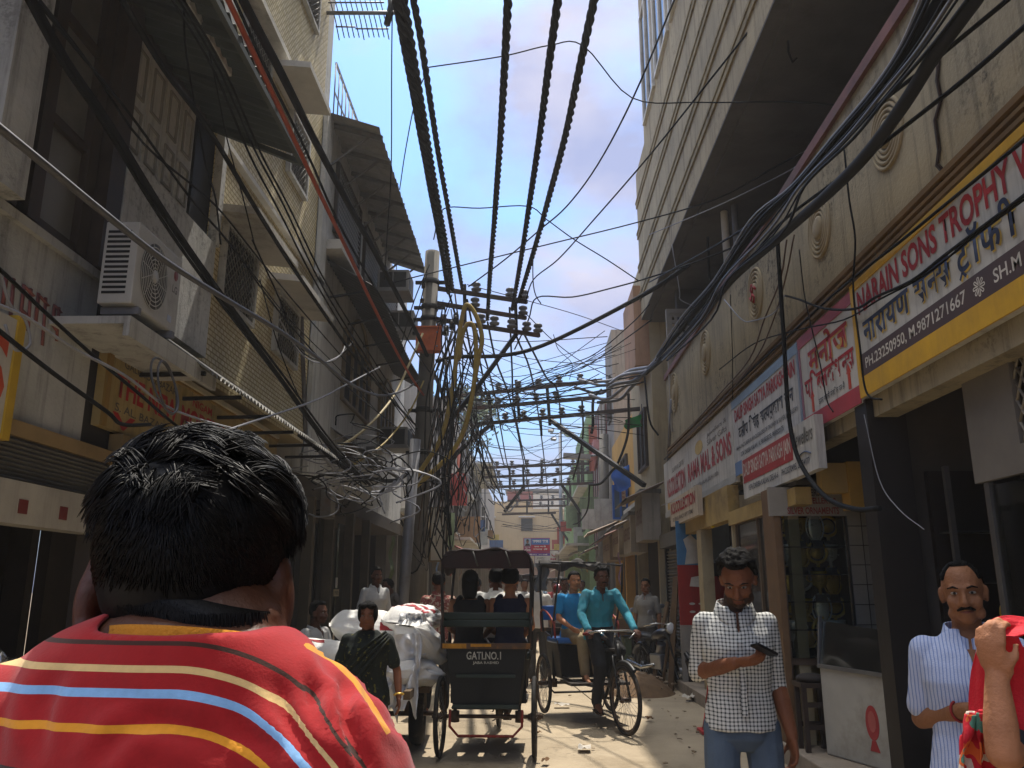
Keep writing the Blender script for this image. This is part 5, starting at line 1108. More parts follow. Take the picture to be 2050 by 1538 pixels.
for i, (dx, dy, r) in enumerate(((0, 0, .02), (8, 2, .012), (-7, 4, .012))):
    wire('black strand of the heavy bundle sloping over the lettered building and the tiles', 'k', r, [(40 + dx, -40), (62 + dx, 0), (130 + dx, 120 + dy), (215 + dx, 245 + dy), (330 + dx, 430 + dy * 2), (440 + dx, 590 + dy), (560 + dx, 755 - dy), (665 + dx, 895), (740 + dx, 970)], X=-2.25, group='heavy bundle over the tiled wall')
wire('thin black wire bowing from the carved pilaster across the panelled shutters', 'k', .009, [(72, 0), (150, 95), (265, 235), (380, 395), (470, 500), (560, 625), (690, 770), (800, 860)], X=-2.35)
wire('second thin black wire bowing across the panelled shutters', 'k', .008, [(80, 0), (180, 130), (290, 290), (430, 410), (520, 520), (620, 640), (760, 800)], X=-2.4)
wire('black drop wire hanging beside the dark screen of the balcony building', 'k', .008, [(368, 0), (372, 100), (395, 235), (412, 330), (432, 400), (442, 490)], X=-2.5)
wire('thin wire falling in front of the sunshades of the tiled wall', 'k', .006, [(385, 0), (420, 110), (455, 280), (485, 390), (512, 500)], X=-2.5)
wire('thick light grey cable sagging from the lettered building to the pole', 'g', .019, [(-40, 225), (0, 257), (100, 338), (210, 428), (330, 522), (450, 598), (560, 663), (640, 720), (700, 768), (760, 792), (810, 780), (852, 752)], X=-2.05)
wire('black cable from the red S board sloping down behind the driver', 'k', .011, [(-30, 520), (0, 540), (90, 625), (190, 715), (280, 790), (350, 850), (420, 900)], X=-2.5)
wire('lower black cable sloping from the red S board to the curly head', 'k', .013, [(-30, 640), (0, 664), (110, 750), (215, 825), (245, 850), (300, 850)], X=-2.5)
wire('silver wire draped along the lettered panel and the yellow sign', 's', .009, [(-20, 605), (0, 612), (60, 640), (150, 700), (250, 752), (330, 812), (400, 840), (465, 858)], X=-2.4)
wire('pale wire rising from behind the head toward the grey building', 's', .010, [(455, 862), (488, 850), (580, 820), (640, 798), (690, 772), (760, 735)], X=-2.1)
wire('white wire coiling from the concrete panel under the lettering', 's', .008, [(-10, 560), (0, 545), (20, 610), (50, 640), (60, 690), (30, 700), (10, 650)], X=-2.6)
q = MB(); c = PX(330, 772, -2.4); q.torus((0, 0, 0), (1, 0, .3), .19, .008, 40, 5); q.torus((.01, .02, -.01), (1, .1, .2), .18, .007, 40, 5); o = q.build('wire_loop', M_wire['g']); o.location = c; o['label'] = 'round loop of spare wire hanging before the yellow shop sign'; o['category'] = 'wire loop'
wire('thin dark wire looping across the tiled wall below the windows', 'k', .008, [(505, 480), (560, 600), (600, 700), (660, 725), (692, 700), (706, 685)], X=-2.3)
wire('white wire hook hanging before the pilaster of the tiled building', 's', .008, [(560, 640), (600, 705), (640, 727), (680, 712), (692, 690)], X=-2.35)
wire('thin black diagonal wire over the meshed windows of the tiled wall', 'k', .006, [(420, 440), (500, 540), (580, 640), (680, 740), (760, 830)], X=-2.5)
wire('thin wire crossing down the pale pilaster to the tangle', 'k', .006, [(520, 560), (560, 700), (610, 820), (650, 900)], X=-2.5)
# long diagonals & street-wide lines
wire('black cable drooping across the whole lane from the pole to the cream balcony', 'k', .042, [(872, 724, 15), (917, 715, 15), (999, 713, 15.2), (1071, 698, 15.2), (1163, 657, 14.5), (1300, 584, 13.2), (1380, 530, 12.4)])
wire('straight thin wire running across the sky from the window air conditioner to the cream front', 'k', .012, [(790, 565, 13.5), (960, 523, 13.5), (1120, 484, 13), (1270, 447, 12.5), (1430, 400, 11), (1560, 330, 9.5), (1640, 290, 8.5)])
wire('frayed rope like wire strung across the twisted cables near the top', 'k', .009, [(858, 135, 9.2), (1005, 113, 9.0), (1100, 91, 9.0), (1168, 92, 9.0), (1265, 196, 9.6), (1400, 205, 9), (1580, 204, 8), (1690, 212, 7.6)])
wire('wire curving from the frayed rope wire down to the tin eave', 'k', .008, [(858, 135, 9.2), (832, 200, 9.6), (812, 300, 10.2), (800, 380, 11)])
wire('slack wire strung lower across the twisted cables', 'k', .010, [(868, 480, 12), (880, 430, 12), (900, 415, 12), (960, 417, 12), (1056, 413, 12), (1095, 440, 12), (1150, 480, 12), (1215, 520, 12), (1278, 562, 12.4)])
wire('vertical black drop wire hanging left of the twisted cables', 'k', .009, [(786, -20, 9), (784, 120, 9.5), (783, 340, 10.5), (775, 470, 11.5), (770, 560, 12)])
wire('long black wire swooping from the cream windows to the first crossarms', 'k', .014, [(1375, -60, 9), (1350, 0, 9.3), (1268, 195, 10.4), (1196, 331, 11.8), (1135, 413, 12.8), (1080, 461, 13.6), (1012, 519, 14.4), (938, 574, 15.2)])
wire('straight black wire from the cream fascia down to the crossarm end', 'k', .013, [(1590, -50, 7.2), (1549, 0, 7.6), (1430, 150, 8.6), (1300, 312, 10.4), (1183, 447, 12.6), (1118, 519, 14), (1068, 560, 15.2), (1052, 605, 15.9)])
wire('black wire kinking at the crossarm end and crossing to the grey balcony', 'k', .015, [(1030, 700, 15.8), (1058, 640, 15.8), (1075, 596, 15.6), (1146, 595, 14.8), (1225, 577, 14), (1300, 556, 13.2), (1400, 522, 12), (1500, 478, 10.8), (1580, 400, 9.6)])
wire('short black wire falling from a twisted cable to the crossarm end', 'k', .012, [(1067, 500, 14.4), (1067, 560, 15.2), (1072, 590, 15.6), (1083, 608, 15.8)])
wire('thin wire sloping from the crossarm end toward the grey tower', 'k', .010, [(1053, 628, 15.9), (1105, 680, 17), (1165, 725, 18), (1235, 762, 18.5)])
wire('thin wire crossing behind the grey tower in the sky', 'k', .009, [(935, 570, 15.2), (1055, 602, 16), (1160, 632, 18), (1260, 668, 20)])
for pts, lb in (([(1020, 775, 19), (1080, 745, 18), (1180, 715, 17.5), (1262, 650, 16), (1300, 610, 15)], 'upper of two wires curving up to the pierced screen'), ([(1000, 800, 19), (1085, 760, 18), (1165, 738, 17.5), (1250, 680, 16), (1305, 640, 15)], 'lower of two wires curving up to the pierced screen')):
    wire(lb, 'k', .012, pts)
for pts, lb in (([(905, 800, 20), (1000, 800, 20), (1080, 770, 19.5), (1200, 765, 18), (1290, 750, 16)], 'black wire following the top rail of the second frame'), ([(890, 780, 18), (960, 800, 18), (1060, 798, 18), (1160, 790, 17), (1290, 765, 15.6)], 'black wire sagging over the second frame to the cable knot'), ([(980, 770, 19), (1060, 790, 19), (1150, 780, 18.5), (1230, 770, 17.5)], 'short black wire looping above the second frame')):
    wire(lb, 'k', .018, pts)
wire('thin wire with a drop falling between the two upper crossings', 'k', .008, [(1108, 670, 16), (1118, 700, 17), (1145, 728, 17.6), (1140, 760, 18)])
wire('thin far wire slanting through the gap beside the lamp post', 'k', .012, [(1012, 850, 22), (1060, 905, 28), (1120, 930, 34), (1200, 945, 32)])
wire('far zigzag wire over the farthest roofs', 'k', .012, [(1005, 850, 22), (1011, 862, 23), (1040, 846, 24), (1075, 820, 22)])
# ---- bundles along the cream building
for lb, pts, r, c in (('upper of the two heavy black bundles along the cream parapet', [(1930, -70), (1882, 0), (1823, 91), (1757, 183), (1677, 278), (1593, 373), (1520, 450), (1439, 560), (1380, 640), (1318, 712)], .036, 'k'),
                      ('lower of the two heavy black bundles along the cream parapet', [(2000, -70), (1951, 0), (1871, 110), (1812, 205), (1739, 304), (1666, 380), (1556, 479), (1465, 560), (1400, 640), (1345, 700), (1290, 750)], .04, 'd')):
    wire(lb, c, r, pts, X=2.2, n=8)
for k, (o1, o2, c) in enumerate(((-14, -6, 'k'), (-20, -10, 's'), (-8, -2, 'k'), (12, 6, 'k'), (22, 8, 'g'), (30, 16, 'k'), (44, 18, 'k'))):
    wire('thin strand running along the heavy black bundles of the cream building', c, .008 if k % 2 else .012, [(1882 + o1 * 1.6, -20), (1823 + o1, 91), (1757 + o2, 183 + o1 * .3), (1677 + o1 * .7, 278), (1593 + o2, 373), (1520 + o1, 452 + o2), (1439 + o2, 560), (1380 + o1, 640), (1318 + o2, 722)], X=2.15, group='thin strands along the cream building bundles')
wire('black cable swinging from the top right corner over the ring medallions', 'k', .013, [(2060, -40), (2017, 0), (1920, 80), (1860, 130), (1740, 225), (1650, 310), (1560, 395), (1470, 470), (1300, 565)], X=2.25)
wire('black cable from the right edge crossing the topmost ring medallion', 'k', .014, [(2080, 30), (2050, 55), (1930, 160), (1790, 270), (1690, 350), (1560, 450), (1480, 545), (1380, 650)], X=2.3)
wire('black cable stretched along the top of the white signs', 'k', .011, [(2100, 235), (2050, 281), (1896, 407), (1797, 488), (1720, 548), (1650, 607), (1560, 690), (1480, 765), (1400, 850), (1330, 920)], X=2.5)
wire('black wire drooping across the red trophy lettering', 'k', .011, [(2100, 350), (2050, 392), (1966, 455), (1889, 513), (1825, 562), (1755, 594), (1713, 618), (1650, 618), (1600, 600), (1571, 592)], X=2.48)
wire('thin second wire under the one crossing the red trophy lettering', 'k', .007, [(2050, 400), (1960, 466), (1850, 552), (1760, 600), (1690, 640), (1600, 660), (1510, 688), (1440, 740)], X=2.49)
wire('thick black cable looping down over the blue banded sign to the glass shop', 'k', .020, [(1556, 470), (1562, 570), (1570, 690), (1578, 820), (1592, 900), (1618, 955), (1660, 1000), (1715, 1020), (1760, 1018)], X=2.34, n=7)
wire('thin black drop wire over the white sign with the red Hindi words', 'k', .008, [(1690, 300), (1700, 400), (1712, 480), (1708, 580), (1722, 700), (1730, 770), (1742, 795), (1765, 800)], X=2.45)
wire('thin wire hanging from the bundles to the red arrow sign', 'k', .006, [(1600, 500), (1612, 600), (1640, 720), (1655, 800), (1668, 825)], X=2.47)
wire('silver wire curling past the ring medallion with the red emblem', 's', .008, [(1450, 600), (1485, 640), (1510, 642), (1545, 630), (1562, 610), (1570, 592)], X=2.45)
wire('brown wire slanting from the bundles to the long white sign', 'b', .009, [(1575, 480), (1562, 560), (1530, 640), (1500, 720), (1440, 790), (1380, 860)], X=2.45)
wire('second brown wire slanting to the collection sign', 'b', .008, [(1590, 470), (1572, 560), (1545, 650), (1505, 730), (1420, 830), (1345, 905)], X=2.47)
wire('thin wire dropping down the cream wall above the blue banded sign', 'k', .006, [(1462, 590), (1466, 700), (1467, 800)], X=2.5)
wire('pale wire sloping into the dark trophy shop', 's', .004, [(1730, 830), (1760, 960), (1800, 1020), (1850, 1060)], X=2.55)
wire('pale wire dangling under the small K.S.COLLECTION sign', 's', .005, [(1325, 1012), (1345, 1005), (1365, 1000)], X=2.3)
wire('white broken wire dangling before the grey balcony recess', 's', .009, [(1345, 490, 13), (1360, 580, 13), (1362, 600, 13), (1390, 615, 13), (1395, 630, 13)])
wire('pale wire running from the cream fascia into the recess', 's', .007, [(1300, 470, 11), (1420, 420, 10), (1505, 380, 9.5), (1600, 330, 8.6), (1690, 260, 7.6)])
# silver knot where the bundles meet the second frame
for k, pts in enumerate(([(1180, 790, 18), (1215, 800, 17.5), (1250, 775, 17), (1282, 752, 16.4), (1320, 715, 15.6)], [(1150, 775, 18.5), (1200, 788, 18), (1230, 770, 17), (1275, 760, 16.4), (1315, 728, 15.6)], [(1190, 765, 18), (1230, 760, 17.5), (1262, 742, 17), (1300, 735, 16)], [(1196, 806, 18), (1240, 800, 17.6), (1262, 778, 17), (1290, 748, 16)], [(1160, 760, 18.5), (1210, 772, 17.8), (1245, 752, 17), (1300, 742, 16)])):
    wire('pale tangled sleeve in the cable knot at the far end of the cream building', 's' if k % 2 == 0 else 'g', .036, pts, group='pale cable knot', n=6)
for pts, lb, r in (([(1258, 788, 17), (1257, 867, 17.4), (1237, 927, 18), (1224, 944, 18), (1202, 968, 18), (1180, 971, 18.4)], 'thick cable dropping from the cable knot and curling under the street light', .03), ([(1205, 780, 18), (1188, 800, 18), (1187, 850, 18.5), (1184, 868, 18.5)], 'short thick cable bent down from the knot', .035), ([(1165, 800, 19), (1167, 870, 20), (1158, 920, 21), (1147, 960, 22)], 'long drop cable passing behind the street light', .026), ([(1180, 971, 18.4), (1176, 1020, 20), (1160, 1045, 22), (1148, 1050, 24)], 'loose cable end hanging toward the orange box', .02), ([(1290, 750, 16), (1300, 840, 16), (1318, 872, 16)], 'dark cable curving down the weathered wall', .02), ([(1082, 838, 19.5), (1083, 850, 19.5), (1084, 872, 19.5)], 'short rod hanging from the lowest rail of the second frame', .03)):
    wire(lb, 'k' if 'knot and' not in lb else 'd', r, pts)
# ---- around the pole
Yp = 14.4
for lb, pts in (('taller yellow hose arching over the crossarm and back', [(822, 1020), (818, 978), (846, 937), (883, 876), (904, 790), (917, 688), (928, 623), (938, 611), (955, 637), (965, 678), (958, 718), (945, 790)]), ('lower yellow hose arching beside the taller one', [(820, 985), (862, 948), (907, 903), (935, 841), (952, 739), (950, 662), (938, 648), (926, 670), (918, 720)])):
    wire(lb, 'y', .042, pts, Y=Yp, name='hose', cat='hose', n=8, sub=8)
wire('cream wire rising from the tangle to the orange box', 'c', .022, [(655, 903, 11), (719, 869, 12), (784, 800, 13.4), (818, 732, 14), (846, 668, 14.5)])
wire('yellow wire bowing below the cream one toward the pole', 'y', .016, [(705, 932, 12), (771, 886, 13), (822, 821, 14), (848, 763, 14.6)])
wire('sagging bundle from the tiled building corner into the pole', 'k', .035, [(600, 870, 9.5), (660, 915, 10.5), (720, 952, 12), (790, 962, 13.5), (840, 930, 14.5)])
wire('silver cable hanging in a bow below the sagging bundle', 's', .022, [(640, 905, 10), (690, 960, 11), (730, 985, 12), (780, 978, 13), (815, 945, 14)])
for pts, lb in (([(860, 530), (830, 600), (800, 700)], 'wire slanting from the pole top past the window air conditioner'), ([(855, 545), (838, 620), (815, 680), (800, 720)], 'second wire slanting from the pole top'), ([(905, 590), (888, 640), (885, 700), (900, 730)], 'wire looping off the crossarm by the orange box')):
    wire(lb, 'k', .012, pts, Y=14.6)
rnd = random.Random(11)
for k in range(44):
    x0, y0 = rnd.uniform(868, 965), rnd.uniform(640, 880); x1, y1 = rnd.uniform(835, 905) , rnd.uniform(960, 1130)
    if k % 3 == 0: x0, y0 = rnd.uniform(880, 930), rnd.uniform(580, 720)
    bow = rnd.uniform(-38, 30); Y = rnd.uniform(14.0, 16.5)
    pts = [(x0, y0), (x0 * .7 + x1 * .3 + bow, y0 * .66 + y1 * .34), (x0 * .35 + x1 * .65 + bow * .7, y0 * .33 + y1 * .67 + rnd.uniform(-20, 20)), (x1, y1)]
    if k % 4 == 1: pts += [(x1 + rnd.uniform(-40, 10), y1 + rnd.uniform(10, 50)), (x1 + rnd.uniform(-60, -10), y1 - rnd.uniform(0, 40))]
    wire('dark wire hanging in the dense tangle round the concrete pole', 'k' if k % 4 else ('b' if k % 8 else 'g'), rnd.uniform(.006, .018), pts, Y=Y, group='wires tangled round the concrete pole')
for k in range(40):
    cx_, cy_ = rnd.gauss(700, 55), rnd.gauss(955, 38); a0 = rnd.uniform(0, 6.28); R1, R2 = rnd.uniform(18, 70), rnd.uniform(12, 45); n_ = rnd.randint(5, 8); Y = rnd.uniform(9.6, 12.5)
    pts = [(cx_ + R1 * cos(a0 + i * .75) + i * rnd.uniform(-4, 10), cy_ + R2 * sin(a0 + i * .75) + i * 3) for i in range(n_)]
    wire('pale curly wire in the knot hanging between the tiled building and the pole', 's' if k % 2 else 'k', rnd.uniform(.006, .012), pts, Y=Y, group='curly wire knot')
for k in range(34):
    x0, y0 = rnd.uniform(890, 960), rnd.uniform(760, 880); x1, y1 = rnd.uniform(900, 1015), rnd.uniform(950, 1100); Y = rnd.uniform(17, 26); b = rnd.uniform(-20, 25)
    wire('thin wire dangling before the grey house fronts behind the pole', 'k' if k % 3 else 's', rnd.uniform(.010, .018), [(x0, y0), ((x0 + x1) / 2 + b, (y0 + y1) / 2), (x1, y1), (x1 + rnd.uniform(-25, 25), y1 + rnd.uniform(-20, 25))], Y=Y, group='wires dangling before the grey houses')
for k in range(15):
    x0 = rnd.uniform(900, 990); y = rnd.uniform(880, 1000); Y = rnd.uniform(20, 34)
    wire('fine wire slanting over the lane between the second and third frames', 'k', rnd.uniform(.006, .012), [(x0, y, Y), ((x0 + 1190) / 2 + rnd.uniform(-30, 30), y + rnd.uniform(-10, 55), Y + 1), (rnd.uniform(1150, 1240), y + rnd.uniform(-60, 60), Y + 2)], group='fine wires between the frames')
for k in range(9):
    x0 = rnd.uniform(990, 1030); y = rnd.uniform(1000, 1070); Y = rnd.uniform(36, 55)
    wire('faint wire crossing the lane near the end building', 'k', .014, [(x0, y), (1080, y + rnd.uniform(-5, 15)), (1150, y + rnd.uniform(-10, 20))], Y=Y, group='faint far wires')
for k in range(30):
    x0, x1 = rnd.uniform(870, 935), rnd.uniform(1190, 1290); y0, y1 = rnd.uniform(650, 900), rnd.uniform(660, 880)
    wire('thin black wire crossing the lane among the frames behind the hoses', 'k', rnd.uniform(.005, .011), [(x0, y0, 15.5), (x0 * .6 + x1 * .4, (y0 + y1) / 2 + rnd.uniform(5, 40), 18), (x1, y1, 17)], group='thin wires among the frames')
for k, (x, y) in enumerate(((888, 640), (905, 650), (893, 662), (913, 640), (880, 655))):
    f_ = thing('fuse_unit', 'small dark fuse carrier clustered on the crossarm beside the orange box', 'fuse', PY(x, y, 14.85), 0, 'fuse carriers by the orange box')
    q = MB(); q.box(-.05, .05, -.05, .05, -.09, .09); q.build('body', M_iron, f_); q = MB(); q.cyl((0, -.09, .03), (0, -.05, .03), .03, n=8); q.build('cap', M_ins, f_)
# ================================================================ CYCLE RICKSHAWS
M_tyre = mat('tyre_rubber', '1b1918', 0.8, 0.3, 10, dirt='57493a')
M_spoke = mat('spoke_steel', '6d6c6a', 0.4, 0.2, 6, metal=0.6)
M_rim = mat('rusty_rim', '54453a', 0.5, 0.35, 6, metal=0.5)
M_bike_black = mat('worn_black_paint', '1a1a1a', 0.5, 0.3, 5, dirt='3b2a22')
M_bike_red = mat('worn_red_paint', '7c2318', 0.5, 0.3, 5, dirt='3a1d17')
M_chrome = mat('worn_chrome', 'b9b9b6', 0.25, 0.2, 6, metal=0.85)
M_green_wood = mat('dark_green_panel', '060908', 0.6, 0.3, 3, dirt='171210')
M_seat_green = mat('green_vinyl', '14231f', 0.4, 0.25, 4)
M_hood = mat('maroon_hood', '220d0b', 0.75, 0.5, 4, dirt='150d0b')
M_skinwood = mat('scuffed_plank', '4d3a2c', 0.7, 0.4, 5, dirt='8a5a1c')
R0 = 0.36
def wheel(t, c, name='wheel', steer=0.0, r=R0):
    w = bpy.data.objects.new(name, None); COL.objects.link(w); w.parent = t; w.location = c; w.rotation_euler = (0, 0, steer)
    q = MB(); q.torus((0, 0, 0), (1, 0, 0), r - .022, .022, 44, 8); q.build('tyre', M_tyre, w)
    q = MB(); q.torus((0, 0, 0), (1, 0, 0), r - .05, .013, 44, 6); q.build('rim', M_rim, w)
    q = MB()
    for k in range(32):
        a = 2 * pi * k / 32; b = a + (.35 if k % 2 else -.35); s = .03 if k % 4 < 2 else -.03
        q.tube([(s, .03 * cos(b), .03 * sin(b)), (0, (r - .055) * cos(a), (r - .055) * sin(a))], .0022, 3)
    q.build('spokes', M_spoke, w)
    q = MB(); q.cyl((-.06, 0, 0), (.06, 0, 0), .028, n=10); q.torus((-.035, 0, 0), (1, 0, 0), .03, .006, 14, 4); q.torus((.035, 0, 0), (1, 0, 0), .03, .006, 14, 4); q.build('hub', M_rim, w)
    return w
def rickshaw(label, loc, rz, hood='up', seat=None, paint=None, frame=None, writing=(), steer=0.0, group='cycle rickshaws', detail=True, back=True, bar=None):
    t = thing('cycle_rickshaw', label, 'cycle rickshaw', loc, rz, group)
    seat = seat or M_seat_green; paint = paint or M_green_wood; fm = frame or M_bike_black; bm_ = bar or fm
    hw = .44
    for s in (-1, 1): wheel(t, (s * hw, 0, R0))
    wheel(t, (0, 1.80, R0), 'wheel', steer)
    q = MB(); q.cyl((-.52, 0, R0), (.52, 0, R0), .018, n=8, m=0)
    for s in (-1, 1):
        q.cyl((s * .30, 0, R0 - .05), (s * .30, 0, R0 + .05), .04, n=8)
    q.build('axle', M_rim, t)
    q = MB()
    z0 = R0 + .10
    for s in (-1, 1):
        q.tube([(s * .30, -.18, z0), (s * .30, .75, z0), (s * .06, 1.05, z0 - .05)], .018, 6)
        q.tube([(s * .30, -.02, z0), (s * .30, 0, R0)], .018, 6)
    q.tube([(-.30, -.18, z0), (.30, -.18, z0)], .018, 6); q.tube([(-.30, .3, z0), (.30, .3, z0)], .018, 6)
    # bicycle front
    q.tube([(0, 1.0, z0 - .05), (0, 1.12, .30), (0, 1.62, .80)], .02, 7); q.tube([(0, 1.02, z0), (0, 1.0, .88)], .018, 7); q.tube([(0, 1.0, .82), (0, 1.60, .86)], .018, 7)
    q.tube([(0, .75, z0), (0, 1.0, .82)], .015, 6); q.tube([(0, 1.60, .92), (0, 1.64, .76)], .026, 8)
    q.build('frame', fm, t)
    # bumper hoop below the rear
    q = MB(); q.tube([(-.33, -.16, z0 - .02), (-.33, -.18, .30), (-.25, -.20, .22), (.25, -.20, .22), (.33, -.18, .30), (.33, -.16, z0 - .02)], .014, 6); q.build('bumper', M_bike_red if frame is None else fm, t)
    fk = bpy.data.objects.new('fork', None)
    q = MB()
    for s in (-1, 1): q.tube([(s * .055, -.17, .44), (s * .06, -.07, .16), (s * .06, 0, 0)], .013, 6)
    q.tube([(-.055, -.17, .44), (.055, -.17, .44)], .014, 6); q.tube([(0, -.17, .44), (0, -.22, .66)], .015, 6)
    q.build('fork', bar or fm, t, loc=(0, 1.80, R0), rot=(0, 0, steer))
    q = MB(); hbz = 1.06
    q.tube([(0, -.22, .60), (0, -.20, .70)], .014, 6)
    q.tube(spline([(-.28, -.42, .66), (-.27, -.30, .68), (-.18, -.20, .70), (0, -.18, .70), (.18, -.20, .70), (.27, -.30, .68), (.28, -.42, .66)], 4), .012, 7)
    h_ = q.build('handlebar', M_chrome, t, loc=(0, 1.80, R0), rot=(0, 0, steer))
    for s in (-1, 1): q = MB(); q.cyl((s * .28, -.30, .672), (s * .281, -.43, .66), .017, n=8); q.build('grip', mat('grip_red' if s > 0 else 'grip_black', '6d1a1a' if s > 0 else '151515', .6), h_)
    for s in (-1, 1): q = MB(); q.tube([(s * .20, -.20, .69), (s * .2, -.12, .68), (s * .12, -.1, .62)], .006, 4); q.build('brake_rod', M_chrome, h_)
    # mudguard
    q = MB(); q.torus((0, 0, 0), (1, 0, 0), R0 + .02, .028, 20, 5, sq=1, a0=.25, a1=2.2); o = q.build('mudguard', fm, t, loc=(0, 1.80, R0), rot=(0, 0, steer))
    # saddle and cranks
    q = MB(); q.loft([((0, .90, .95), (.10, 0, 0), (0, 0, .035)), ((0, .98, .955), (.11, 0, 0), (0, 0, .04)), ((0, 1.06, .955), (.06, 0, 0), (0, 0, .035)), ((0, 1.17, .95), (.025, 0, 0), (0, 0, .025))], 12); q.build('saddle', mat('saddle_leather', '2b211c', .5), t)
    q = MB(); q.torus((.05, 1.12, .30), (1, 0, 0), .10, .008, 24, 5); q.tube([(.07, 1.12, .30), (.07, 1.22, .17)], .012, 5); q.tube([(-.07, 1.12, .30), (-.07, 1.02, .43)], .012, 5); q.cyl((-.07, 1.12, .30), (.07, 1.12, .30), .015, n=6)
    for a, b in (((.05, 1.12, .40), (.05, 0.02, R0 + .04)), ((.05, 1.12, .20), (.05, 0.02, R0 - .04))): q.tube([a, b], .006, 4)
    q.build('crank', M_rim, t)
    for s, y, z in ((1, 1.22, .17), (-1, 1.02, .43)): q = MB(); q.box(s * .08 if s > 0 else -.17, .17 if s > 0 else -.08, y - .04, y + .04, z - .012, z + .012); q.build('pedal', M_black, t)
    # body box under the seat
    if back:
        q = MB()
        pts = [(-.37, -.21, .98), (.37, -.21, .98), (.30, -.20, .46), (-.30, -.20, .46)]
        q.slab(pts, (0, .02, 0)); q.build('back_panel', paint, t)
        for s in (-1, 1): q = MB(); q.slab([(s * .37, -.19, .98), (s * .40, .52, .90), (s * .34, .50, .48), (s * .30, -.18, .46)], (-s * .015, 0, 0)); q.build('side_panel', paint, t)
        q = MB(); q.box(-.36, .36, -.19, .0, .90, .93) ; q.beam((-.41, -.215, 1.0), (.41, -.215, 1.0), .05, .05); q.build('rear_beam', M_skinwood, t)
        q = MB(); q.box(-.40, -.18, -.245, -.2405, .98, 1.022); q.box(-.14, .05, -.244, -.2405, .995, 1.02); q.build('yellow_paint', mat('flaking_yellow', 'a8761a', .7, .4, 12), t)
        q = MB(); q.box(-.27, .27, -.235, -.211, .725, .75); q.box(-.30, .30, -.24, -.2101, .46, .49); q.build('panel_rib', mat('green_rib', '202e2a', .5, .3, 5), t)
        Mr = plane_matrix((0, -.212, 0), (1, 0, 0), (0, 0, 1))
        for s, fit in writing: letter(s, Mr, fit, mat('letter_a8a79c', 'a8a79c', .7, .5, 30), t, bold=.02)
    q = MB(); q.box(-.40, .40, .02, .50, .86, .93); q.build('seat', seat, t, bevel=.02)
    q = MB(); q.box(-.36, .36, .12, .16, .46, .858); q.build('seat_box', paint, t)
    q = MB(); q.box(-.36, .36, .50, .98, .42, .45); q.build('footboard', mat('footboard', '3a342e', .8, .3, 5), t)
    # backrest slats, curved
    for z, h in ((1.18, .05), (1.245, .05)):
        q = MB()
        def sl_(u, v): x = -.41 + .82 * u; return (x, -.19 - .05 * (1 - (x / .41) ** 2) + .02 * (z - 1.18), z + (h - .006) * v)
        q.grid(sl_, 14, 1); q.grid(lambda u, v: Vector(sl_(u, v)) + Vector((0, .025, 0)), 14, 1)
        q.tube([Vector(sl_(k / 14, 1)) + Vector((0, .0125, 0)) for k in range(15)], .0125, 5); q.tube([Vector(sl_(k / 14, 0)) + Vector((0, .0125, 0)) for k in range(15)], .0125, 5); q.build('backrest_slat', seat, t)
    q = MB()
    for s in (-1, 1): q.tube(spline([(s * .41, -.19, .98), (s * .42, -.19, 1.22), (s * .42, .05, 1.24), (s * .42, .42, 1.12), (s * .41, .48, .93)], 4), .013, 6)
    q.build('armrest', M_bike_red if hood != 'up' else fm, t)
    # hood
    q = MB()
    for s in (-1, 1):
        q.tube(spline([(s * .40, -.16, .98), (s * .42, -.2, 1.5), (s * .41, -.2, 1.78), (s * .36, -.19, 1.86)], 5), .016, 6); q.tube([(s * .41, .30, .93), (s * .42, .62, 1.5), (s * .40, .72, 1.82)], .013, 6)
    q.tube([(-.36, -.19, 1.86), (.36, -.19, 1.86)], .014, 6)
    if hood == 'up':
        q.tube([(-.40, .72, 1.82), (.40, .72, 1.82)], .013, 6)
        q.build('hood_frame', fm, t)
        q = MB()
        def hd_(u, v):
            y = -.24 + 1.02 * v; a = pi * (u - .5) * 1.0; x = .43 * sin(a) if abs(u - .5) < .46 else (.43 if u > .5 else -.43)
            cr = max(0, cos(a)) ** .35
            z = 1.66 + .22 * cr + .02 * sin(v * pi * 3) + .012 * sin(u * 25)
            return (x, y, z - (.02 if v > .9 else 0))
        q.grid(hd_, 30, 12); o = q.build('hood_canvas', M_hood, t); sm = o.modifiers.new('thick', 'SOLIDIFY'); sm.thickness = .012
        q = MB(); q.slab([(-.42, -.245, 1.70), (.42, -.245, 1.70), (.38, -.235, 1.86), (-.38, -.235, 1.86)], (0, .012, 0)); q.build('hood_valance', M_hood, t)
        for x in (-.13, .18): q = MB(); q.tube([(x, -.25, 1.86), (x + .05, -.25, 1.72)], .008, 4); q.build('hood_strap', mat('strap_grey', '4a4a46', .7), t)
    else:
        for s in (-1, 1): q.tube([(s * .41, -.2, 1.84), (s * .41, .3, 1.82), (s * .40, .72, 1.80)], .014, 6)
        q.build('hood_frame', M_bike_black, t)
        q = MB()
        def fold(u, v):
            a = 2 * pi * v; r = .05 + .015 * sin(u * 23) + .012 * sin(a * 3 + u * 9)
            return (-.42 + .84 * u, -.26 + r * cos(a) * 1.6, 1.83 + r * sin(a) - .02 * sin(u * 12))
        q.grid(fold, 40, 12); q.build('folded_hood', mat('folded_canvas', '33302e', .8, .4, 5), t)
        q = MB()
        def flap(u, v): return (.30 + .16 * u + .03 * sin(v * 7), -.28 + .04 * sin(u * 6), 1.52 + .33 * v - .05 * u * (1 - v))
        q.grid(flap, 8, 10); q.build('hood_flap', mat('grey_plastic', '6b6a68', .5, .4, 5), t)
    return t
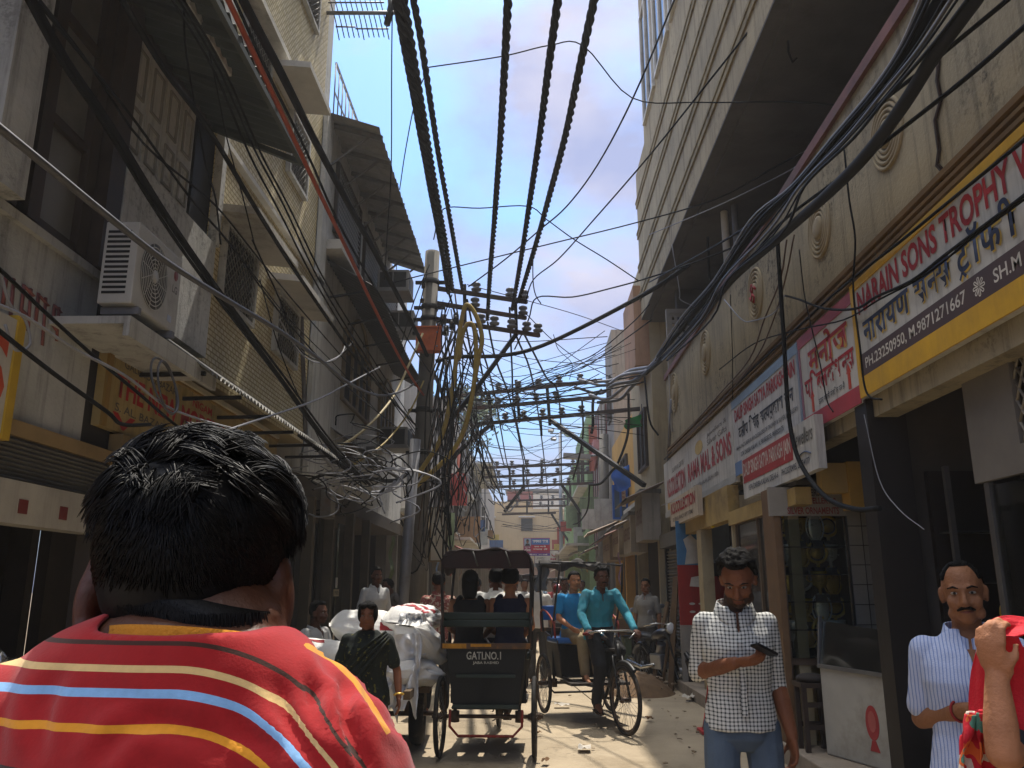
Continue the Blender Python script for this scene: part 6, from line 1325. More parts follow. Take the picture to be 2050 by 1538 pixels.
rick_front = rickshaw('dark green cycle rickshaw seen from behind with GATI NO.1 lettered on its back panel', (-0.40, 8.2, 0.012), rad(-1.5), 'up', None, None, None,
                      [('GATI.NO.1', (-.18, .14, .88, .95)), ('JABA RASHID', (-.12, .12, .835, .865))])
rick_on = rickshaw('oncoming cycle rickshaw with a bright blue seat and a black open hood frame', (0.60, 11.15, 0.012), rad(180 + 13.5), 'down', mat('blue_vinyl', '2f5e9c', 0.35, 0.2, 4), M_bike_black, M_bike_black, (), 0.12, bar=M_bike_black)
# blue seat back board of the oncoming rickshaw
q = MB(); q.box(-.40, .40, -.165, -.13, 1.12, 1.30); q.build('backrest', mat('blue_vinyl', '2f5e9c'), rick_on, bevel=.01)
rick_own = rickshaw('cycle rickshaw ridden by the driver in the striped red shirt', (-0.36, -0.2, 0.012), rad(0), 'down', None, None, None, (), 0.0)
for c in list(rick_own.children):
    if c.name.split('.')[0] in ('hood_frame', 'folded_hood', 'hood_flap', 'backrest_slat', 'armrest'): bpy.data.objects.remove(c, do_unlink=True)
rickshaw('distant cycle rickshaw with a pale hood among the crowd', (-0.1, 22, 0.012), rad(4), 'up', None, M_bike_red, None, ())
rickshaw('farthest cycle rickshaw, facing this way down the lane', (0.9, 27, 0.012), rad(183), 'down', None, M_bike_red, M_bike_red, ())

# ---------------------------------------------------------------- handcart with sacks
M_sack = mat('woven_sack', 'e2e0da', 0.7, 0.1, 6, 0.5, 90)
ht = thing('handcart', 'low wooden handcart with two rubber tyred wheels carrying white sacks', 'handcart', (-1.52, 8.6, 0.012), rad(3))
q = MB(); q.box(-.55, .55, -.4, 1.1, .56, .62)
q.build('deck', mat('cart_wood', '54432f', .8, .35, 5), ht)
for x in (-.4, .4): q = MB(); q.beam((x, -1.1, .62), (x, 1.1, .53), .06, .07); q.build('rail', mat('cart_wood', '54432f'), ht)
for s in (-1, 1):
    w = bpy.data.objects.new('wheel', None); COL.objects.link(w); w.parent = ht; w.location = (s * .40, .2, .30)
    q = MB(); q.torus((0, 0, 0), (1, 0, 0), .225, .075, 36, 10, sq=1); q.build('tyre', M_tyre, w)
    q = MB(); q.lathe([(.16, -.05), (.05, -.06), (.05, .06), (.16, .05)], (0, 0, 0), 24, axis=(1, 0, 0)); q.build('rim', M_rim, w)
q = MB(); q.cyl((-.58, .2, .30), (.58, .2, .30), .025, n=8)
for s in (-1, 1): q.box(s * .3 - .03, s * .3 + .03, .15, .25, .30, .56)
q.build('axle', M_rim, ht)
M_redprint = mat('sack_print_red', '9a2c32', 0.7, 0.3, 20)
def sack(label, loc, rot, size, prints=(), ragged=False, seed=0, group='white sacks on the handcart'):
    t = thing('sack', label, 'sack', loc, 0, group); t.rotation_euler = rot
    q = MB(); L_, W2, H2 = size
    def fn(u, v):
        a = 2 * pi * v; x = (u - .5) * L_; e = max(.0, 1 - abs(2 * u - 1) ** 5) ** .5; 
        ee = .10 + .9 * e if .02 < u < .98 else .12 * (1 + .8 * (u < .001 or u > .999))
        n_ = mnoise.noise(Vector((x * 4 + seed, cos(a) * 1.3, sin(a) * 1.3))) * .16 - abs(mnoise.noise(Vector((x * 5 + seed, cos(a) * 3.2, sin(a) * 3.2)))) * .22 - abs(mnoise.noise(Vector((x * 3 - seed, cos(a) * 8, sin(a) * 8)))) * .10 * (.4 + abs(2 * u - 1)) + .04
        fl_ = (abs(2 * u - 1)) ** 6
        return (x, W2 * cos(a) * (.35 + .65 * ee) * (1 + n_) , H2 * sin(a) * ee * (1 + n_) * (1 - .75 * fl_))
    q.grid(fn, 64, 56); o = q.build('cloth', M_sack, t)
    for k, (u0, u1, v0, v1) in enumerate(prints):
        p = MB(); p.grid(lambda u, v: Vector(fn(u0 + (u1 - u0) * u, v0 + (v1 - v0) * v)) * 1.02, 20, 14); p.build('print', M_redprint, t)
    return t
sack('plump white sack on the crest of the pile with a red block print', (-1.62, 8.6, 1.16), (.1, .05, .25), (.78, .24, .16), ((.62, .80, .42, .50),), seed=1)
sack('white sack jutting out on the wall side of the cart', (-1.98, 8.15, .92), (0, .1, .45), (.82, .22, .15), ((.3, .5, .30, .34),), seed=2)
sack('lowest white sack at the outer edge, mostly hidden by the striped shoulder', (-1.95, 8.05, .72), (0, 0, .3), (.85, .25, .13), (), seed=3)
sack('white sack with bold red lettering lying crosswise highest on the load', (-1.20, 8.75, 1.22), (.05, -.05, 1.3), (.80, .25, .15), ((.30, .45, .15, .40), (.52, .60, .12, .42)), seed=4)
sack('white sack with a red stamp bulging behind the woman in the sari', (-1.45, 8.30, .92), (0, .05, .15), (.80, .26, .17), ((.60, .72, .70, .85), (.2, .35, .3, .4)), seed=5)
sack('limp plastic sack slumped over the inner edge of the cart', (-1.05, 8.35, 1.02), (.1, .5, 1.2), (.70, .20, .16), ((.4, .6, .2, .32),), seed=6)
sack('small white sack wedged low on the deck under the slumped sack', (-1.15, 8.2, .76), (0, .1, .9), (.70, .22, .13), (), seed=7)
sack('creased white sack behind the crest of the pile toward the pole', (-1.45, 9.1, 1.05), (.1, 0, -.3), (.80, .24, .18), (), seed=8)
def torn(label, loc, seed, sx=.32, sz=.75):
    t = thing('plastic_sheet', label, 'plastic sheet', loc, 0, 'torn plastic wrapping on the cart'); q = MB()
    def fn(u, v):
        n_ = mnoise.noise(Vector((u * 3 + seed, v * 3, 1.3))); m_ = mnoise.noise(Vector((u * 9 + seed, v * 2, 7.1)))
        return (-sx + 2 * sx * u + .05 * n_, -.05 + .05 * sin(u * 9 + seed + v * 3) * (.3 + v) + .10 * m_ + .10 * n_ + .05 * abs(mnoise.noise(Vector((u * 5 + v * 4, v * 6 - u * 5, seed + 3)))) * 2 + .06 * mnoise.noise(Vector((u * 7, v * 8, seed))), -sz * v * (1 + .18 * m_ + .12 * sin(u * 13 + seed)))
    q.grid(fn, 46, 30); o = q.build('sheet', mat('white_plastic', 'd6d6d6', 0.4, 0.12, 5, .3, 40, spec=.5), t); return t
torn('torn white plastic hanging off the inner side of the cart nearest the rickshaw', (-1.22, 8.0, 1.12), 1.0, .20, .66)
torn('crumpled white plastic draped lower behind the sari woman', (-1.45, 7.9, 1.0), 4.2, .22, .5)
torn('shred of white plastic sticking out above the cart beside the rickshaw post', (-1.12, 8.2, 1.30), 7.7, .14, .36)
# ================================================================ PEOPLE
def skin_mat(name, col): 
    return mat('skin_' + name, col, 0.62, 0.22, 11, 0.3, 90, spec=0.25)
SK = {'a': skin_mat('a', '7a4c34'), 'b': skin_mat('b', '7e5439'), 'c': skin_mat('c', '563322'), 'd': skin_mat('d', 'a87250'), 'e': skin_mat('e', '6b4029')}
M_hair = mat('black_hair', '0d0b0a', 0.6, 0.35, 60, 0.5, 160, spec=0.06)
M_eye = mat('eye_white', '8d857b', 0.35, 0); M_iris = mat('iris_dark', '140d0a', 0.2, 0); M_lip = mat('lip', '6b3a30', 0.5, 0.1, 9)
def vox(q, size, it=4, fac=.5):
    me = q.mesh('tmp'); o = bpy.data.objects.new('tmp', me); COL.objects.link(o)
    r = o.modifiers.new('r', 'REMESH'); r.mode = 'VOXEL'; r.voxel_size = size; r.use_smooth_shade = True
    s = o.modifiers.new('s', 'SMOOTH'); s.factor = fac; s.iterations = it
    dg = bpy.context.evaluated_depsgraph_get(); out = bpy.data.meshes.new_from_object(o.evaluated_get(dg))
    bpy.data.objects.remove(o); bpy.data.meshes.remove(me); out.materials.clear(); return out
def smooth_rim(bm, it=10):
    for k in range(it):
        nw = {}
        for v in bm.verts:
            be = [e for e in v.link_edges if e.is_boundary]
            if len(be) == 2: nw[v] = v.co * .4 + (be[0].other_vert(v).co + be[1].other_vert(v).co) * .3
        for v, c in nw.items(): v.co = c
def folds(me, amp, freq, seed=0.0, stretch=(1, 1, 1)):
    ns = [v.normal.copy() for v in me.vertices]
    for v, n in zip(me.vertices, ns):
        p = Vector((v.co.x * stretch[0], v.co.y * stretch[1], v.co.z * stretch[2])) * freq + Vector((seed, seed * .7, 0))
        a = mnoise.noise(p); b = mnoise.noise(p * 2.3)
        v.co += n * (amp * ((1 - abs(a) * 2.2) * .7 + b * .5))
def limb(q, pts, rs, n=12):
    pts = [Vector(p) for p in pts]
    S, R = [], []
    for i in range(len(pts) - 1):
        k = 6
        for j in range(k): S.append(pts[i].lerp(pts[i + 1], j / k)); R.append(rs[i] + (rs[i + 1] - rs[i]) * j / k)
    S.append(pts[-1]); R.append(rs[-1]); q.tube(S, R, n)
    for p, r in zip(pts, rs): q.ell(p, r, n=10, k=7)
def head_parts(q, M, c, s=1.0, jaw=1.0):
    """face volumes in head space (x right, y forward, z up); c is the point between the eyes' depth axis"""
    def T(p): return c + M @ (Vector(p) * s)
    def E(p, r): q.ell(T(p), tuple(x * s for x in r), rot=M, n=16, k=11)
    E((0, -.012, .03), (.074, .096, .088)); E((0, .020, -.03), (.061, .070, .080 * jaw)); E((0, .050, -.088), (.032, .032, .026))
    for a in (-1, 1):
        E((a * .036, .060, -.030), (.026, .026, .028)); E((a * .076, -.012, -.008), (.011, .020, .033)); E((a * .082, -.016, .004), (.008, .014, .020)); E((a * .046, .030, -.075), (.020, .030, .024))
    q.tube([T((-.05, .068, .021)), T((-.022, .082, .024)), T((0, .083, .018)), T((.022, .082, .024)), T((.05, .068, .021))], [.007 * s, .010 * s, .009 * s, .010 * s, .007 * s], 8)
    q.tube([T((0, .078, .016)), T((0, .096, -.012)), T((0, .106, -.034))], [.008 * s, .0105 * s, .014 * s], 8); E((0, .106, -.036), (.012, .012, .010))
    for a in (-1, 1): E((a * .013, .095, -.039), (.009, .010, .008))
    E((0, .080, -.062), (.024, .014, .007)); E((0, .079, -.072), (.020, .013, .007))
def hand(q, w, d, n, curl=.5, s=1.0, side=1, r=.0088, spread=.0):
    """palm from wrist w along d; n is the palm's normal (fingers curl towards n); side=+1 puts the thumb on n x d"""
    w = Vector(w); d = Vector(d).normalized(); n = (Vector(n) - d * Vector(n).dot(d)).normalized(); x = n.cross(d) * side
    M3 = Matrix((x, d, n)).transposed()
    q.ell(w + d * .048 * s, (.040 * s, .055 * s, .016 * s), rot=M3, n=12, k=8); q.ell(w + d * .02 * s + x * .02 * s + n * .006 * s, (.022 * s, .032 * s, .016 * s), rot=M3)
    for k, (off, L_) in enumerate(((.030, .90), (.010, 1.0), (-.010, .94), (-.029, .76))):
        p = w + d * (.088 - .006 * abs(k - 1.2)) * s + x * off * s; a = curl * .55; P = [w + d * .05 * s + x * off * .8 * s, p]
        for seg in (.042, .027, .021):
            a_ = a; dd = d * cos(a_) + n * sin(a_) + x * off * spread; p = p + dd * (seg * L_ * s); P.append(p); a += curl * (.95 + .08 * k)
        q.tube(P, [r * 1.1 * s, r * 1.08 * s, r * s, r * .93 * s, r * .78 * s], 8); q.ell(P[-1], r * .78 * s, n=8, k=6)
    b = w + d * .022 * s + x * .030 * s; P = [b - x * .012 * s, b, b + (x * .55 + d * .75 + n * .35).normalized() * .036 * s]
    P.append(P[-1] + (x * (.25 - .5 * curl) + d * .8 + n * (.3 + .6 * curl)).normalized() * .030 * s)
    q.tube(P, [r * 1.5 * s, r * 1.35 * s, r * 1.15 * s, r * .9 * s], 8); q.ell(P[-1], r * .9 * s, n=8, k=6)
DEF = dict(pelvis=(0, 0, .95), waist=(0, 0, 1.08), chest=(0, .01, 1.27), neck=(0, -.01, 1.46), head=(0, .02, 1.60), shL=(-.165, -.01, 1.375), shR=(.165, -.01, 1.375), elL=(-.225, -.03, 1.12), elR=(.225, -.03, 1.12), wrL=(-.235, .03, .88), wrR=(.235, .03, .88),
           hipL=(-.09, 0, .92), hipR=(.09, 0, .92), knL=(-.10, .02, .50), knR=(.10, .02, .50), anL=(-.10, -.01, .085), anR=(.10, -.01, .085))
def person(label, loc, rz, pose=None, s=1.0, skin='a', shirt='cccccc', shirt_mat=None, sleeve=.45, trousers='333a48', trouser_mat=None, hair='short', hemline=.88, headrot=(0, 0, 0), hands=None, vx=.009, girth=1.0, shoes='sandal', moustache=False, beard=False,
           collar=True, group=None, female=False, face=True, skirt=False, fold=.0065, tank=False, sleeve_r=None, open_neck=True, bighair=False):
    J = {k: Vector(v) for k, v in DEF.items()}
    for k, v in (pose or {}).items(): J[k] = Vector(v)
    J = {k: v * s for k, v in J.items()}; hands = hands or {}
    t = thing('person', label, 'person', loc, rz, group); SM = SK[skin]
    Mh = Euler(headrot, 'XYZ').to_matrix(); up = (J['neck'] - J['pelvis']).normalized()
    sx = (J['shR'] - J['shL']).normalized(); hx = (J['hipR'] - J['hipL']).normalized(); fr = up.cross(sx) * 1.0
    fr = Vector(fr) if fr.y * 1 != 0 else Vector((0, 1, 0))
    fr = sx.cross(up) * -1.0
    def torso(q, e, top=True, hem=None, n=24):
        secs = []
        def ring(c, w, d, side): f_ = side.cross(up); secs.append((c, side * (w * s * girth + e), f_ * (d * s * girth + e)))
        pel, wa, ch, ne = J['pelvis'], J['waist'], J['chest'], J['neck']; bw = .93 if female else 1.0
        if hem is not None: ring(pel + (pel - wa).normalized() * hem * s, .172 * (1.02 if female else 1), .125, hx)
        else: ring(pel - up * .07 * s, .12, .09, hx)
        ring(pel, .168, .118, hx); ring(wa, .142 * bw, .100, hx.lerp(sx, .4).normalized()); ring((wa + ch) / 2, .150 * bw, .108, sx); ring(ch, .168 * bw, .120 * (1.06 if female else 1), sx)
        shc = (J['shL'] + J['shR']) / 2
        ring(ch.lerp(shc, .55), .172 * bw, .112, sx); ring(shc.lerp(ne, .15), .150 * bw, .088, sx); ring(shc.lerp(ne, .6), .095, .068, sx)
        if top: ring(ne, .062, .058, sx)
        q.loft(secs, n)
    # continuous body
    q = MB(); torso(q, 0.0)
    q.tube([J['neck'] - up * .05 * s, J['neck'], J['neck'].lerp(J['head'], .62) + Mh @ Vector((0, -.02 * s, 0))], [.062 * s, .053 * s, .054 * s], 14)
    head_parts(q, Mh, J['head'], s)
    for a in 'LR':
        limb(q, [J['neck'].lerp(J['sh' + a], .6) - up * .03 * s, J['sh' + a], J['el' + a], J['el' + a].lerp(J['wr' + a], .35), J['wr' + a]], [x * s * (.9 if female else 1) for x in (.036, .050, .040, .041, .027)])
        hp = hands.get(a, {}); d = Vector(hp.get('d', J['wr' + a] - J['el' + a])); n_ = Vector(hp.get('n', (1 if a == 'L' else -1, .2, 0)))
        hand(q, J['wr' + a], d, n_, hp.get('curl', .45), s * (.92 if female else 1), hp.get('side', 1 if a == 'R' else -1), max(.0088, vx * 1.0))
        limb(q, [J['hip' + a], J['kn' + a], J['kn' + a].lerp(J['an' + a], .3), J['an' + a]], [x * s for x in (.076 * min(1, girth), .054, .053, .036)])
        ft = hands.get('f' + a, (0, 1, -.1)); f_ = Vector(ft).normalized(); an = J['an' + a]
        limb(q, [an, an + f_ * .06 * s - Vector((0, 0, .035)) * s, an + f_ * .16 * s - Vector((0, 0, .06)) * s], [.038 * s, .036 * s, .024 * s]); q.ell(an - f_ * .035 * s - Vector((0, 0, .045)) * s, .034 * s)
    me = vox(q, vx, 3); body = link('body', me, SM, t)
    # shirt
    sm = shirt_mat or mat('cloth_' + shirt, shirt, 0.85, 0.14, 6, 0.3, 200)
    q = MB(); e = .010 * s + .002
    if tank:
        torso(q, e * .7, top=False, hem=J['pelvis'].z * 0 + .06)
        for a in 'LR': limb(q, [J['chest'].lerp(J['sh' + a], .8), J['sh' + a].lerp(J['neck'], .42) + up * .028 * s], [.045 * s, .030 * s])
    else:
        torso(q, e, hem=.95 - hemline if hemline < .95 else .06)
        for a in 'LR':
            sv = (sleeve_r if (a == 'R' and sleeve_r is not None) else sleeve)
            sh, el, wr = J['sh' + a], J['el' + a], J['wr' + a]
            pts = [J['neck'].lerp(sh, .6) - up * .022 * s, sh]; rs = [.044, .060]
            if sv <= .5: pts.append(sh.lerp(el, sv * 2)); rs.append(.055)
            else: pts += [el, el.lerp(wr, (sv - .5) * 2)]; rs += [.050, .044 if sv < .9 else .038]
            limb(q, pts, [x * s * (.92 if female else 1) * min(girth, 1.1) for x in rs])
    me = vox(q, vx, 4)
    if not tank:   # open neckline
        bm = bmesh.new(); bm.from_mesh(me); c = J['neck'] + up * .012 * s
        dl = [f for f in bm.faces if (f.calc_center_median() - c).dot(up) > -.01 * s and (f.calc_center_median() - c).length < .10 * s]
        if open_neck and collar: dl = list(set(dl) | {f for f in bm.faces if abs((f.calc_center_median() - c).dot(sx)) < .038 * s * max(0, 1 + (f.calc_center_median() - c).dot(up) / (.135 * s)) and (f.calc_center_median() - c).dot(up) < 0 and (f.calc_center_median() - c).y > .02 * s})
        bmesh.ops.delete(bm, geom=dl, context='FACES'); smooth_rim(bm); bm.to_mesh(me); bm.free()
    folds(me, fold, 9 / max(.5, s), len(label) * .37, (1, 1, .8))
    so = link('shirt', me, sm, t); md = so.modifiers.new('cloth', 'SOLIDIFY'); md.thickness = .004; md.offset = -1
    if collar and not tank:
        q = MB(); f2 = sx.cross(up) * -1
        ff = up.cross(sx)
        front = Vector((0, 1, 0)) if True else ff
        front = (front - up * front.dot(up)).normalized()
        for a in (-1, 1):
            def col(u, v):
                an = (.12 + u * .86) * pi  # from back centre round to the front
                base = J['neck'] + sx * (a * .071 * s * sin(an)) - front * (.066 * s * cos(an)) + up * ((-.012 + .012 * cos(an)) * s - .040 * s * max(0, u - .55) * 2)
                out = sx * (a * sin(an)) - front * cos(an)
                return base + up * (.034 * s * (1 - v) * (1 - .5 * max(0, u - .7))) + out * ((.010 + .022 * v) * s) - up * (.030 * s * v * (1 if u < .8 else 1.4))
            q.grid(col, 14, 4)
        co = q.build('collar', sm, t); md = co.modifiers.new('cloth', 'SOLIDIFY'); md.thickness = .004
    # trousers / skirt
    tm = trouser_mat or mat('cloth_' + trousers, trousers, 0.85, 0.2, 6, 0.3, 200)
    q = MB()
    if skirt:
        q.loft([(J['pelvis'] + up * .10 * s, hx * .155 * s, hx.cross(up) * .115 * s), (J['pelvis'], hx * .185 * s, hx.cross(up) * .145 * s), ((J['knL'] + J['knR']) / 2, hx * .21 * s, hx.cross(up) * .17 * s), ((J['anL'] + J['anR']) / 2 - Vector((0, 0, .02)), hx * .23 * s, hx.cross(up) * .19 * s)], 26)
    else:
        q.loft([(J['pelvis'] + up * .07 * s, hx * .165 * s * girth, hx.cross(up) * .118 * s * girth), (J['pelvis'], hx * .172 * s * girth, hx.cross(up) * .124 * s * girth), (J['pelvis'] - up * .07 * s, hx * .158 * s * min(1, girth), hx.cross(up) * .112 * s), (J['pelvis'] - up * .12 * s, hx * .10 * s, hx.cross(up) * .08 * s)], 20)
        for a in 'LR': limb(q, [J['hip' + a], J['kn' + a], J['an' + a].lerp(J['kn' + a], .04)], [.092 * s * min(1, girth), .072 * s, .058 * s])
    me = vox(q, vx, 4); folds(me, fold * 1.2, 8, 3.3, (1, 1, .6)); link('skirt' if skirt else 'trousers', me, tm, t)
    for a in 'LR':
        an = J['an' + a]; f_ = Vector(hands.get('f' + a, (0, 1, -.1))).normalized(); q = MB(); z_ = Vector((0, 0, 1))
        if shoes == 'shoe': limb(q, [an - z_ * .035 * s - f_ * .035 * s, an - z_ * .045 * s + f_ * .08 * s, an - z_ * .06 * s + f_ * .17 * s], [.048 * s, .044 * s, .032 * s]); me = vox(q, max(vx, .008), 2); link('shoe', me, mat('shoe_dark', '1c1815', .5), t)
        else:
            side = f_.cross(z_); q.slab([an - z_ * .082 * s + f_ * (x * s) + side * (y * s) for x, y in ((-.07, -.03), (.05, -.042), (.18, -.03), (.20, 0), (.18, .03), (.05, .042), (-.07, .03))], (0, 0, -.012 * s)); q.tube([an - z_ * .07 * s + f_ * .1 * s + side * .045 * s, an - z_ * .025 * s + f_ * .09 * s, an - z_ * .07 * s + f_ * .1 * s - side * .045 * s], .01 * s, 5); q.build('sandal', mat('sandal_brown', '33231a', .7), t)
    # face
    H = J['head']
    def T(p): return H + Mh @ (Vector(p) * s)
    if face:
        for a in (-1, 1):
            q = MB(); q.ell(T((a * .030, .0725, .004)), tuple(x * s for x in (.0135, .0115, .0058)), rot=Mh, n=10, k=7); eo = q.build('eye', M_eye, t)
            q = MB(); q.ell(T((a * .030, .0808, .004)), tuple(x * s for x in (.0062, .0045, .0050)), rot=Mh, n=8, k=6); q.build('iris', M_iris, eo)
            q = MB(); q.tube([T((a * .014, .087, .021)), T((a * .032, .086, .028)), T((a * .052, .074, .022))], [.0036 * s * (.6 if female else 1), .0045 * s * (.55 if female else 1), .0025 * s * (.6 if female else 1)], 6); q.build('eyebrow', M_hair, t)
        q = MB(); q.tube([T((-.022, .083, -.066)), T((0, .0935, -.066)), T((.022, .083, -.066))], [.003 * s, .0055 * s, .003 * s], 6); q.build('lips', M_lip, t)
        if moustache:
            q = MB(); q.tube([T((-.030, .080, -.060)), T((-.012, .096, -.051)), T((0, .099, -.050)), T((.012, .096, -.051)), T((.030, .080, -.060))], [.004 * s, .0075 * s, .0065 * s, .0075 * s, .004 * s], 6); q.build('moustache', M_hair, t)
        if beard:
            bm = bmesh.new(); bm.from_mesh(body.data); Mi = Mh.transposed(); dl = []
            for v in bm.verts: v.co += v.normal * .0015
            for f in bm.faces:
                p = Mi @ (f.calc_center_median() - H) / s; w_ = .008 * mnoise.noise(p * 60)
                ok = p.z < -.050 + w_ + (.016 if abs(p.x) > .050 else 0) and p.z > -.135 and p.y > (-.005 if p.z > -.09 else .0) + w_ and not (abs(p.x) < .026 and -.082 < p.z < -.058) and p.y > -.02
                if not ok: dl.append(f)
            bmesh.ops.delete(bm, geom=dl, context='FACES'); bme = bpy.data.meshes.new('stubble'); bm.to_mesh(bme); bm.free(); bme.materials.clear(); link('stubble', bme, mat('stubble', '38261d', .85, .4, 90), t)
    # hair
    if hair:
        fem = female; q = MB(); C = Vector((0, -.012, .03)); rr = Vector((.074, .096, .088))
        def thr(az):   # az=0 forward
            f_ = cos(az)
            if female and hair == 'bun': return rad(30 if f_ > .6 else (30 - (.6 - f_) / .5 * 58 if f_ > .1 else -30))
            if hair == 'receding': return rad(56) if f_ > .55 else (rad(14) if f_ > -.1 else rad(-38))
            lo = rad(38 if f_ > .5 else (38 - (0.5 - f_) / .45 * 52 if f_ > .05 else -14 - min(1, (.05 - f_) * 1.6) * 30)); return lo
        thick = {'short': .012, 'receding': .006, 'bun': .010, 'long': .014, 'thick': .019}[hair]; sd = len(label)
        def hc(u, v):
            az = 2 * pi * u; e = thr(az); el = e + (pi / 2 - e) * v; d = Vector((sin(az) * cos(el), cos(az) * cos(el), sin(el)))
            n_ = mnoise.noise(d * 5 + Vector((sd, 0, 0))) * .5 + mnoise.noise(d * 13) * .35
            k = 1 if v > .12 else v / .12 * .8 + .1
            th = thick * k * (1 + n_ * .8) * (1.5 if hair in ('short', 'thick') and d.z > .5 else 1)
            return T(C + Vector((d.x * (rr.x + th), d.y * (rr.y + th), d.z * (rr.z + th))))
        q.grid(hc, 44, 16)
        rn = random.Random(sd)
        if hair in ('short', 'thick', 'receding') and vx < .0085:
            for k in range(900 if hair != 'receding' else 260):
                az = rn.uniform(0, 2 * pi); e = thr(az); el = rn.uniform(e + .08, 1.5); d = Vector((sin(az) * cos(el), cos(az) * cos(el), sin(el)))
                b = C + Vector((d.x * (rr.x + thick * .6), d.y * (rr.y + thick * .6), d.z * (rr.z + thick * .6))); L_ = min(.016, thick) * rn.uniform(.6, 1.25)
                dr = Vector((rn.uniform(-.7, .7), .3 + rn.uniform(-.6, .6), rn.uniform(-.2, .4) - (.9 if d.z < .35 else 0))) + Vector((mnoise.noise(d * 6), mnoise.noise(d * 6 + Vector((9, 0, 0))), 0)) * 1.2
                dr = (dr - d * dr.dot(d) * .85).normalized(); q.tube([T(b), T(b + dr * L_ * .6 + d * L_ * .28), T(b + dr * L_ * 1.2 + d * L_ * .30)], [.0026 * s, .0022 * s, .0005 * s], 4)
        if bighair:
            for a in (-1, 1): q.ell(T((a * .060, -.015, .022)), (.028 * s, .070 * s, .075 * s), rot=Mh); q.ell(T((a * .034, .045, .082)), (.045 * s, .050 * s, .030 * s), rot=Mh)
            q.ell(T((0, -.115, -.04)), (.060 * s, .050 * s, .060 * s))
        if hair == 'bun': q.ell(T((0, -.115, .02)), (.045 * s, .040 * s, .045 * s))
        if hair == 'long':
            q.loft([(T((0, -.06, .05)), Mh @ Vector((.084, 0, 0)) * s, Mh @ Vector((0, .055, 0)) * s), (T((0, -.075, -.04)), Mh @ Vector((.085, 0, 0)) * s, Mh @ Vector((0, .048, 0)) * s), (T((0, -.085, -.13)), Mh @ Vector((.075, 0, 0)) * s, Mh @ Vector((0, .035, 0)) * s), (T((0, -.085, -.17)), Mh @ Vector((.05, 0, 0)) * s, Mh @ Vector((0, .02, 0)) * s)], 16)
        q.build('hair', M_hair, t)
    t['_s'] = s
    del t['_s']
    return t, J
# ---- cloth patterns
def pattern(name, kind, base, line, scale, th=.12, rough=.85, noise_amt=.15):
    if name in _M: return _M[name]
    m = mat(name, base, rough, 0, 5, .25, 200); t = m.node_tree; b = t.nodes['Principled BSDF']; L = t.links.new
    tcn = nd(t, 'ShaderNodeTexCoord'); sp = nd(t, 'ShaderNodeSeparateXYZ')
    nz = nd(t, 'ShaderNodeTexNoise', Scale=7.0, Detail=3.0); L(tcn.outputs['Object'], nz.inputs['Vector'])
    mx_ = nd(t, 'ShaderNodeMix', data_type='VECTOR') if False else None
    va = nd(t, 'ShaderNodeVectorMath', operation='SCALE'); va.inputs['Scale'].default_value = .018; L(nz.outputs['Color'], va.inputs[0])
    vb = nd(t, 'ShaderNodeVectorMath', operation='ADD'); L(tcn.outputs['Object'], vb.inputs[0]); L(va.outputs[0], vb.inputs[1]); L(vb.outputs[0], sp.inputs[0])
    def band(sock, w):
        k = nd(t, 'ShaderNodeMath', operation='MULTIPLY'); L(sock, k.inputs[0]); k.inputs[1].default_value = scale
        f = nd(t, 'ShaderNodeMath', operation='FRACT'); L(k.outputs[0], f.inputs[0]); g_ = nd(t, 'ShaderNodeMath', operation='LESS_THAN'); L(f.outputs[0], g_.inputs[0]); g_.inputs[1].default_value = w; return g_.outputs[0]
    bx_ = band(sp.outputs['X'], th)
    if kind == 'check':
        bz_ = band(sp.outputs['Z'], th); a = nd(t, 'ShaderNodeMath', operation='ADD'); L(bx_, a.inputs[0]); L(bz_, a.inputs[1]); h = nd(t, 'ShaderNodeMath', operation='MULTIPLY'); L(a.outputs[0], h.inputs[0]); h.inputs[1].default_value = .5; fac = h.outputs[0]
    else: fac = bx_
    x = nd(t, 'ShaderNodeMix', data_type='RGBA'); L(fac, x.inputs[0]); x.inputs[6].default_value = lin(base); x.inputs[7].default_value = lin(line)
    L(x.outputs[2], b.inputs['Base Color']); return m
def floral(name, base, cols, scale, thr_=.35):
    if name in _M: return _M[name]
    m = mat(name, base, .85, 0, 5, .25, 200); t = m.node_tree; b = t.nodes['Principled BSDF']; L = t.links.new
    tcn = nd(t, 'ShaderNodeTexCoord'); cur = None
    for k, c in enumerate(cols):
        mpn = nd(t, 'ShaderNodeMapping'); mpn.inputs['Location'].default_value = (k * 3.7, k * 1.9, k * 5.1); L(tcn.outputs['Object'], mpn.inputs['Vector'])
        n = nd(t, 'ShaderNodeTexNoise', Scale=scale * (1 + .3 * k), Detail=2.5); L(mpn.outputs[0], n.inputs['Vector']); g_ = nd(t, 'ShaderNodeMath', operation='GREATER_THAN'); L(n.outputs['Fac'], g_.inputs[0]); g_.inputs[1].default_value = 1 - thr_
        x = nd(t, 'ShaderNodeMix', data_type='RGBA'); L(g_.outputs[0], x.inputs[0])
        if cur is None: x.inputs[6].default_value = lin(base)
        else: L(cur, x.inputs[6])
        x.inputs[7].default_value = lin(c); cur = x.outputs[2]
    L(cur, b.inputs['Base Color']); return m
M_check = pattern('checked_shirt', 'check', 'bdbdb8', '2f3236', 60, .40)
M_bstripe = pattern('blue_striped_shirt', 'stripe', 'a4adc6', '6e80ac', 85, .3)
M_denim = mat('blue_denim', '4b596a', .85, .3, 3, .4, 260, dirt='6d7c8c')

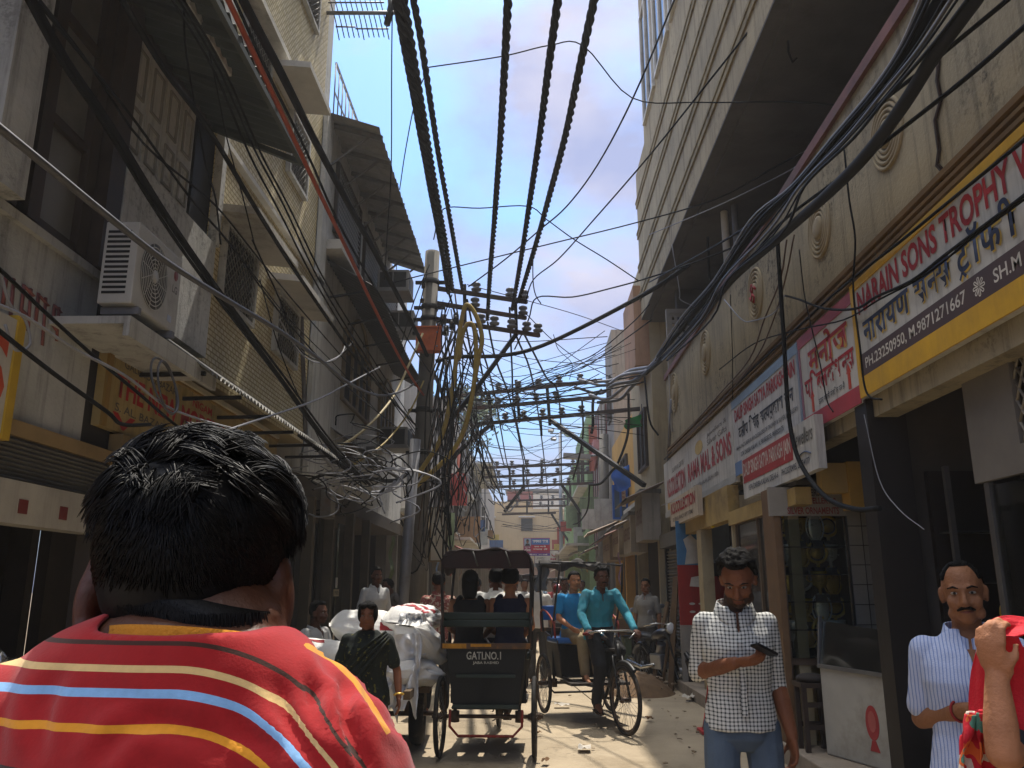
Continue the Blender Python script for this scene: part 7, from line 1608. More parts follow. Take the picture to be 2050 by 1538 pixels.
# ---- man in the checked shirt looking at his phone
p0 = PY(1475, 1300, 4.0)
man, J = person('man in a black and white checked shirt and jeans looking down at his phone', (p0.x, 4.0, 0.012), rad(174), dict(shL=(-.142, -.01, 1.375), shR=(.142, -.01, 1.375), head=(-.015, .08, 1.575), neck=(0, .005, 1.455), elR=(.178, -.06, 1.15), wrR=(.035, .19, 1.215), elL=(-.178, -.05, 1.11), wrL=(-.215, .03, .89), chest=(0, .02, 1.27), knL=(-.10, .06, .50), anL=(-.11, -.12, .12), knR=(.11, .08, .50), anR=(.11, .1, .085)),
    .985, 'e', shirt_mat=M_check, sleeve=.57, trouser_mat=M_denim, hair='thick', headrot=(rad(-30), 0, rad(-14)), beard=True, vx=.0065, girth=.90, shoes='shoe', hemline=.915,
    hands={'R': dict(d=(-.75, .35, .12), n=(-.1, -.5, .9), curl=.75, side=1), 'L': dict(d=(-.05, .12, -1), n=(.8, .2, 0), curl=.6)}, fold=.005)
ph = thing('mobile_phone', 'black mobile phone held in the hand of the checked shirt man', 'phone', (p0.x + .055, 4.0 - .262, 1.268), 0)
q = MB(); q.box(-.027, .027, -.055, .055, -.006, .006); q.build('case', mat('phone_black', '101012', .3), ph, bevel=.003); q = MB(); q.box(-.023, .023, -.045, .045, .0062, .0068); q.build('screen', mat('phone_screen', '22262c', .1, spec=.6), ph); ph.rotation_euler = (rad(-25), rad(-10), rad(-65))
# placket, buttons and pocket
q = MB(); q.box(-.013, .013, .136, .140, .97, 1.28); q.build('placket', M_check, man)
# ---- man in the blue striped shirt
p1_ = PY(1942, 1300, 3.15)
man2, J = person('man with a moustache in a pale blue striped shirt standing at the trophy shop', (p1_.x, 3.15, 0.012), rad(156), dict(head=(0, .03, 1.60), shL=(-.155, -.01, 1.375), shR=(.155, -.01, 1.375), elR=(.195, -.06, 1.12), wrR=(.03, .17, 1.19), elL=(-.20, -.04, 1.12)), .935, 'b', shirt_mat=M_bstripe, sleeve=.40, trousers='23242a', hair='receding', hemline=.91, headrot=(rad(-3), rad(3), rad(-3)), moustache=True, vx=.0065, girth=1.04, shoes='shoe',
    hands={'R': dict(d=(-.7, .45, .25), n=(-.2, -.6, .8), curl=.7)}, fold=.005)
cu = thing('paper_cup', 'small white paper cup in the hand of the man in the blue striped shirt', 'cup', (p1_.x + .005, 3.15 - .225, 1.165)); q = MB(); q.lathe([(.022, 0), (.03, .065), (.031, .067), (.026, .06), (.02, .008)], (0, 0, 0), 16); q.build('cup', mat('paper_white', 'b9b7b2', .7), cu)
bpy.data.objects.remove(cu.children[0]); bpy.data.objects.remove(cu)
q = MB(); q.lathe([(.022, 0), (.03, .065), (.031, .067), (.026, .06), (.02, .008)], (0, 0, 0), 16); q.build('paper_cup', mat('paper_white', 'b9b7b2', .7), None, (p1_.x - .01, 3.15 - .235, 1.135), label='small white paper cup in the hand of the man in the blue striped shirt', category='cup')
q = MB(); q.torus(Vector((.066, .120, 1.175)) * .935, (-.68, .95, .29), .034, .005, 16, 5); q.build('wrist_thread', mat('red_thread', '7d1d1d', .8), man2)
# ---- woman with the red dupatta, arm raised
o_ = Vector((1.22, 1.90, 0.012)); inv = lambda v: Matrix.Rotation(-rad(150), 4, 'Z') @ (v - o_) / .88
eR, wR = PY(2008, 1508, 1.74), PY(1995, 1352, 1.76)
wom, J = person('woman at the edge raising her bangled arm under a red dupatta', tuple(o_), rad(150), dict(elR=tuple(inv(eR)), wrR=tuple(inv(wR)), shR=(.16, .02, 1.33), shL=(-.16, -.01, 1.36), head=(0, .03, 1.575)), .88, 'd', shirt='24262c', sleeve=.35, trousers='7a1f28', skirt=True, hair='bun', female=True, vx=.0055, collar=False,
    hands={'R': dict(d=tuple(inv(PY(1984, 1300, 1.75)) - inv(wR)), n=tuple(inv(PY(2040, 1300, 1.80)) - inv(PY(1990, 1300, 1.74))), curl=.9, side=1)}, hemline=.85)
M_dup = mat('red_dupatta', 'c81f2e', .7, .15, 4, .4, 160)
M_flor = floral('floral_dupatta', 'b81c2a', ['d0602a', 'c9b7a8', '4f7d6a'], 16, .42)
dp = thing('dupatta', 'bright red dupatta with a flowered end held over the head of the woman', 'dupatta', (0, 0, 0))
def sheet(edgeA, edgeB, amp, nf, name, m, seed=0):
    A_ = spline(edgeA, 10); B_ = spline(edgeB, 10); q = MB(); n = len(A_) - 1
    def fn(u, v):
        i = min(n, int(round(u * n))); p = A_[i].lerp(B_[min(i, len(B_) - 1)], v)
        return p + Vector((0, 1, 0)) * (amp * sin(v * nf + u * 3 + seed) + amp * .6 * mnoise.noise(Vector((u * 4, v * 5, seed))) ) + Vector((1, 0, 0)) * amp * .3 * sin(v * nf * 2 + seed)
    q.grid(fn, n, 40); o = q.build(name, m, dp); md = o.modifiers.new('t', 'SOLIDIFY'); md.thickness = .003; return o
sheet([PY(1968, 1262, 1.80), PY(1952, 1330, 1.84), PY(1942, 1400, 1.86), PY(1944, 1450, 1.86), PY(1950, 1500, 1.86), PY(1950, 1580, 1.86)], [PY(2035, 1275, 1.76), PY(2060, 1330, 1.80), PY(2075, 1400, 1.82), PY(2085, 1450, 1.82), PY(2085, 1500, 1.82), PY(2085, 1580, 1.82)], .018, 12, 'hanging_part', M_dup, 1)
sheet([PY(1972, 1262, 1.785), PY(1985, 1240, 1.80), PY(2015, 1232, 1.86), PY(2060, 1238, 1.92), PY(2120, 1250, 1.95)], [PY(1990, 1285, 1.79), PY(2008, 1280, 1.79), PY(2030, 1274, 1.80), PY(2065, 1268, 1.78), PY(2130, 1290, 1.80)], .008, 6, 'head_part', M_dup, 2)
sheet([PY(1935, 1430, 1.80), PY(1925, 1470, 1.80), PY(1918, 1510, 1.80), PY(1915, 1560, 1.80), PY(1915, 1640, 1.8)], [PY(1985, 1420, 1.77), PY(1992, 1470, 1.80), PY(2000, 1510, 1.82), PY(2005, 1560, 1.84), PY(2010, 1640, 1.84)], .022, 15, 'flowered_end', M_flor, 3)
fc = wR.lerp(eR, .33); ax = (eR - wR).normalized()
for k in range(3):
    q = MB(); q.torus(fc + ax * (.011 * k - .01), ax + Vector((.1, 0, .05)), .036, .0042, 30, 6); q.build('bangle', mat('maroon_bangle', '3b0f22', .2, .2, 6, spec=.7), wom, None); 
    wom.children[-1].matrix_parent_inverse = (Matrix.Translation(o_) @ Matrix.Rotation(rad(150), 4, 'Z')).inverted()
q = MB(); rp = PY(1975, 1268, 1.735); q.torus(rp, (0.6, .2, .7), .0105, .0025, 16, 5); q.build('ring', M_gold, wom); wom.children[-1].matrix_parent_inverse = (Matrix.Translation(o_) @ Matrix.Rotation(rad(150), 4, 'Z')).inverted()
# ---- woman in the dark sari
M_sari = floral('dark_sari', '141a15', ['56521e', '222c22'], 30, .36)
ps = PY(735, 1300, 6.2)
sar, J = person('woman in a dark green flowered sari walking in front of the sack cart', (ps.x, 6.2, 0.012), rad(184), dict(head=(0, .06, 1.585), elL=(-.26, -.03, 1.13), wrL=(-.29, .07, .92), elR=(.25, -.02, 1.12), wrR=(.27, .08, .92)), .835, 'e', shirt_mat=M_sari, sleeve=.36, trouser_mat=M_sari, skirt=True, hair='bun', female=True, vx=.0075, bighair=True, girth=1.15, collar=False, hemline=.85, fold=.008)
q = MB()
def pal(u, v):   # end of the sari thrown across the chest and over the shoulder
    a = u; p = Vector((.22 - .40 * a, .19 * max(0, sin(pi * min(1, a * 1.02))) ** .5 + .02, .90 + .53 * a ** .8)) + Vector((.05 * (v - .5), .014 * sin(v * 24 + a * 5), .34 * (v - .5) * (1 - .80 * a)))
    return p * .835
q.grid(pal, 24, 24); po = q.build('sari_end', M_sari, sar); po.modifiers.new('t', 'SOLIDIFY').thickness = .004
q = MB(); q.torus(Vector((-.288, .062, .945)) * .835, (-.1, .3, -1), .034, .006, 18, 6); q.build('bangle', M_gold, sar)
# ---- passengers of the rickshaw ahead (backs) and its rider
def sit(y=.12, lean=0.0, z=.95): return dict(pelvis=(0, y, z), waist=(0, y - .02 + lean * .1, z + .13), chest=(0, y - .02 + lean * .3, z + .32), neck=(0, y + lean * .5 - .01, z + .50), head=(0, y + lean * .62 + .03, z + .655), shL=(-.175, y + lean * .45, z + .445), shR=(.175, y + lean * .45, z + .445), hipL=(-.09, y + .04, z - .01), hipR=(.09, y + .04, z - .01), knL=(-.11, y + .43, z + .0), knR=(.11, y + .43, z + .0), anL=(-.11, y + .50, z - .42), anR=(.11, y + .50, z - .42), elL=(-.22, y + .08, z + .20), elR=(.22, y + .08, z + .20), wrL=(-.13, y + .30, z + .10), wrR=(.13, y + .30, z + .10))
def in_rick(r, p): 
    return tuple(r.matrix_basis @ Vector(p)), r.rotation_euler[2]
def seated(r, label, p, s, **kw):
    M = Matrix.Translation(r.location) @ Matrix.Rotation(r.rotation_euler[2], 4, 'Z'); rz_ = kw.pop('turn', 0); pose = kw.pop('pose', None)
    return person(label, tuple(M @ Vector(p)), r.rotation_euler[2] + rz_, pose or sit(0, 0, .11), s, **kw)
P_ = sit(0, .02, .10)
seated(rick_front, 'seated passenger with dark hair in a black top, seen from behind in the rickshaw', (-.20, .26, .86), .95, skin='b', shirt='121215', tank=True, trousers='22222a', hair='long', female=True, vx=.009, pose=P_, face=False)
seated(rick_front, 'seated passenger with thick pinned up hair in a navy racer back top', (.20, .26, .86), .97, skin='d', shirt='1c1f38', tank=True, trousers='222530', hair='thick', female=True, vx=.009, pose=P_, face=False)
RD = dict(pelvis=(0, .98, 1.03), waist=(0, 1.0, 1.15), chest=(0, 1.08, 1.32), neck=(0, 1.17, 1.47), head=(0, 1.22, 1.615), shL=(-.18, 1.14, 1.43), shR=(.18, 1.14, 1.43), elL=(-.26, 1.26, 1.20), elR=(.26, 1.26, 1.20), wrL=(-.28, 1.42, 1.06), wrR=(.28, 1.42, 1.06), hipL=(-.09, 1.0, 1.0), hipR=(.09, 1.0, 1.0), knL=(-.11, 1.36, .83), knR=(.11, 1.30, .66), anL=(-.12, 1.02, .52), anR=(.12, 1.17, .26))
HG = {'L': dict(d=(0, 1, -.25), n=(.1, -.2, -1), curl=.95, side=-1), 'R': dict(d=(0, 1, -.25), n=(-.1, -.2, -1), curl=.95, side=1)}
def rider(r, label, **kw): return seated(r, label, (0, 0, 0), kw.pop('s', 1.0), pose=kw.pop('pose', RD), hands=HG, **kw)
rider(rick_front, 'rickshaw puller in a white shirt riding ahead, glimpsed between the two passengers', skin='c', shirt='c4c3bf', sleeve=.45, trousers='3c3a3a', vx=.010, face=False)
RD2 = dict(RD); RD2.update(pelvis=(0, .96, 1.03), waist=(0, .97, 1.16), chest=(0, 1.0, 1.34), neck=(0, 1.06, 1.50), head=(0, 1.12, 1.64), shL=(-.185, 1.04, 1.455), shR=(.185, 1.04, 1.455), elL=(-.28, 1.16, 1.22), elR=(.28, 1.16, 1.22))
rider(rick_on, 'rickshaw puller in a turquoise shirt and dark trousers gripping the handlebar', skin='c', shirt_mat=mat('turquoise_shirt', '2f8698', .8, .22, 4, .3, 200, dirt='4a6a70'), sleeve=.97, trousers='17171a', hair='thick', vx=.0075, pose=RD2, hemline=.86, fold=.010, moustache=True)
P2 = sit(0, .06, .10); P2.update(anR=(.02, .52, -.34), knR=(.02, .42, .06), anL=(-.14, .50, -.33))
seated(rick_on, 'pale passenger in a bright blue T-shirt and khaki trousers on the blue seat', (.10, .24, .86), 1.0, skin='d', shirt='1f7fb4', sleeve=.35, trousers='8c7a5c', hair='bun', female=True, vx=.009, pose=P2, collar=False)
# ---- people on the left
def stand_at(px, Y, label, rz, s=1.0, **kw): return person(label, (PY(px, 1180, Y).x, Y, kw.pop('z', .012)), rz, kw.pop('pose', None), s, **kw)
M_print = floral('maroon_print', 'b3a08c', ['7a3a34', '8a5048'], 26, .5)
stand_at(878, 10.9, 'man in a maroon printed shirt standing beside the hooded rickshaw', rad(10), 1.0, skin='a', shirt_mat=M_print, sleeve=.4, trousers='1c1c20', vx=.010, pose=dict(anL=(-.12, .12, .085), knL=(-.11, .1, .5)))
stand_at(752, 12.2, 'man in a white shirt standing in the shade by the leaning steel pipe', rad(215), .98, skin='c', shirt='b9b9b8', sleeve=.45, trousers='2a2a2e', vx=.011, z=.14)
SEAT = sit(0, .05, .48)
person('man in a white shirt seated low before the dim shopfront', (PY(628, 1250, 9.2).x, 9.2, .14), rad(-110), SEAT, 1.0, 'c', shirt='b5b4b1', sleeve=.45, trousers='2c2a2a', vx=.010)
bn = thing('low_bench', 'low dark bench under the seated man in white', 'bench', (PY(628, 1250, 9.2).x, 9.2, .14), rad(-110)); q = MB(); q.box(-.4, .4, -.16, .2, .34, .39); q.build('seat', M_wood_dk, bn)
for a in (-.34, .34):
    for b in (-.12, .15): q = MB(); q.box(a - .025, a + .025, b - .025, b + .025, 0, .34); q.build('leg', M_wood_dk, bn)
stand_at(806, 13.2, 'dark haired person in grey leaning near the foot of the pole', rad(120), .93, skin='c', shirt='5a5653', sleeve=.5, trousers='1f1e20', vx=.012, z=.14, pose=dict(chest=(0, .1, 1.24), neck=(0, .2, 1.4), head=(0, .28, 1.53), shL=(-.18, .17, 1.35), shR=(.18, .17, 1.35), wrR=(.1, .3, 1.1), wrL=(-.1, .3, 1.1)))
# ---- people farther on
FAR = [(1076, 14.5, 'man in a pale loose shirt walking past the side of the hooded rickshaw', rad(5), 'c2bfb8', '3a3836', 'b', 1.0), (1130, 16.5, 'man in grey walking behind the open framed rickshaw', rad(180), '8c8c8e', '2a2a30', 'c', 1.0),
       (1293, 15.0, 'man in a sleeveless grey vest leaning by the closed shutters', rad(150), '7d7a74', '3a3632', 'b', .98), (955, 17, 'man in a rust shirt walking down the lane beyond the hooded rickshaw', rad(0), '8a4a3a', '2c2c30', 'c', 1.0), (1050, 19, 'man in white shirt far down the sunny lane', rad(185), 'c9c7c2', '3c3c44', 'b', 1.0),
       (1110, 24, 'far walker in a dark red shirt', rad(180), '7d2a2a', '22222a', 'c', 1.0), (1165, 21, 'far walker in a mustard shirt on the shop side', rad(170), 'a8883c', '2a2a2a', 'c', 1.0), (1020, 30, 'far small figure in a pale yellow shirt', rad(180), 'c4b98a', '30303a', 'c', 1.0), (1085, 33, 'far small figure in light blue', rad(0), '8fa6bc', '2a2a30', 'c', 1.0), (1135, 36, 'far small figure in white near the end building', rad(180), 'cfcdc8', '3a3a3a', 'c', 1.0), (985, 25, 'far walker in black on the shaded side', rad(180), '26262a', '1f1f22', 'c', 1.0)]
rq = random.Random(17)
for k in range(9): FAR.append((rq.uniform(985, 1150), 27 + k * 4.3, 'small far figure in the crowd at the end of the lane', rad(rq.choice((0, 180, 170, 10))), rq.choice(('b8b4aa', '6d3030', '4a5f80', 'a89a6a', '2c2c30', '8a8a8c')), '2a2a2e', 'c', 1.0))
for px, Y, lb, rz, sh, tr, sk, s in FAR:
    stand_at(px, Y, lb, rz, s, group='far crowd' if lb.startswith('small far') else None, skin=sk, shirt=sh, trousers=tr, vx=.012 if Y < 18 else .017, face=Y < 18, collar=Y < 18, sleeve=.42, pose=dict(anL=(-.1, .16, .09), knL=(-.1, .14, .5), anR=(.1, -.18, .12)) if int(Y) % 2 else None)
# ================================================================ THE DRIVER IN FRONT (back of head, striped red shirt)
dz = Vector((-0.34, 0.0, 0.0))
Hc = PY(388, 1192, .80); Nk = PY(408, 1285, .72); sR = Nk + Vector((.115, -.02, -.120)); sL = Nk + Vector((-.165, .03, -.098))
drv = thing('person', 'driver in a red shirt with coloured stripes seen from behind, black tousled hair', 'person', (0, 0, 0.012))
up_ = Vector((0, .08, 1)).normalized()
pel = Vector((-.36, .80, 1.03)); wa = Vector((-.355, .78, 1.15)); chs = Vector((Nk.x + .005, .79, 1.27))
def dtorso(q, e):
    sx = Vector((cos(rad(8)), -.05, -sin(rad(8)))).normalized(); f_ = Vector((0, 1, 0)); x1 = Vector((1, 0, 0))
    secs = [(pel - Vector((0, 0, .05)), x1 * (.17 + e), f_ * (.12 + e)), (pel, x1 * (.165 + e), f_ * (.12 + e)), (wa, x1 * (.155 + e), f_ * (.11 + e)), (Nk + Vector((-.008, .045, -.22)), sx * (.160 + e), f_ * (.122 + e))]
    for dr, hw, dp in ((.15, .168, .118), (.095, .172, .105), (.064, .166, .090), (.040, .148, .078), (.022, .122, .070), (.008, .092, .064), (-.004, .068, .060)): secs.append((Nk + Vector((-.006, .035 - .25 * max(0, .06 - dr), -dr)), sx * (hw + e * .6), f_ * (dp + e)))
    q.loft(secs, 30)
# arms to the handlebar
hbL, hbR = Vector((-.36 - .28, 1.24, 1.10)), Vector((-.36 + .28, 1.24, 1.10))
eLL, eRR = Vector((sL.x - .055, .93, 1.17)), Vector((sR.x + .055, .88, 1.13))
q = MB(); dtorso(q, 0); Mh = Euler((rad(-8), rad(2), rad(4)), 'XYZ').to_matrix()
q.tube([Nk - up_ * .06 + Vector((-.004, .05, 0)), Nk + Vector((-.004, .036, 0)), Nk.lerp(Hc, .5) + Vector((0, .0, 0)), Hc - Vector((0, .01, .03))], [.066, .060, .060, .06], 18)
head_parts(q, Mh, Hc, 1.05)
for a in (-1, 1):   # fuller ears
    q.ell(Hc + Mh @ Vector((a * .086, -.016, -.022)), (.013, .022, .036), rot=Mh)
for s_, e_, h_, sd in ((sL, eLL, hbL, -1), (sR, eRR, hbR, 1)):
    limb(q, [Nk.lerp(s_, .5) - Vector((0, 0, .03)), s_, e_, e_.lerp(h_, .35), h_], [.05, .058, .043, .044, .029]); hand(q, h_, (0, 1, -.2), (-.1 * sd, -.2, -1), .95, 1.0, sd, .009)
for sd in (-1, 1):
    hp, kn, an = Vector((-.36 + sd * .09, .82, 1.0)), Vector((-.36 + sd * .11, 1.16, .83 if sd < 0 else .68)), Vector((-.36 + sd * .12, .82 if sd < 0 else .98, .52 if sd < 0 else .26))
    limb(q, [hp, kn, kn.lerp(an, .3), an], [.086, .056, .055, .036]); limb(q, [an, an + Vector((0, .07, -.035)), an + Vector((0, .17, -.06))], [.038, .036, .024])
me = vox(q, .006, 3); link('body', me, mat('skin_driver', '4a2a1a', .5, .15, 9, .15, 120, spec=.35), drv)
q = MB()
for sd in (-1, 1):
    hp, kn, an = Vector((-.36 + sd * .09, .82, 1.0)), Vector((-.36 + sd * .11, 1.16, .83 if sd < 0 else .68)), Vector((-.36 + sd * .12, .82 if sd < 0 else .98, .52 if sd < 0 else .26)); limb(q, [hp, kn, an + Vector((0, 0, .03))], [.102, .076, .06])
q.loft([(pel + Vector((0, 0, .06)), Vector((.168, 0, 0)), Vector((0, .12, 0))), (pel - Vector((0, 0, .06)), Vector((.175, 0, 0)), Vector((0, .125, 0)))], 20); link('trousers', vox(q, .009, 3), mat('cloth_2b2b30', '2b2b30', .85), drv)
# striped shirt: vertex attribute 'stripe' = distance below the collar, following shoulder and sleeve
q = MB(); dtorso(q, .011)
for s_, e_ in ((sL, eLL), (sR, eRR)): limb(q, [Nk.lerp(s_, .45) - Vector((0, 0, .028)), Nk.lerp(s_, .8) - Vector((0, 0, .014)), s_, s_.lerp(e_, .62)], [.055, .062, .069, .066])
me = vox(q, .006, 6)
bm = bmesh.new(); bm.from_mesh(me)
bmesh.ops.delete(bm, geom=[f for f in bm.faces if f.calc_center_median().z > Nk.z - .004 and (f.calc_center_median() - Nk).length < .085], context='FACES'); smooth_rim(bm, 14); bm.to_mesh(me); bm.free()
folds(me, .004, 6.5, 4.0, (1.2, 1, .7)); folds(me, .0016, 17, 9.0, (1, 1, .8))
def scr(p): v = p - Vector((0, 0, EYE)); return Vector((CX + FPX * v.dot(_R) / v.dot(_F), CY - FPX * v.dot(_U) / v.dot(_F)))
me.update(); SV = [scr(v.co) for v in me.vertices]
def crease(a, b, w, dep):      # a pressed-in fold on the back of the shirt, with a raised ridge beside it
    a, b = Vector(a), Vector(b); ab = b - a; nr = Vector((-ab.y, ab.x)).normalized()
    for v, p in zip(me.vertices, SV):
        if v.normal.y > .3: continue
        k = (p - a).dot(ab) / ab.length_squared
        if k < -.25 or k > 1.25: continue
        s_ = (p - a).dot(nr) - 10 * sin(k * 4); f_ = sin(pi * (k + .25) / 1.5); v.co += v.normal * (dep * f_ * (-math.exp(-(s_ / w) ** 2) + .8 * math.exp(-((s_ - w * 2) / w) ** 2) + .3 * math.exp(-((s_ + w * 2) / w) ** 2)))
for a, b, w, dep in (((690, 1405), (712, 1550), 15, .009), ((560, 1420), (640, 1570), 20, .006), ((618, 1400), (668, 1530), 14, .006), ((640, 1315), (705, 1425), 16, .004), ((230, 1430), (430, 1520), 26, .004), ((110, 1385), (60, 1540), 22, .006), ((460, 1465), (560, 1550), 18, .004), ((300, 1480), (180, 1560), 20, .004), ((730, 1400), (800, 1500), 14, .005)): crease(a, b, w, dep)
me.materials.clear()
def scr(p): v = p - Vector((0, 0, EYE)); return Vector((CX + FPX * v.dot(_R) / v.dot(_F), CY - FPX * v.dot(_U) / v.dot(_F)))
RIM = [Vector(a) for a in ((612, 1322), (665, 1350), (708, 1392), (745, 1446), (776, 1500))]
at = me.attributes.new('stripe', 'FLOAT', 'POINT'); vals = []
axR = (eRR - sR).normalized(); axL = (eLL - sL).normalized()
def smooth(a, b, x): t_ = max(0, min(1, (x - a) / (b - a))); return t_ * t_ * (3 - 2 * t_)
for v in me.vertices:
    p = v.co; d = Nk.z - p.z; lx = p.x - Nk.x
    d -= 3.7 * max(0, lx) ** 2 if lx < .2 else .148
    tR = (p - sR).dot(axR); tL = (p - sL).dot(axL)
    if tR > .085 and p.x > sR.x: d = .0 + tR * .9 - .010
    if tL > .06 and p.x < sL.x + .03: d = tL * .9
    if d + .02 < .0135: d = -.0065
    if v.normal.y < .35 and lx > .05:
        pp = scr(p); best = min(((pp - a_ - (b_ - a_) * max(0, min(1, (pp - a_).dot(b_ - a_) / (b_ - a_).length_squared))).length for a_, b_ in zip(RIM, RIM[1:])))
        if best < 18: d = -.02 + min(.0135, .00625 + best * .00042)
    vals.append(d + .02)
at.data.foreach_set('value', vals)
mS = mat('striped_red_cloth', '8c1214', .92, 0, 5, .12, 420); tt = mS.node_tree; bb_ = tt.nodes['Principled BSDF']; L = tt.links.new
an_ = nd(tt, 'ShaderNodeAttribute', attribute_name='stripe'); m0 = nd(tt, 'ShaderNodeMath', operation='DIVIDE'); L(an_.outputs['Fac'], m0.inputs[0]); m0.inputs[1].default_value = .148
m1 = nd(tt, 'ShaderNodeMath', operation='FRACT'); L(m0.outputs[0], m1.inputs[0]); rp_ = nd(tt, 'ShaderNodeValToRGB'); rp_.color_ramp.interpolation = 'CONSTANT'; L(m1.outputs[0], rp_.inputs[0])
el_ = rp_.color_ramp.elements; red = lin('941316'); stops = [(0, red)]
for d0, w_, c in ((.004, .0045, 'c8861f'), (.028, .0034, '3a2118'), (.046, .0052, 'cfae74'), (.0628, .0060, '7fa8cf'), (.087, .0058, 'd08a22'), (.119, .0048, '32201c')): stops += [(d0 / .148, lin(c)), ((d0 + w_) / .148, red)]
el_[0].position = 0; el_[0].color = red; el_[1].position = stops[1][0]; el_[1].color = stops[1][1]
for ps_, c in stops[2:]: e2 = el_.new(ps_); e2.color = c
nz_ = nd(tt, 'ShaderNodeTexNoise', Scale=160.0, Detail=3.0); tc_ = nd(tt, 'ShaderNodeTexCoord'); L(tc_.outputs['Object'], nz_.inputs['Vector']); mr = nd(tt, 'ShaderNodeMapRange'); mr.inputs[3].default_value = .85; mr.inputs[4].default_value = 1.15; L(nz_.outputs['Fac'], mr.inputs[0])
mm = nd(tt, 'ShaderNodeMix', data_type='RGBA', blend_type='MULTIPLY'); mm.inputs[0].default_value = 1; L(rp_.outputs[0], mm.inputs[6]); L(mr.outputs[0], mm.inputs[7]); L(mm.outputs[2], bb_.inputs['Base Color']); bb_.inputs['Sheen Weight'].default_value = .15
so = link('shirt', me, mS, drv); md = so.modifiers.new('c', 'SOLIDIFY'); md.thickness = .003; md.offset = -1
q = MB()
def colr(u, v): a = 2 * pi * u; return Nk + Vector((-.010 + (.084 - .006 * v) * cos(a), .022 + (.073 - .006 * v) * sin(a), -.011 + .014 * v - .022 * (1 + sin(a)) / 2 - .004 * cos(a)))
q.grid(colr, 40, 4); co = q.build('collar', mat('collar_amber', 'b8761c', .85, .15, 5, .4, 250), drv); co.modifiers.new('t', 'SOLIDIFY').thickness = .004
q = MB()   # stitched seam where the sleeve meets the shoulder
sc0 = sR + axR * .045; us, vs2, _ = basis(axR)
ring = []
for k in range(29):
    a = 2 * pi * k / 28; dvec = us * cos(a) + vs2 * sin(a); ring.append(sc0 + dvec * .0695 + axR * .006 * sin(2 * a))
q.tube(ring, .0016, 4); q.build('sleeve_seam', mat('seam_dark', '5c1212', .9), drv)
# hair: cap and several thousand strands
rn = random.Random(5); C = Vector((0, -.012, .03)); rr = Vector((.076, .098, .090)); k_ = 1.05
def T(p): return Hc + Mh @ (Vector(p) * k_)
def thrd(az):
    f_ = cos(az)
    return rad(34) if f_ > .4 else (rad(34 - (.4 - f_) / .4 * 46) if f_ > 0 else rad(-12 - min(1, -f_ * 1.5) * 60))
q = MB()
def capd(u, v):
    az = 2 * pi * u; e = thrd(az); el = e + (pi / 2 - e) * v; d = Vector((sin(az) * cos(el), cos(az) * cos(el), sin(el))); top = smooth(-.1, .55, d.z); th = .0025 + .004 * top + .002 * mnoise.noise(d * 6); th *= min(1, v / .1 + .15)
    return T(C + Vector((d.x * (rr.x + th), d.y * (rr.y + th), d.z * (rr.z + th))))
q.grid(capd, 60, 26)
q.ell(T((0, -.026, .012)), tuple(x * k_ for x in (.0725, .080, .084)), rot=Mh, n=28, k=18)
clumps = []
for k in range(760):
    az = rn.uniform(0, 2 * pi); e = thrd(az); el = math.asin(min(.999, sin(e) + (1 - sin(e)) * rn.random())); d = Vector((sin(az) * cos(el), cos(az) * cos(el), sin(el))); top = smooth(.05, .65, d.z)
    cl = Vector((mnoise.noise(d * 3.5 + Vector((3, 0, 0))), mnoise.noise(d * 3.5 + Vector((0, 9, 0))), mnoise.noise(d * 3.5 + Vector((0, 0, 17)))))
    dn = Vector((0, 0, -1)) + d * d.z; dn = dn.normalized() if dn.length > .08 else Vector((0, -1, 0))
    flow = dn * (1 - top * .75) + Vector((.35, .25, 0)) * top + cl * (1.6 * top + .25) + Vector((rn.uniform(-1, 1), rn.uniform(-1, 1), rn.uniform(-1, 1))) * (.12 + .35 * top); flow -= d * flow.dot(d); flow.normalize()
    clumps.append((d, top, flow, (.013 + .030 * top) * rn.uniform(.7, 1.25), (.0025 + .015 * top) * rn.uniform(.35, 1.25), Vector((rn.uniform(-1, 1), rn.uniform(-1, 1), rn.uniform(-1, 1))) * (.25 + .9 * top)))
for d0, top, flow0, L0, hg0, cax in clumps:
    for k in range(40 if top > .1 else 30):
        j3 = Vector((rn.gauss(0, 1), rn.gauss(0, 1), rn.gauss(0, 1))) * (.055 if top > .1 else .085); d = (d0 + j3).normalized()
        if d.z < sin(thrd(math.atan2(d.x, d.y))): continue
        th = .003 + .006 * top; P = [C + Vector((d.x * (rr.x + th), d.y * (rr.y + th), d.z * (rr.z + th)))]; dirv = (flow0 + Vector((rn.uniform(-1, 1), rn.uniform(-1, 1), rn.uniform(-1, 1))) * .10 - j3 * (2.2 * top)).normalized(); n_ = 5; L_ = L0 * rn.uniform(.75, 1.1); hg = hg0 * rn.uniform(.7, 1.15)
        for j in range(n_):
            w_ = P[-1] + dirv * (L_ / n_) - C; e_ = Vector((w_.x / rr.x, w_.y / rr.y, w_.z / rr.z)).normalized(); t_ = (j + 1) / n_; h_ = th + hg * (t_ ** .7) * (1.15 - .45 * t_ * top)
            P.append(C + Vector((e_.x * (rr.x + h_), e_.y * (rr.y + h_), e_.z * (rr.z + h_)))); dirv = (P[-1] - P[-2]).normalized(); dirv = (dirv + cax.cross(dirv) * .22).normalized()
        q.tube([T(p) for p in P], [.0007, .0009, .0009, .0008, .0006, .0002], 3, cap=False)
rings = [(Hc + Vector((0, -.020, .03)), .069, .080), (Hc + Vector((.001, -.018, -.012)), .061, .083), (Nk + Vector((0, .034, .012)), .051, .0635), (Nk + Vector((0, .036, -.016)), .046, .060)]
q.loft([(c, Vector((a, 0, 0)), Vector((0, b, 0))) for c, a, b in rings], 32)
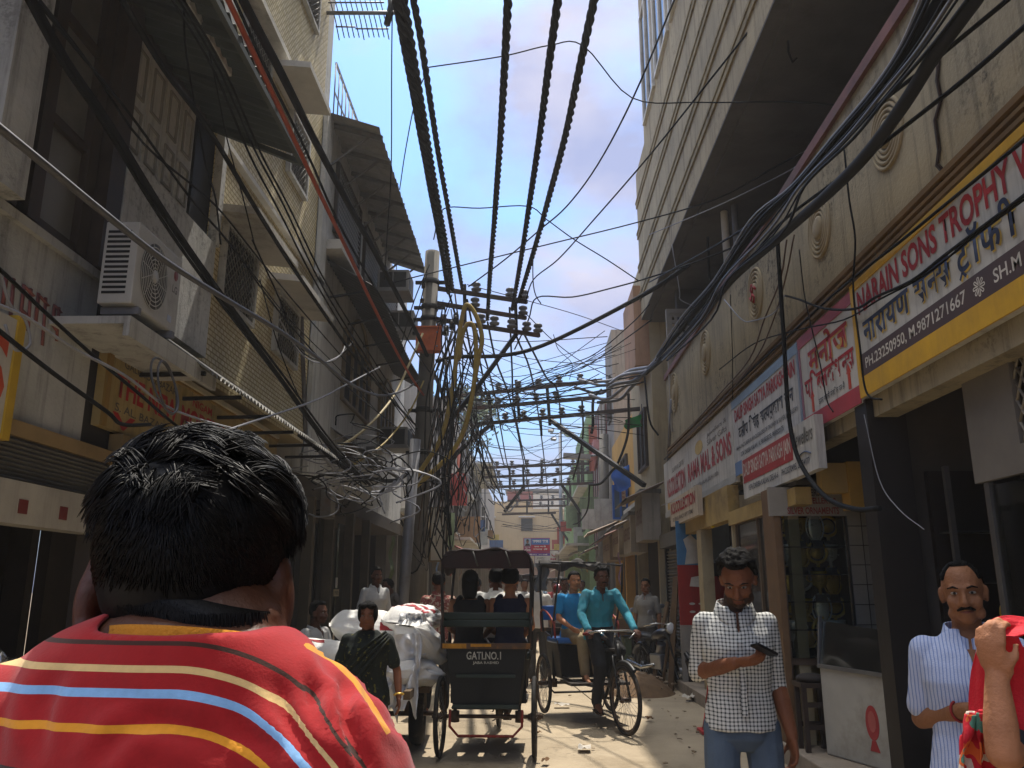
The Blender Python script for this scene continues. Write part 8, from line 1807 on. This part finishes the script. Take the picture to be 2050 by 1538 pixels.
for k in range(5200):
    a = rn.uniform(-1.45, 1.45); h_ = rn.random() * 2.15; i_ = int(min(2, h_)); f_ = h_ - i_
    c_, w_, b_ = rings[i_][0].lerp(rings[i_ + 1][0], f_), rings[i_][1] * (1 - f_) + rings[i_ + 1][1] * f_, rings[i_][2] * (1 - f_) + rings[i_ + 1][2] * f_
    p = c_ + Vector((w_ * sin(a), -b_ * cos(a), 0)); o_ = Vector((sin(a), -cos(a), 0)); L_ = rn.uniform(.006, .013); s1 = rn.uniform(-.25, .25)
    q.tube([p, p + (o_ * .12 + Vector((s1, 0, -1))) * L_ * .5, p + (o_ * .16 + Vector((s1 * 1.4, 0, -1.6))) * L_ * .7], [.0006, .0006, .0002], 3, cap=False)
q.build('hair', mat('driver_hair', '0b0908', .55, .3, 60, 0, spec=.22), drv)
# ================================================================ SMALL THINGS OF THE LANE
def motorbike(label, loc, rz, body='5a1a1a', lean=.12, group='parked motorbikes', scooter=False):
    t = thing('motorbike', label, 'motorbike', loc, rz, group); t.rotation_euler = (0, lean, rz)
    mb = mat('bike_' + body, body, .3, .15, 4, spec=.6)
    for y in (0, 1.25):
        w = bpy.data.objects.new('wheel', None); COL.objects.link(w); w.parent = t; w.location = (0, y, .30)
        q = MB(); q.torus((0, 0, 0), (1, 0, 0), .255, .045, 32, 8); q.build('tyre', M_tyre, w)
        q = MB(); q.torus((0, 0, 0), (1, 0, 0), .215, .012, 32, 5); q.cyl((-.06, 0, 0), (.06, 0, 0), .05, n=12)
        for k in range(12): a = k * pi / 6; q.tube([(0, .04 * cos(a), .04 * sin(a)), (0, .21 * cos(a), .21 * sin(a))], .006, 4)
        q.build('rim', M_steel, w)
    q = MB(); q.tube([(0, 0, .30), (0, .35, .45), (0, .85, .42), (0, 1.02, .85)], .03, 7); q.tube([(0, .2, .70), (0, .75, .72), (0, 1.02, .85)], .025, 6)
    for s in (-1, 1): q.tube([(s * .07, 1.25, .30), (s * .07, 1.03, .90)], .022, 7); q.tube([(s * .10, 0, .30), (s * .10, .18, .66)], .022, 6)
    q.build('frame', M_iron, t)
    q = MB(); q.loft([((0, .50, .74), (.06, 0, 0), (0, 0, .05)), ((0, .62, .79), (.12, 0, 0), (0, 0, .09)), ((0, .82, .82), (.13, 0, 0), (0, 0, .10)), ((0, .98, .84), (.07, 0, 0), (0, 0, .06))], 14); q.build('fuel_tank', mb, t)
    q = MB(); q.loft([((0, -.15, .80), (.09, 0, 0), (0, 0, .03)), ((0, .15, .78), (.13, 0, 0), (0, 0, .045)), ((0, .52, .76), (.10, 0, 0), (0, 0, .045))], 12); q.build('seat', mat('bike_seat', '18181a', .5), t)
    q = MB(); q.box(-.12, .12, .45, .80, .28, .52); q.cyl((0, .62, .5), (0, .72, .68), .08, n=10); q.build('engine', M_steel, t, bevel=.02)
    q = MB(); q.tube([(.12, .6, .35), (.14, .2, .28), (.15, -.3, .34)], [.03, .035, .045], 8); q.build('exhaust', M_chrome, t)
    q = MB(); q.tube([(-.36, .88, 1.0), (-.2, 1.0, 1.02), (0, 1.03, .98), (.2, 1.0, 1.02), (.36, .88, 1.0)], .014, 6)
    for s in (-1, 1): q.tube([(s * .22, 1.0, 1.02), (s * .26, 1.0, 1.18)], .006, 4)
    q.build('handlebar', M_chrome, t)
    for s in (-1, 1): q = MB(); q.ell((s * .27, 1.0, 1.2), (.06, .012, .04)); q.build('mirror', M_steel, t)
    q = MB(); q.lathe([(.02, -.10), (.09, -.02), (.095, 0)], (0, 1.10, .92), 18, axis=(0, 1, 0)); q.build('headlamp', M_chrome, t); q = MB(); q.lathe([(.09, 0), (.07, .02), (.0, .03)], (0, 1.10, .92), 18, axis=(0, 1, 0)); q.build('lens', mat('lens_clear', 'b9bcbd', .1, spec=.8), t)
    for y in (0, 1.25): q = MB(); q.torus((0, y, .30), (1, 0, 0), .32, .05, 18, 5, a0=.5, a1=2.5); q.build('mudguard', mb, t)
    return t
motorbike('parked black motorbike with a round chrome headlamp before the closed shutters', (1.95, 14.6, .012), rad(200), '1c1c20')
motorbike('parked maroon motorbike standing behind the black one', (2.05, 16.2, .012), rad(190), '571a1c')
mo = motorbike('motorbike ridden this way behind the oncoming rickshaw', (.62, 18.6, .012), rad(180), '6b1a1c', 0, None)
q = lambda: None
RM = dict(pelvis=(0, .25, .84), waist=(0, .26, .97), chest=(0, .30, 1.15), neck=(0, .36, 1.32), head=(0, .40, 1.47), shL=(-.17, .33, 1.27), shR=(.17, .33, 1.27), elL=(-.28, .52, 1.08), elR=(.28, .52, 1.08), wrL=(-.33, .80, 1.02), wrR=(.33, .80, 1.02), hipL=(-.1, .28, .83), hipR=(.1, .28, .83), knL=(-.2, .66, .72), knR=(.2, .66, .72), anL=(-.17, .45, .34), anR=(.17, .45, .34))
mr_, _j = person('motorbike rider in a grey shirt and a shiny dark red helmet', (.62, 18.6, .012), rad(180), RM, 1.0, 'c', shirt='77777a', sleeve=.9, trousers='222226', hair=None, vx=.012, collar=False)
q = MB(); q.ell((0, .39, 1.50), (.125, .145, .135)); q.build('helmet', mat('helmet_red', '6d1519', .2, spec=.7), mr_)
# scooter and its sitter in the dark shop on the near side
scl = thing('scooter', 'pale fronted scooter parked in the dark shopfront beside the driver', 'scooter', (-2.62, 5.7, .14), rad(150))
for y in (0, 1.15):
    q = MB(); q.torus((0, y, .22), (1, 0, 0), .17, .05, 24, 8); q.lathe([(.12, -.03), (.12, .03)], (0, y, .22), 16, axis=(1, 0, 0)); q.build('wheel', M_tyre, scl)
q = MB(); q.grid(lambda u, v: (-.2 + .4 * u, 1.02 - .22 * v + .10 * (2 * u - 1) ** 2 * -1, .30 + .60 * v), 8, 8); o = q.build('front_shield', mat('scooter_cream', 'c2c0ba', .3, spec=.6), scl); o.modifiers.new('t', 'SOLIDIFY').thickness = .03
q = MB(); q.ell((0, .05, .45), (.18, .42, .2)); q.build('body', mat('scooter_cream', 'c2c0ba'), scl); q = MB(); q.ell((0, .1, .68), (.13, .38, .06)); q.build('seat', mat('bike_seat', '18181a', .5), scl)
q = MB(); q.box(-.15, .15, .40, .95, .22, .27); q.build('floorboard', M_iron, scl); q = MB(); q.tube([(-.3, .74, .98), (0, .82, .98), (.3, .74, .98)], .016, 6); q.tube([(0, .82, .98), (0, 1.1, .3)], .02, 6); q.build('handlebar', M_chrome, scl); q = MB(); q.lathe([(.03, -.06), (.075, 0), (.06, .02)], (0, .90, .98), 14, axis=(0, 1, 0)); q.build('headlamp', M_chrome, scl)
person('shadowy person in grey sitting on the pale scooter in the dark shopfront', (-2.62, 5.7, .14), rad(150), sit(.05, .06, .77), .97, 'c', shirt='6b6a69', sleeve=.45, trousers='3a3a3c', vx=.011)
# wooden barrow, planks and rubble by the shutters
bw = thing('wooden_barrow', 'brown wooden barrow heaped with yellow fruit behind the turquoise rider', 'barrow', (1.55, 16.9, .012), rad(10))
q = MB(); q.box(-.5, .5, -.8, .8, .68, .74); q.build('deck', mat('barrow_wood', '6b5236', .8, .35, 5), bw); q = MB(); q.box(-.5, .5, -.82, -.78, .741, .98); q.box(-.52, -.48, -.8, .8, .741, .98); q.box(.48, .52, -.8, .8, .741, .98); q.build('side_board', mat('barrow_wood', '6b5236'), bw)
for x in (-.45, .45):
    for y in (-.6, .6): q = MB(); q.torus((x, y, .25), (1, 0, 0), .21, .04, 24, 6); q.cyl((x - .05, y, .25), (x + .05, y, .25), .04); q.build('wheel', M_tyre, bw)
    q = MB(); q.beam((x, -.7, .66), (x, .7, .66), .05, .06); q.beam((x, -.6, .66), (x, -.6, .25), .05, .05); q.beam((x, .6, .66), (x, .6, .25), .05, .05); q.build('leg_frame', mat('barrow_wood', '6b5236'), bw)
fr = thing('fruit_heap', 'heap of yellow fruit lying on the brown barrow', 'fruit', (1.55, 16.9, .752), rad(10)); fr['kind'] = 'stuff'; del fr['category']
rnf = random.Random(4); q = MB()
for k in range(90): q.ell((rnf.uniform(-.36, .36), rnf.uniform(-.6, .6), .05 + abs(rnf.gauss(0, .07))), .05, n=8, k=6)
q.build('fruit', mat('fruit_yellow', 'b58a22', .5, .3, 12), fr)
for k, (x, y, a, L_) in enumerate(((2.32, 13.7, .25, 1.5), (2.28, 14.0, .32, 1.3), (2.35, 13.4, .2, 1.7))):
    q = MB(); q.beam((0, 0, 0), (a, .12 * k, L_), .09, .03); o = q.build('plank', mat('plank_wood', '5e4a35', .85, .35, 6)); o.location = (x - a, y, .02); o['label'] = ('dark plank leaning at the shutter, middle one of the stack', 'shortest dark plank leaning near the parked motorbike', 'longest dark plank leaning by the poster wall')[k]; o['category'] = 'plank'; o['group'] = 'planks leaning by the shutter'
hp = thing('sand_heap', 'low heap of brown sand and rubble beside the step near the motorbikes', 'sand heap', (1.62, 13.3, .0))
def heap(u, v): x, y = -.6 + 1.2 * u, -.8 + 1.6 * v; r2 = (x / .58) ** 2 + (y / .78) ** 2; return (x, y, max(0, .30 * (1 - r2)) ** 1 + .03 * mnoise.noise(Vector((x * 9, y * 9, 0))) * max(0, 1 - r2) + (.0 if r2 < 1 else -.02))
q = MB(); q.grid(heap, 30, 40); q.build('sand', mat('brown_sand', '6b543c', .95, .3, 8, .8, 60), hp)
rr_ = random.Random(8); q = MB()
for k in range(60):
    a, r_ = rr_.uniform(0, 6.28), rr_.uniform(0, .8); s = rr_.uniform(.012, .045); q.ell((r_ * cos(a) * .8, r_ * sin(a), max(.02, .28 * (1 - r_ * r_))), (s, s * .8, s * .6), n=7, k=5)
o = q.build('stones', mat('rubble', '7d6d5a', .9, .3, 9), hp); o['kind'] = 'stuff'
# litter on the road
M_paper = mat('litter_paper', 'b5aea2', .8, .2, 9); M_leafb = mat('litter_brown', '6d5136', .9, .3, 9)
for k, (px, py, kind, lb) in enumerate(((1125, 1413, 0, 'flat white scrap of paper on the road between the two rickshaws'), (1092, 1525, 1, 'brown leaf scrap by the wheel of the rickshaw ahead'), (1260, 1395, 1, 'dry brown scrap on the sunny road past the front wheel'), (1390, 1400, 0, 'crumpled pale plastic on the step edge behind the checked shirt man'), (1300, 1440, 1, 'small brown scrap on the road near the checked shirt man'), (1075, 1470, 1, 'curled brown scrap beside the rickshaw axle'), (1170, 1500, 0, 'torn pale scrap in the middle of the road'))):
    c = PZ(px, py, .03); q = MB(); sz = .16 if k == 3 else (.10 if kind == 0 else .05)
    q.grid(lambda u, v: (sz * (u - .5) * 2, sz * (v - .5) * 1.2, .012 + .03 * (mnoise.noise(Vector((u * 3 + k, v * 3, k))) + .3) * (3 if k == 3 else 1)), 10, 8); o = q.build('litter', M_paper if kind == 0 else M_leafb); o.location = c; o.rotation_euler = (0, 0, k * 1.3); o['label'] = lb; o['category'] = 'litter'
rl_ = random.Random(33); q = MB()
for k in range(420):
    x = rl_.choice((rl_.uniform(1.5, 2.25), rl_.uniform(-2.55, -1.9), rl_.uniform(-2, 2.2))); y = rl_.uniform(5.5, 26); z = .026; s_ = rl_.uniform(.008, .035); a = rl_.uniform(0, 6.3); h_ = rl_.uniform(.002, .012)
    q.slab([(x + s_ * cos(a + b) * rl_.uniform(.6, 1), y + s_ * sin(a + b) * rl_.uniform(.6, 1), z + h_ * .3 * i_) for i_, b in enumerate((0, 1.6, 3.1, 4.7))], (0, 0, h_))
o = q.build('road_debris', mat('debris', '7a6852', .9, .5, 7)); o['kind'] = 'stuff'
# drain cover and road patches
q = MB(); q.lathe([(.30, 0), (.30, .012), (.26, .016), (.0, .016)], (0, 0, 0), 28); o = q.build('drain_cover', M_iron); o.location = (1.55, 7.4, .01); o['label'] = 'round iron drain cover in the road near the step'; o['category'] = 'drain cover'
def patch(name, cx_, cy_, rx, ry, m, seed, z=.03):
    q = MB(); q.add([(cx_ + rx * cos(a * pi / 16) * (1 + .35 * mnoise.noise(Vector((cos(a * pi / 16) * 1.5 + seed, sin(a * pi / 16) * 1.5, seed)))), cy_ + ry * sin(a * pi / 16) * (1 + .35 * mnoise.noise(Vector((sin(a * pi / 16) * 2, seed, cos(a * pi / 16))))), z) for a in range(32)], [tuple(range(32))]); return struct(name, q, m)
M_damp = mat('damp_patch', '5f5546', .7, .35, 5); M_cem = mat('cement_patch', '8d8578', .9, .25, 4, .3, 50)
# goods and clutter in the far shopfronts
rg = random.Random(21)
CC = ['8a3a34', '3f5a7a', 'a58a4a', '5a6a4a', 'a89a88', '6a4a5a', '7a5a3a']
for k in range(18):
    left = k % 2; y = rg.uniform(16, 38); x = rg.uniform(2.0, 2.5) if not left else rg.uniform(-2.7, -2.35); w, d_, h = rg.uniform(.3, .6), rg.uniform(.3, .6), rg.uniform(.3, .9)
    c_ = CC[k % 7]; q = MB(); q.box(-w / 2, w / 2, -d_ / 2, d_ / 2, 0, h); q.box(-w / 2 - .02, w / 2 + .02, -d_ / 2 - .02, d_ / 2 + .02, h + .001, h + .03)
    o = q.build('goods_box', mat('goods_' + c_, c_, .8, .3, 4), bevel=.01); o.location = (x, y, .012); o.rotation_euler = (0, 0, rg.uniform(-.3, .3)); o['label'] = 'box of goods standing out before a shop farther down the lane'; o['category'] = 'box'; o['group'] = 'goods boxes down the lane'
for k in range(14):
    left = k % 2; y = 13 + 1.9 * k; x = 2.2 if not left else -2.45; z = rg.uniform(2.3, 2.7); c_ = CC[(k * 3) % 7]
    if not left and y < 19: continue
    q = MB(); hh = rg.uniform(.35, .8); q.grid(lambda u, v: (.03 * sin(v * 9 + k), (u - .5) * .4 + .03 * sin(v * 5), -hh * v), 6, 10); o = q.build('hanging_cloth', mat('cloth_' + c_, c_, .85, .3, 5)); o.location = (x, y, z); o['label'] = 'cloth hanging out before a far shopfront'; o['category'] = 'cloth'; o['group'] = 'cloths hanging down the lane'
# extra meter boxes, pipes and clamps on the walls
for X, pts, lb in ((-2.985, [(600, 560), (612, 900)], 'grey drain pipe running down the plain pilaster of the tiled building'), (-2.99, [(395, 470), (392, 640)], 'thin pipe at the corner of the balcony building'), (2.59, [(1345, 800), (1338, 930)], 'thin pipe at the far end of the cream parapet')):
    P = [PX(a, b, X) for a, b in pts]; q = MB(); q.tube([P[0] - P[0], P[1] - P[0]], .035, 8); o = q.build('drain_pipe', M_galv); o.location = P[0]; o['label'] = lb; o['category'] = 'pipe'
for px, py, lb in ((700, 900, 'rusty meter box under the arch window of the grey building'), (742, 918, 'second meter box next to the rusty one near the pole'), (655, 1010, 'small grey switch box above the dim shopfront')):
    c = PX(px, py, -2.93); t = thing('meter_box', lb, 'meter box', c); q = MB(); q.box(-.06, .08, -.16, .16, -.2, .2); q.build('case', mat('meter_grey', '6a665f', .6, .35, 5, dirt='5a3a28'), t); q = MB(); q.box(.081, .09, -.13, .13, -.17, .17); q.build('door', mat('meter_door', '7d786f', .5, .3, 5), t)

# small boards, blinds and awnings crowding the far lane
rb2 = random.Random(29)
for k in range(26):
    left = k % 2; y = 23 + 1.7 * k; x = (-2.85 + rb2.uniform(0, .3)) if left else (2.1 + rb2.uniform(0, .3)); z = rb2.uniform(2.7, 4.6); w, h = rb2.uniform(.5, 1.0), rb2.uniform(.4, 1.1)
    c_ = rb2.choice(('b8b2a6', '9a3a34', '3f5a86', 'b09a4a', 'a8a8a4', '7a8a6a', '8a6a4a')); q = MB(); q.box(-w / 2 if not left else 0, w / 2 if not left else w, -.05, .05, 0, h)
    o = q.build('hanging_board', mat('far_board_' + c_, c_, .7, .35, 3, streak=.4)); o.location = (x, y, z); o['label'] = 'small shop board jutting over the far part of the lane'; o['category'] = 'shop sign'; o['group'] = 'small boards along the far lane'
    if k % 3 == 0:
        q = MB(); s_ = 1 if left else -1; q.grid(lambda u, v: (s_ * .9 * v, 1.6 * u, -.35 * v + .03 * sin(u * 20)), 30, 2); o = q.build('far_awning', mat('awning_far_' + str(k % 4), ('8a7a68', '6f5a4c', '84807a', '7d4a40')[k % 4], .8, .35, 2)); o.location = (-2.95 if left else 2.5, y, rb2.uniform(2.9, 3.4)); o['label'] = 'worn awning over a far shopfront'; o['category'] = 'awning'; o['group'] = 'worn awnings of the far shops'
# ================================================================ DUSTY AIR
hz = MB(); hz.box(-60, 60, -20, 120, -1.5, 24); hm = bpy.data.materials.new('haze'); hm.use_nodes = True; ht_ = hm.node_tree; ht_.nodes.clear()
ho = ht_.nodes.new('ShaderNodeOutputMaterial'); hv = ht_.nodes.new('ShaderNodeVolumePrincipled'); hv.inputs['Color'].default_value = (.86, .87, .9, 1); hv.inputs['Density'].default_value = .0016; hv.inputs['Anisotropy'].default_value = .3
ht_.links.new(hv.outputs[0], ho.inputs['Volume'])
hz.build('haze', hm, kind='stuff')
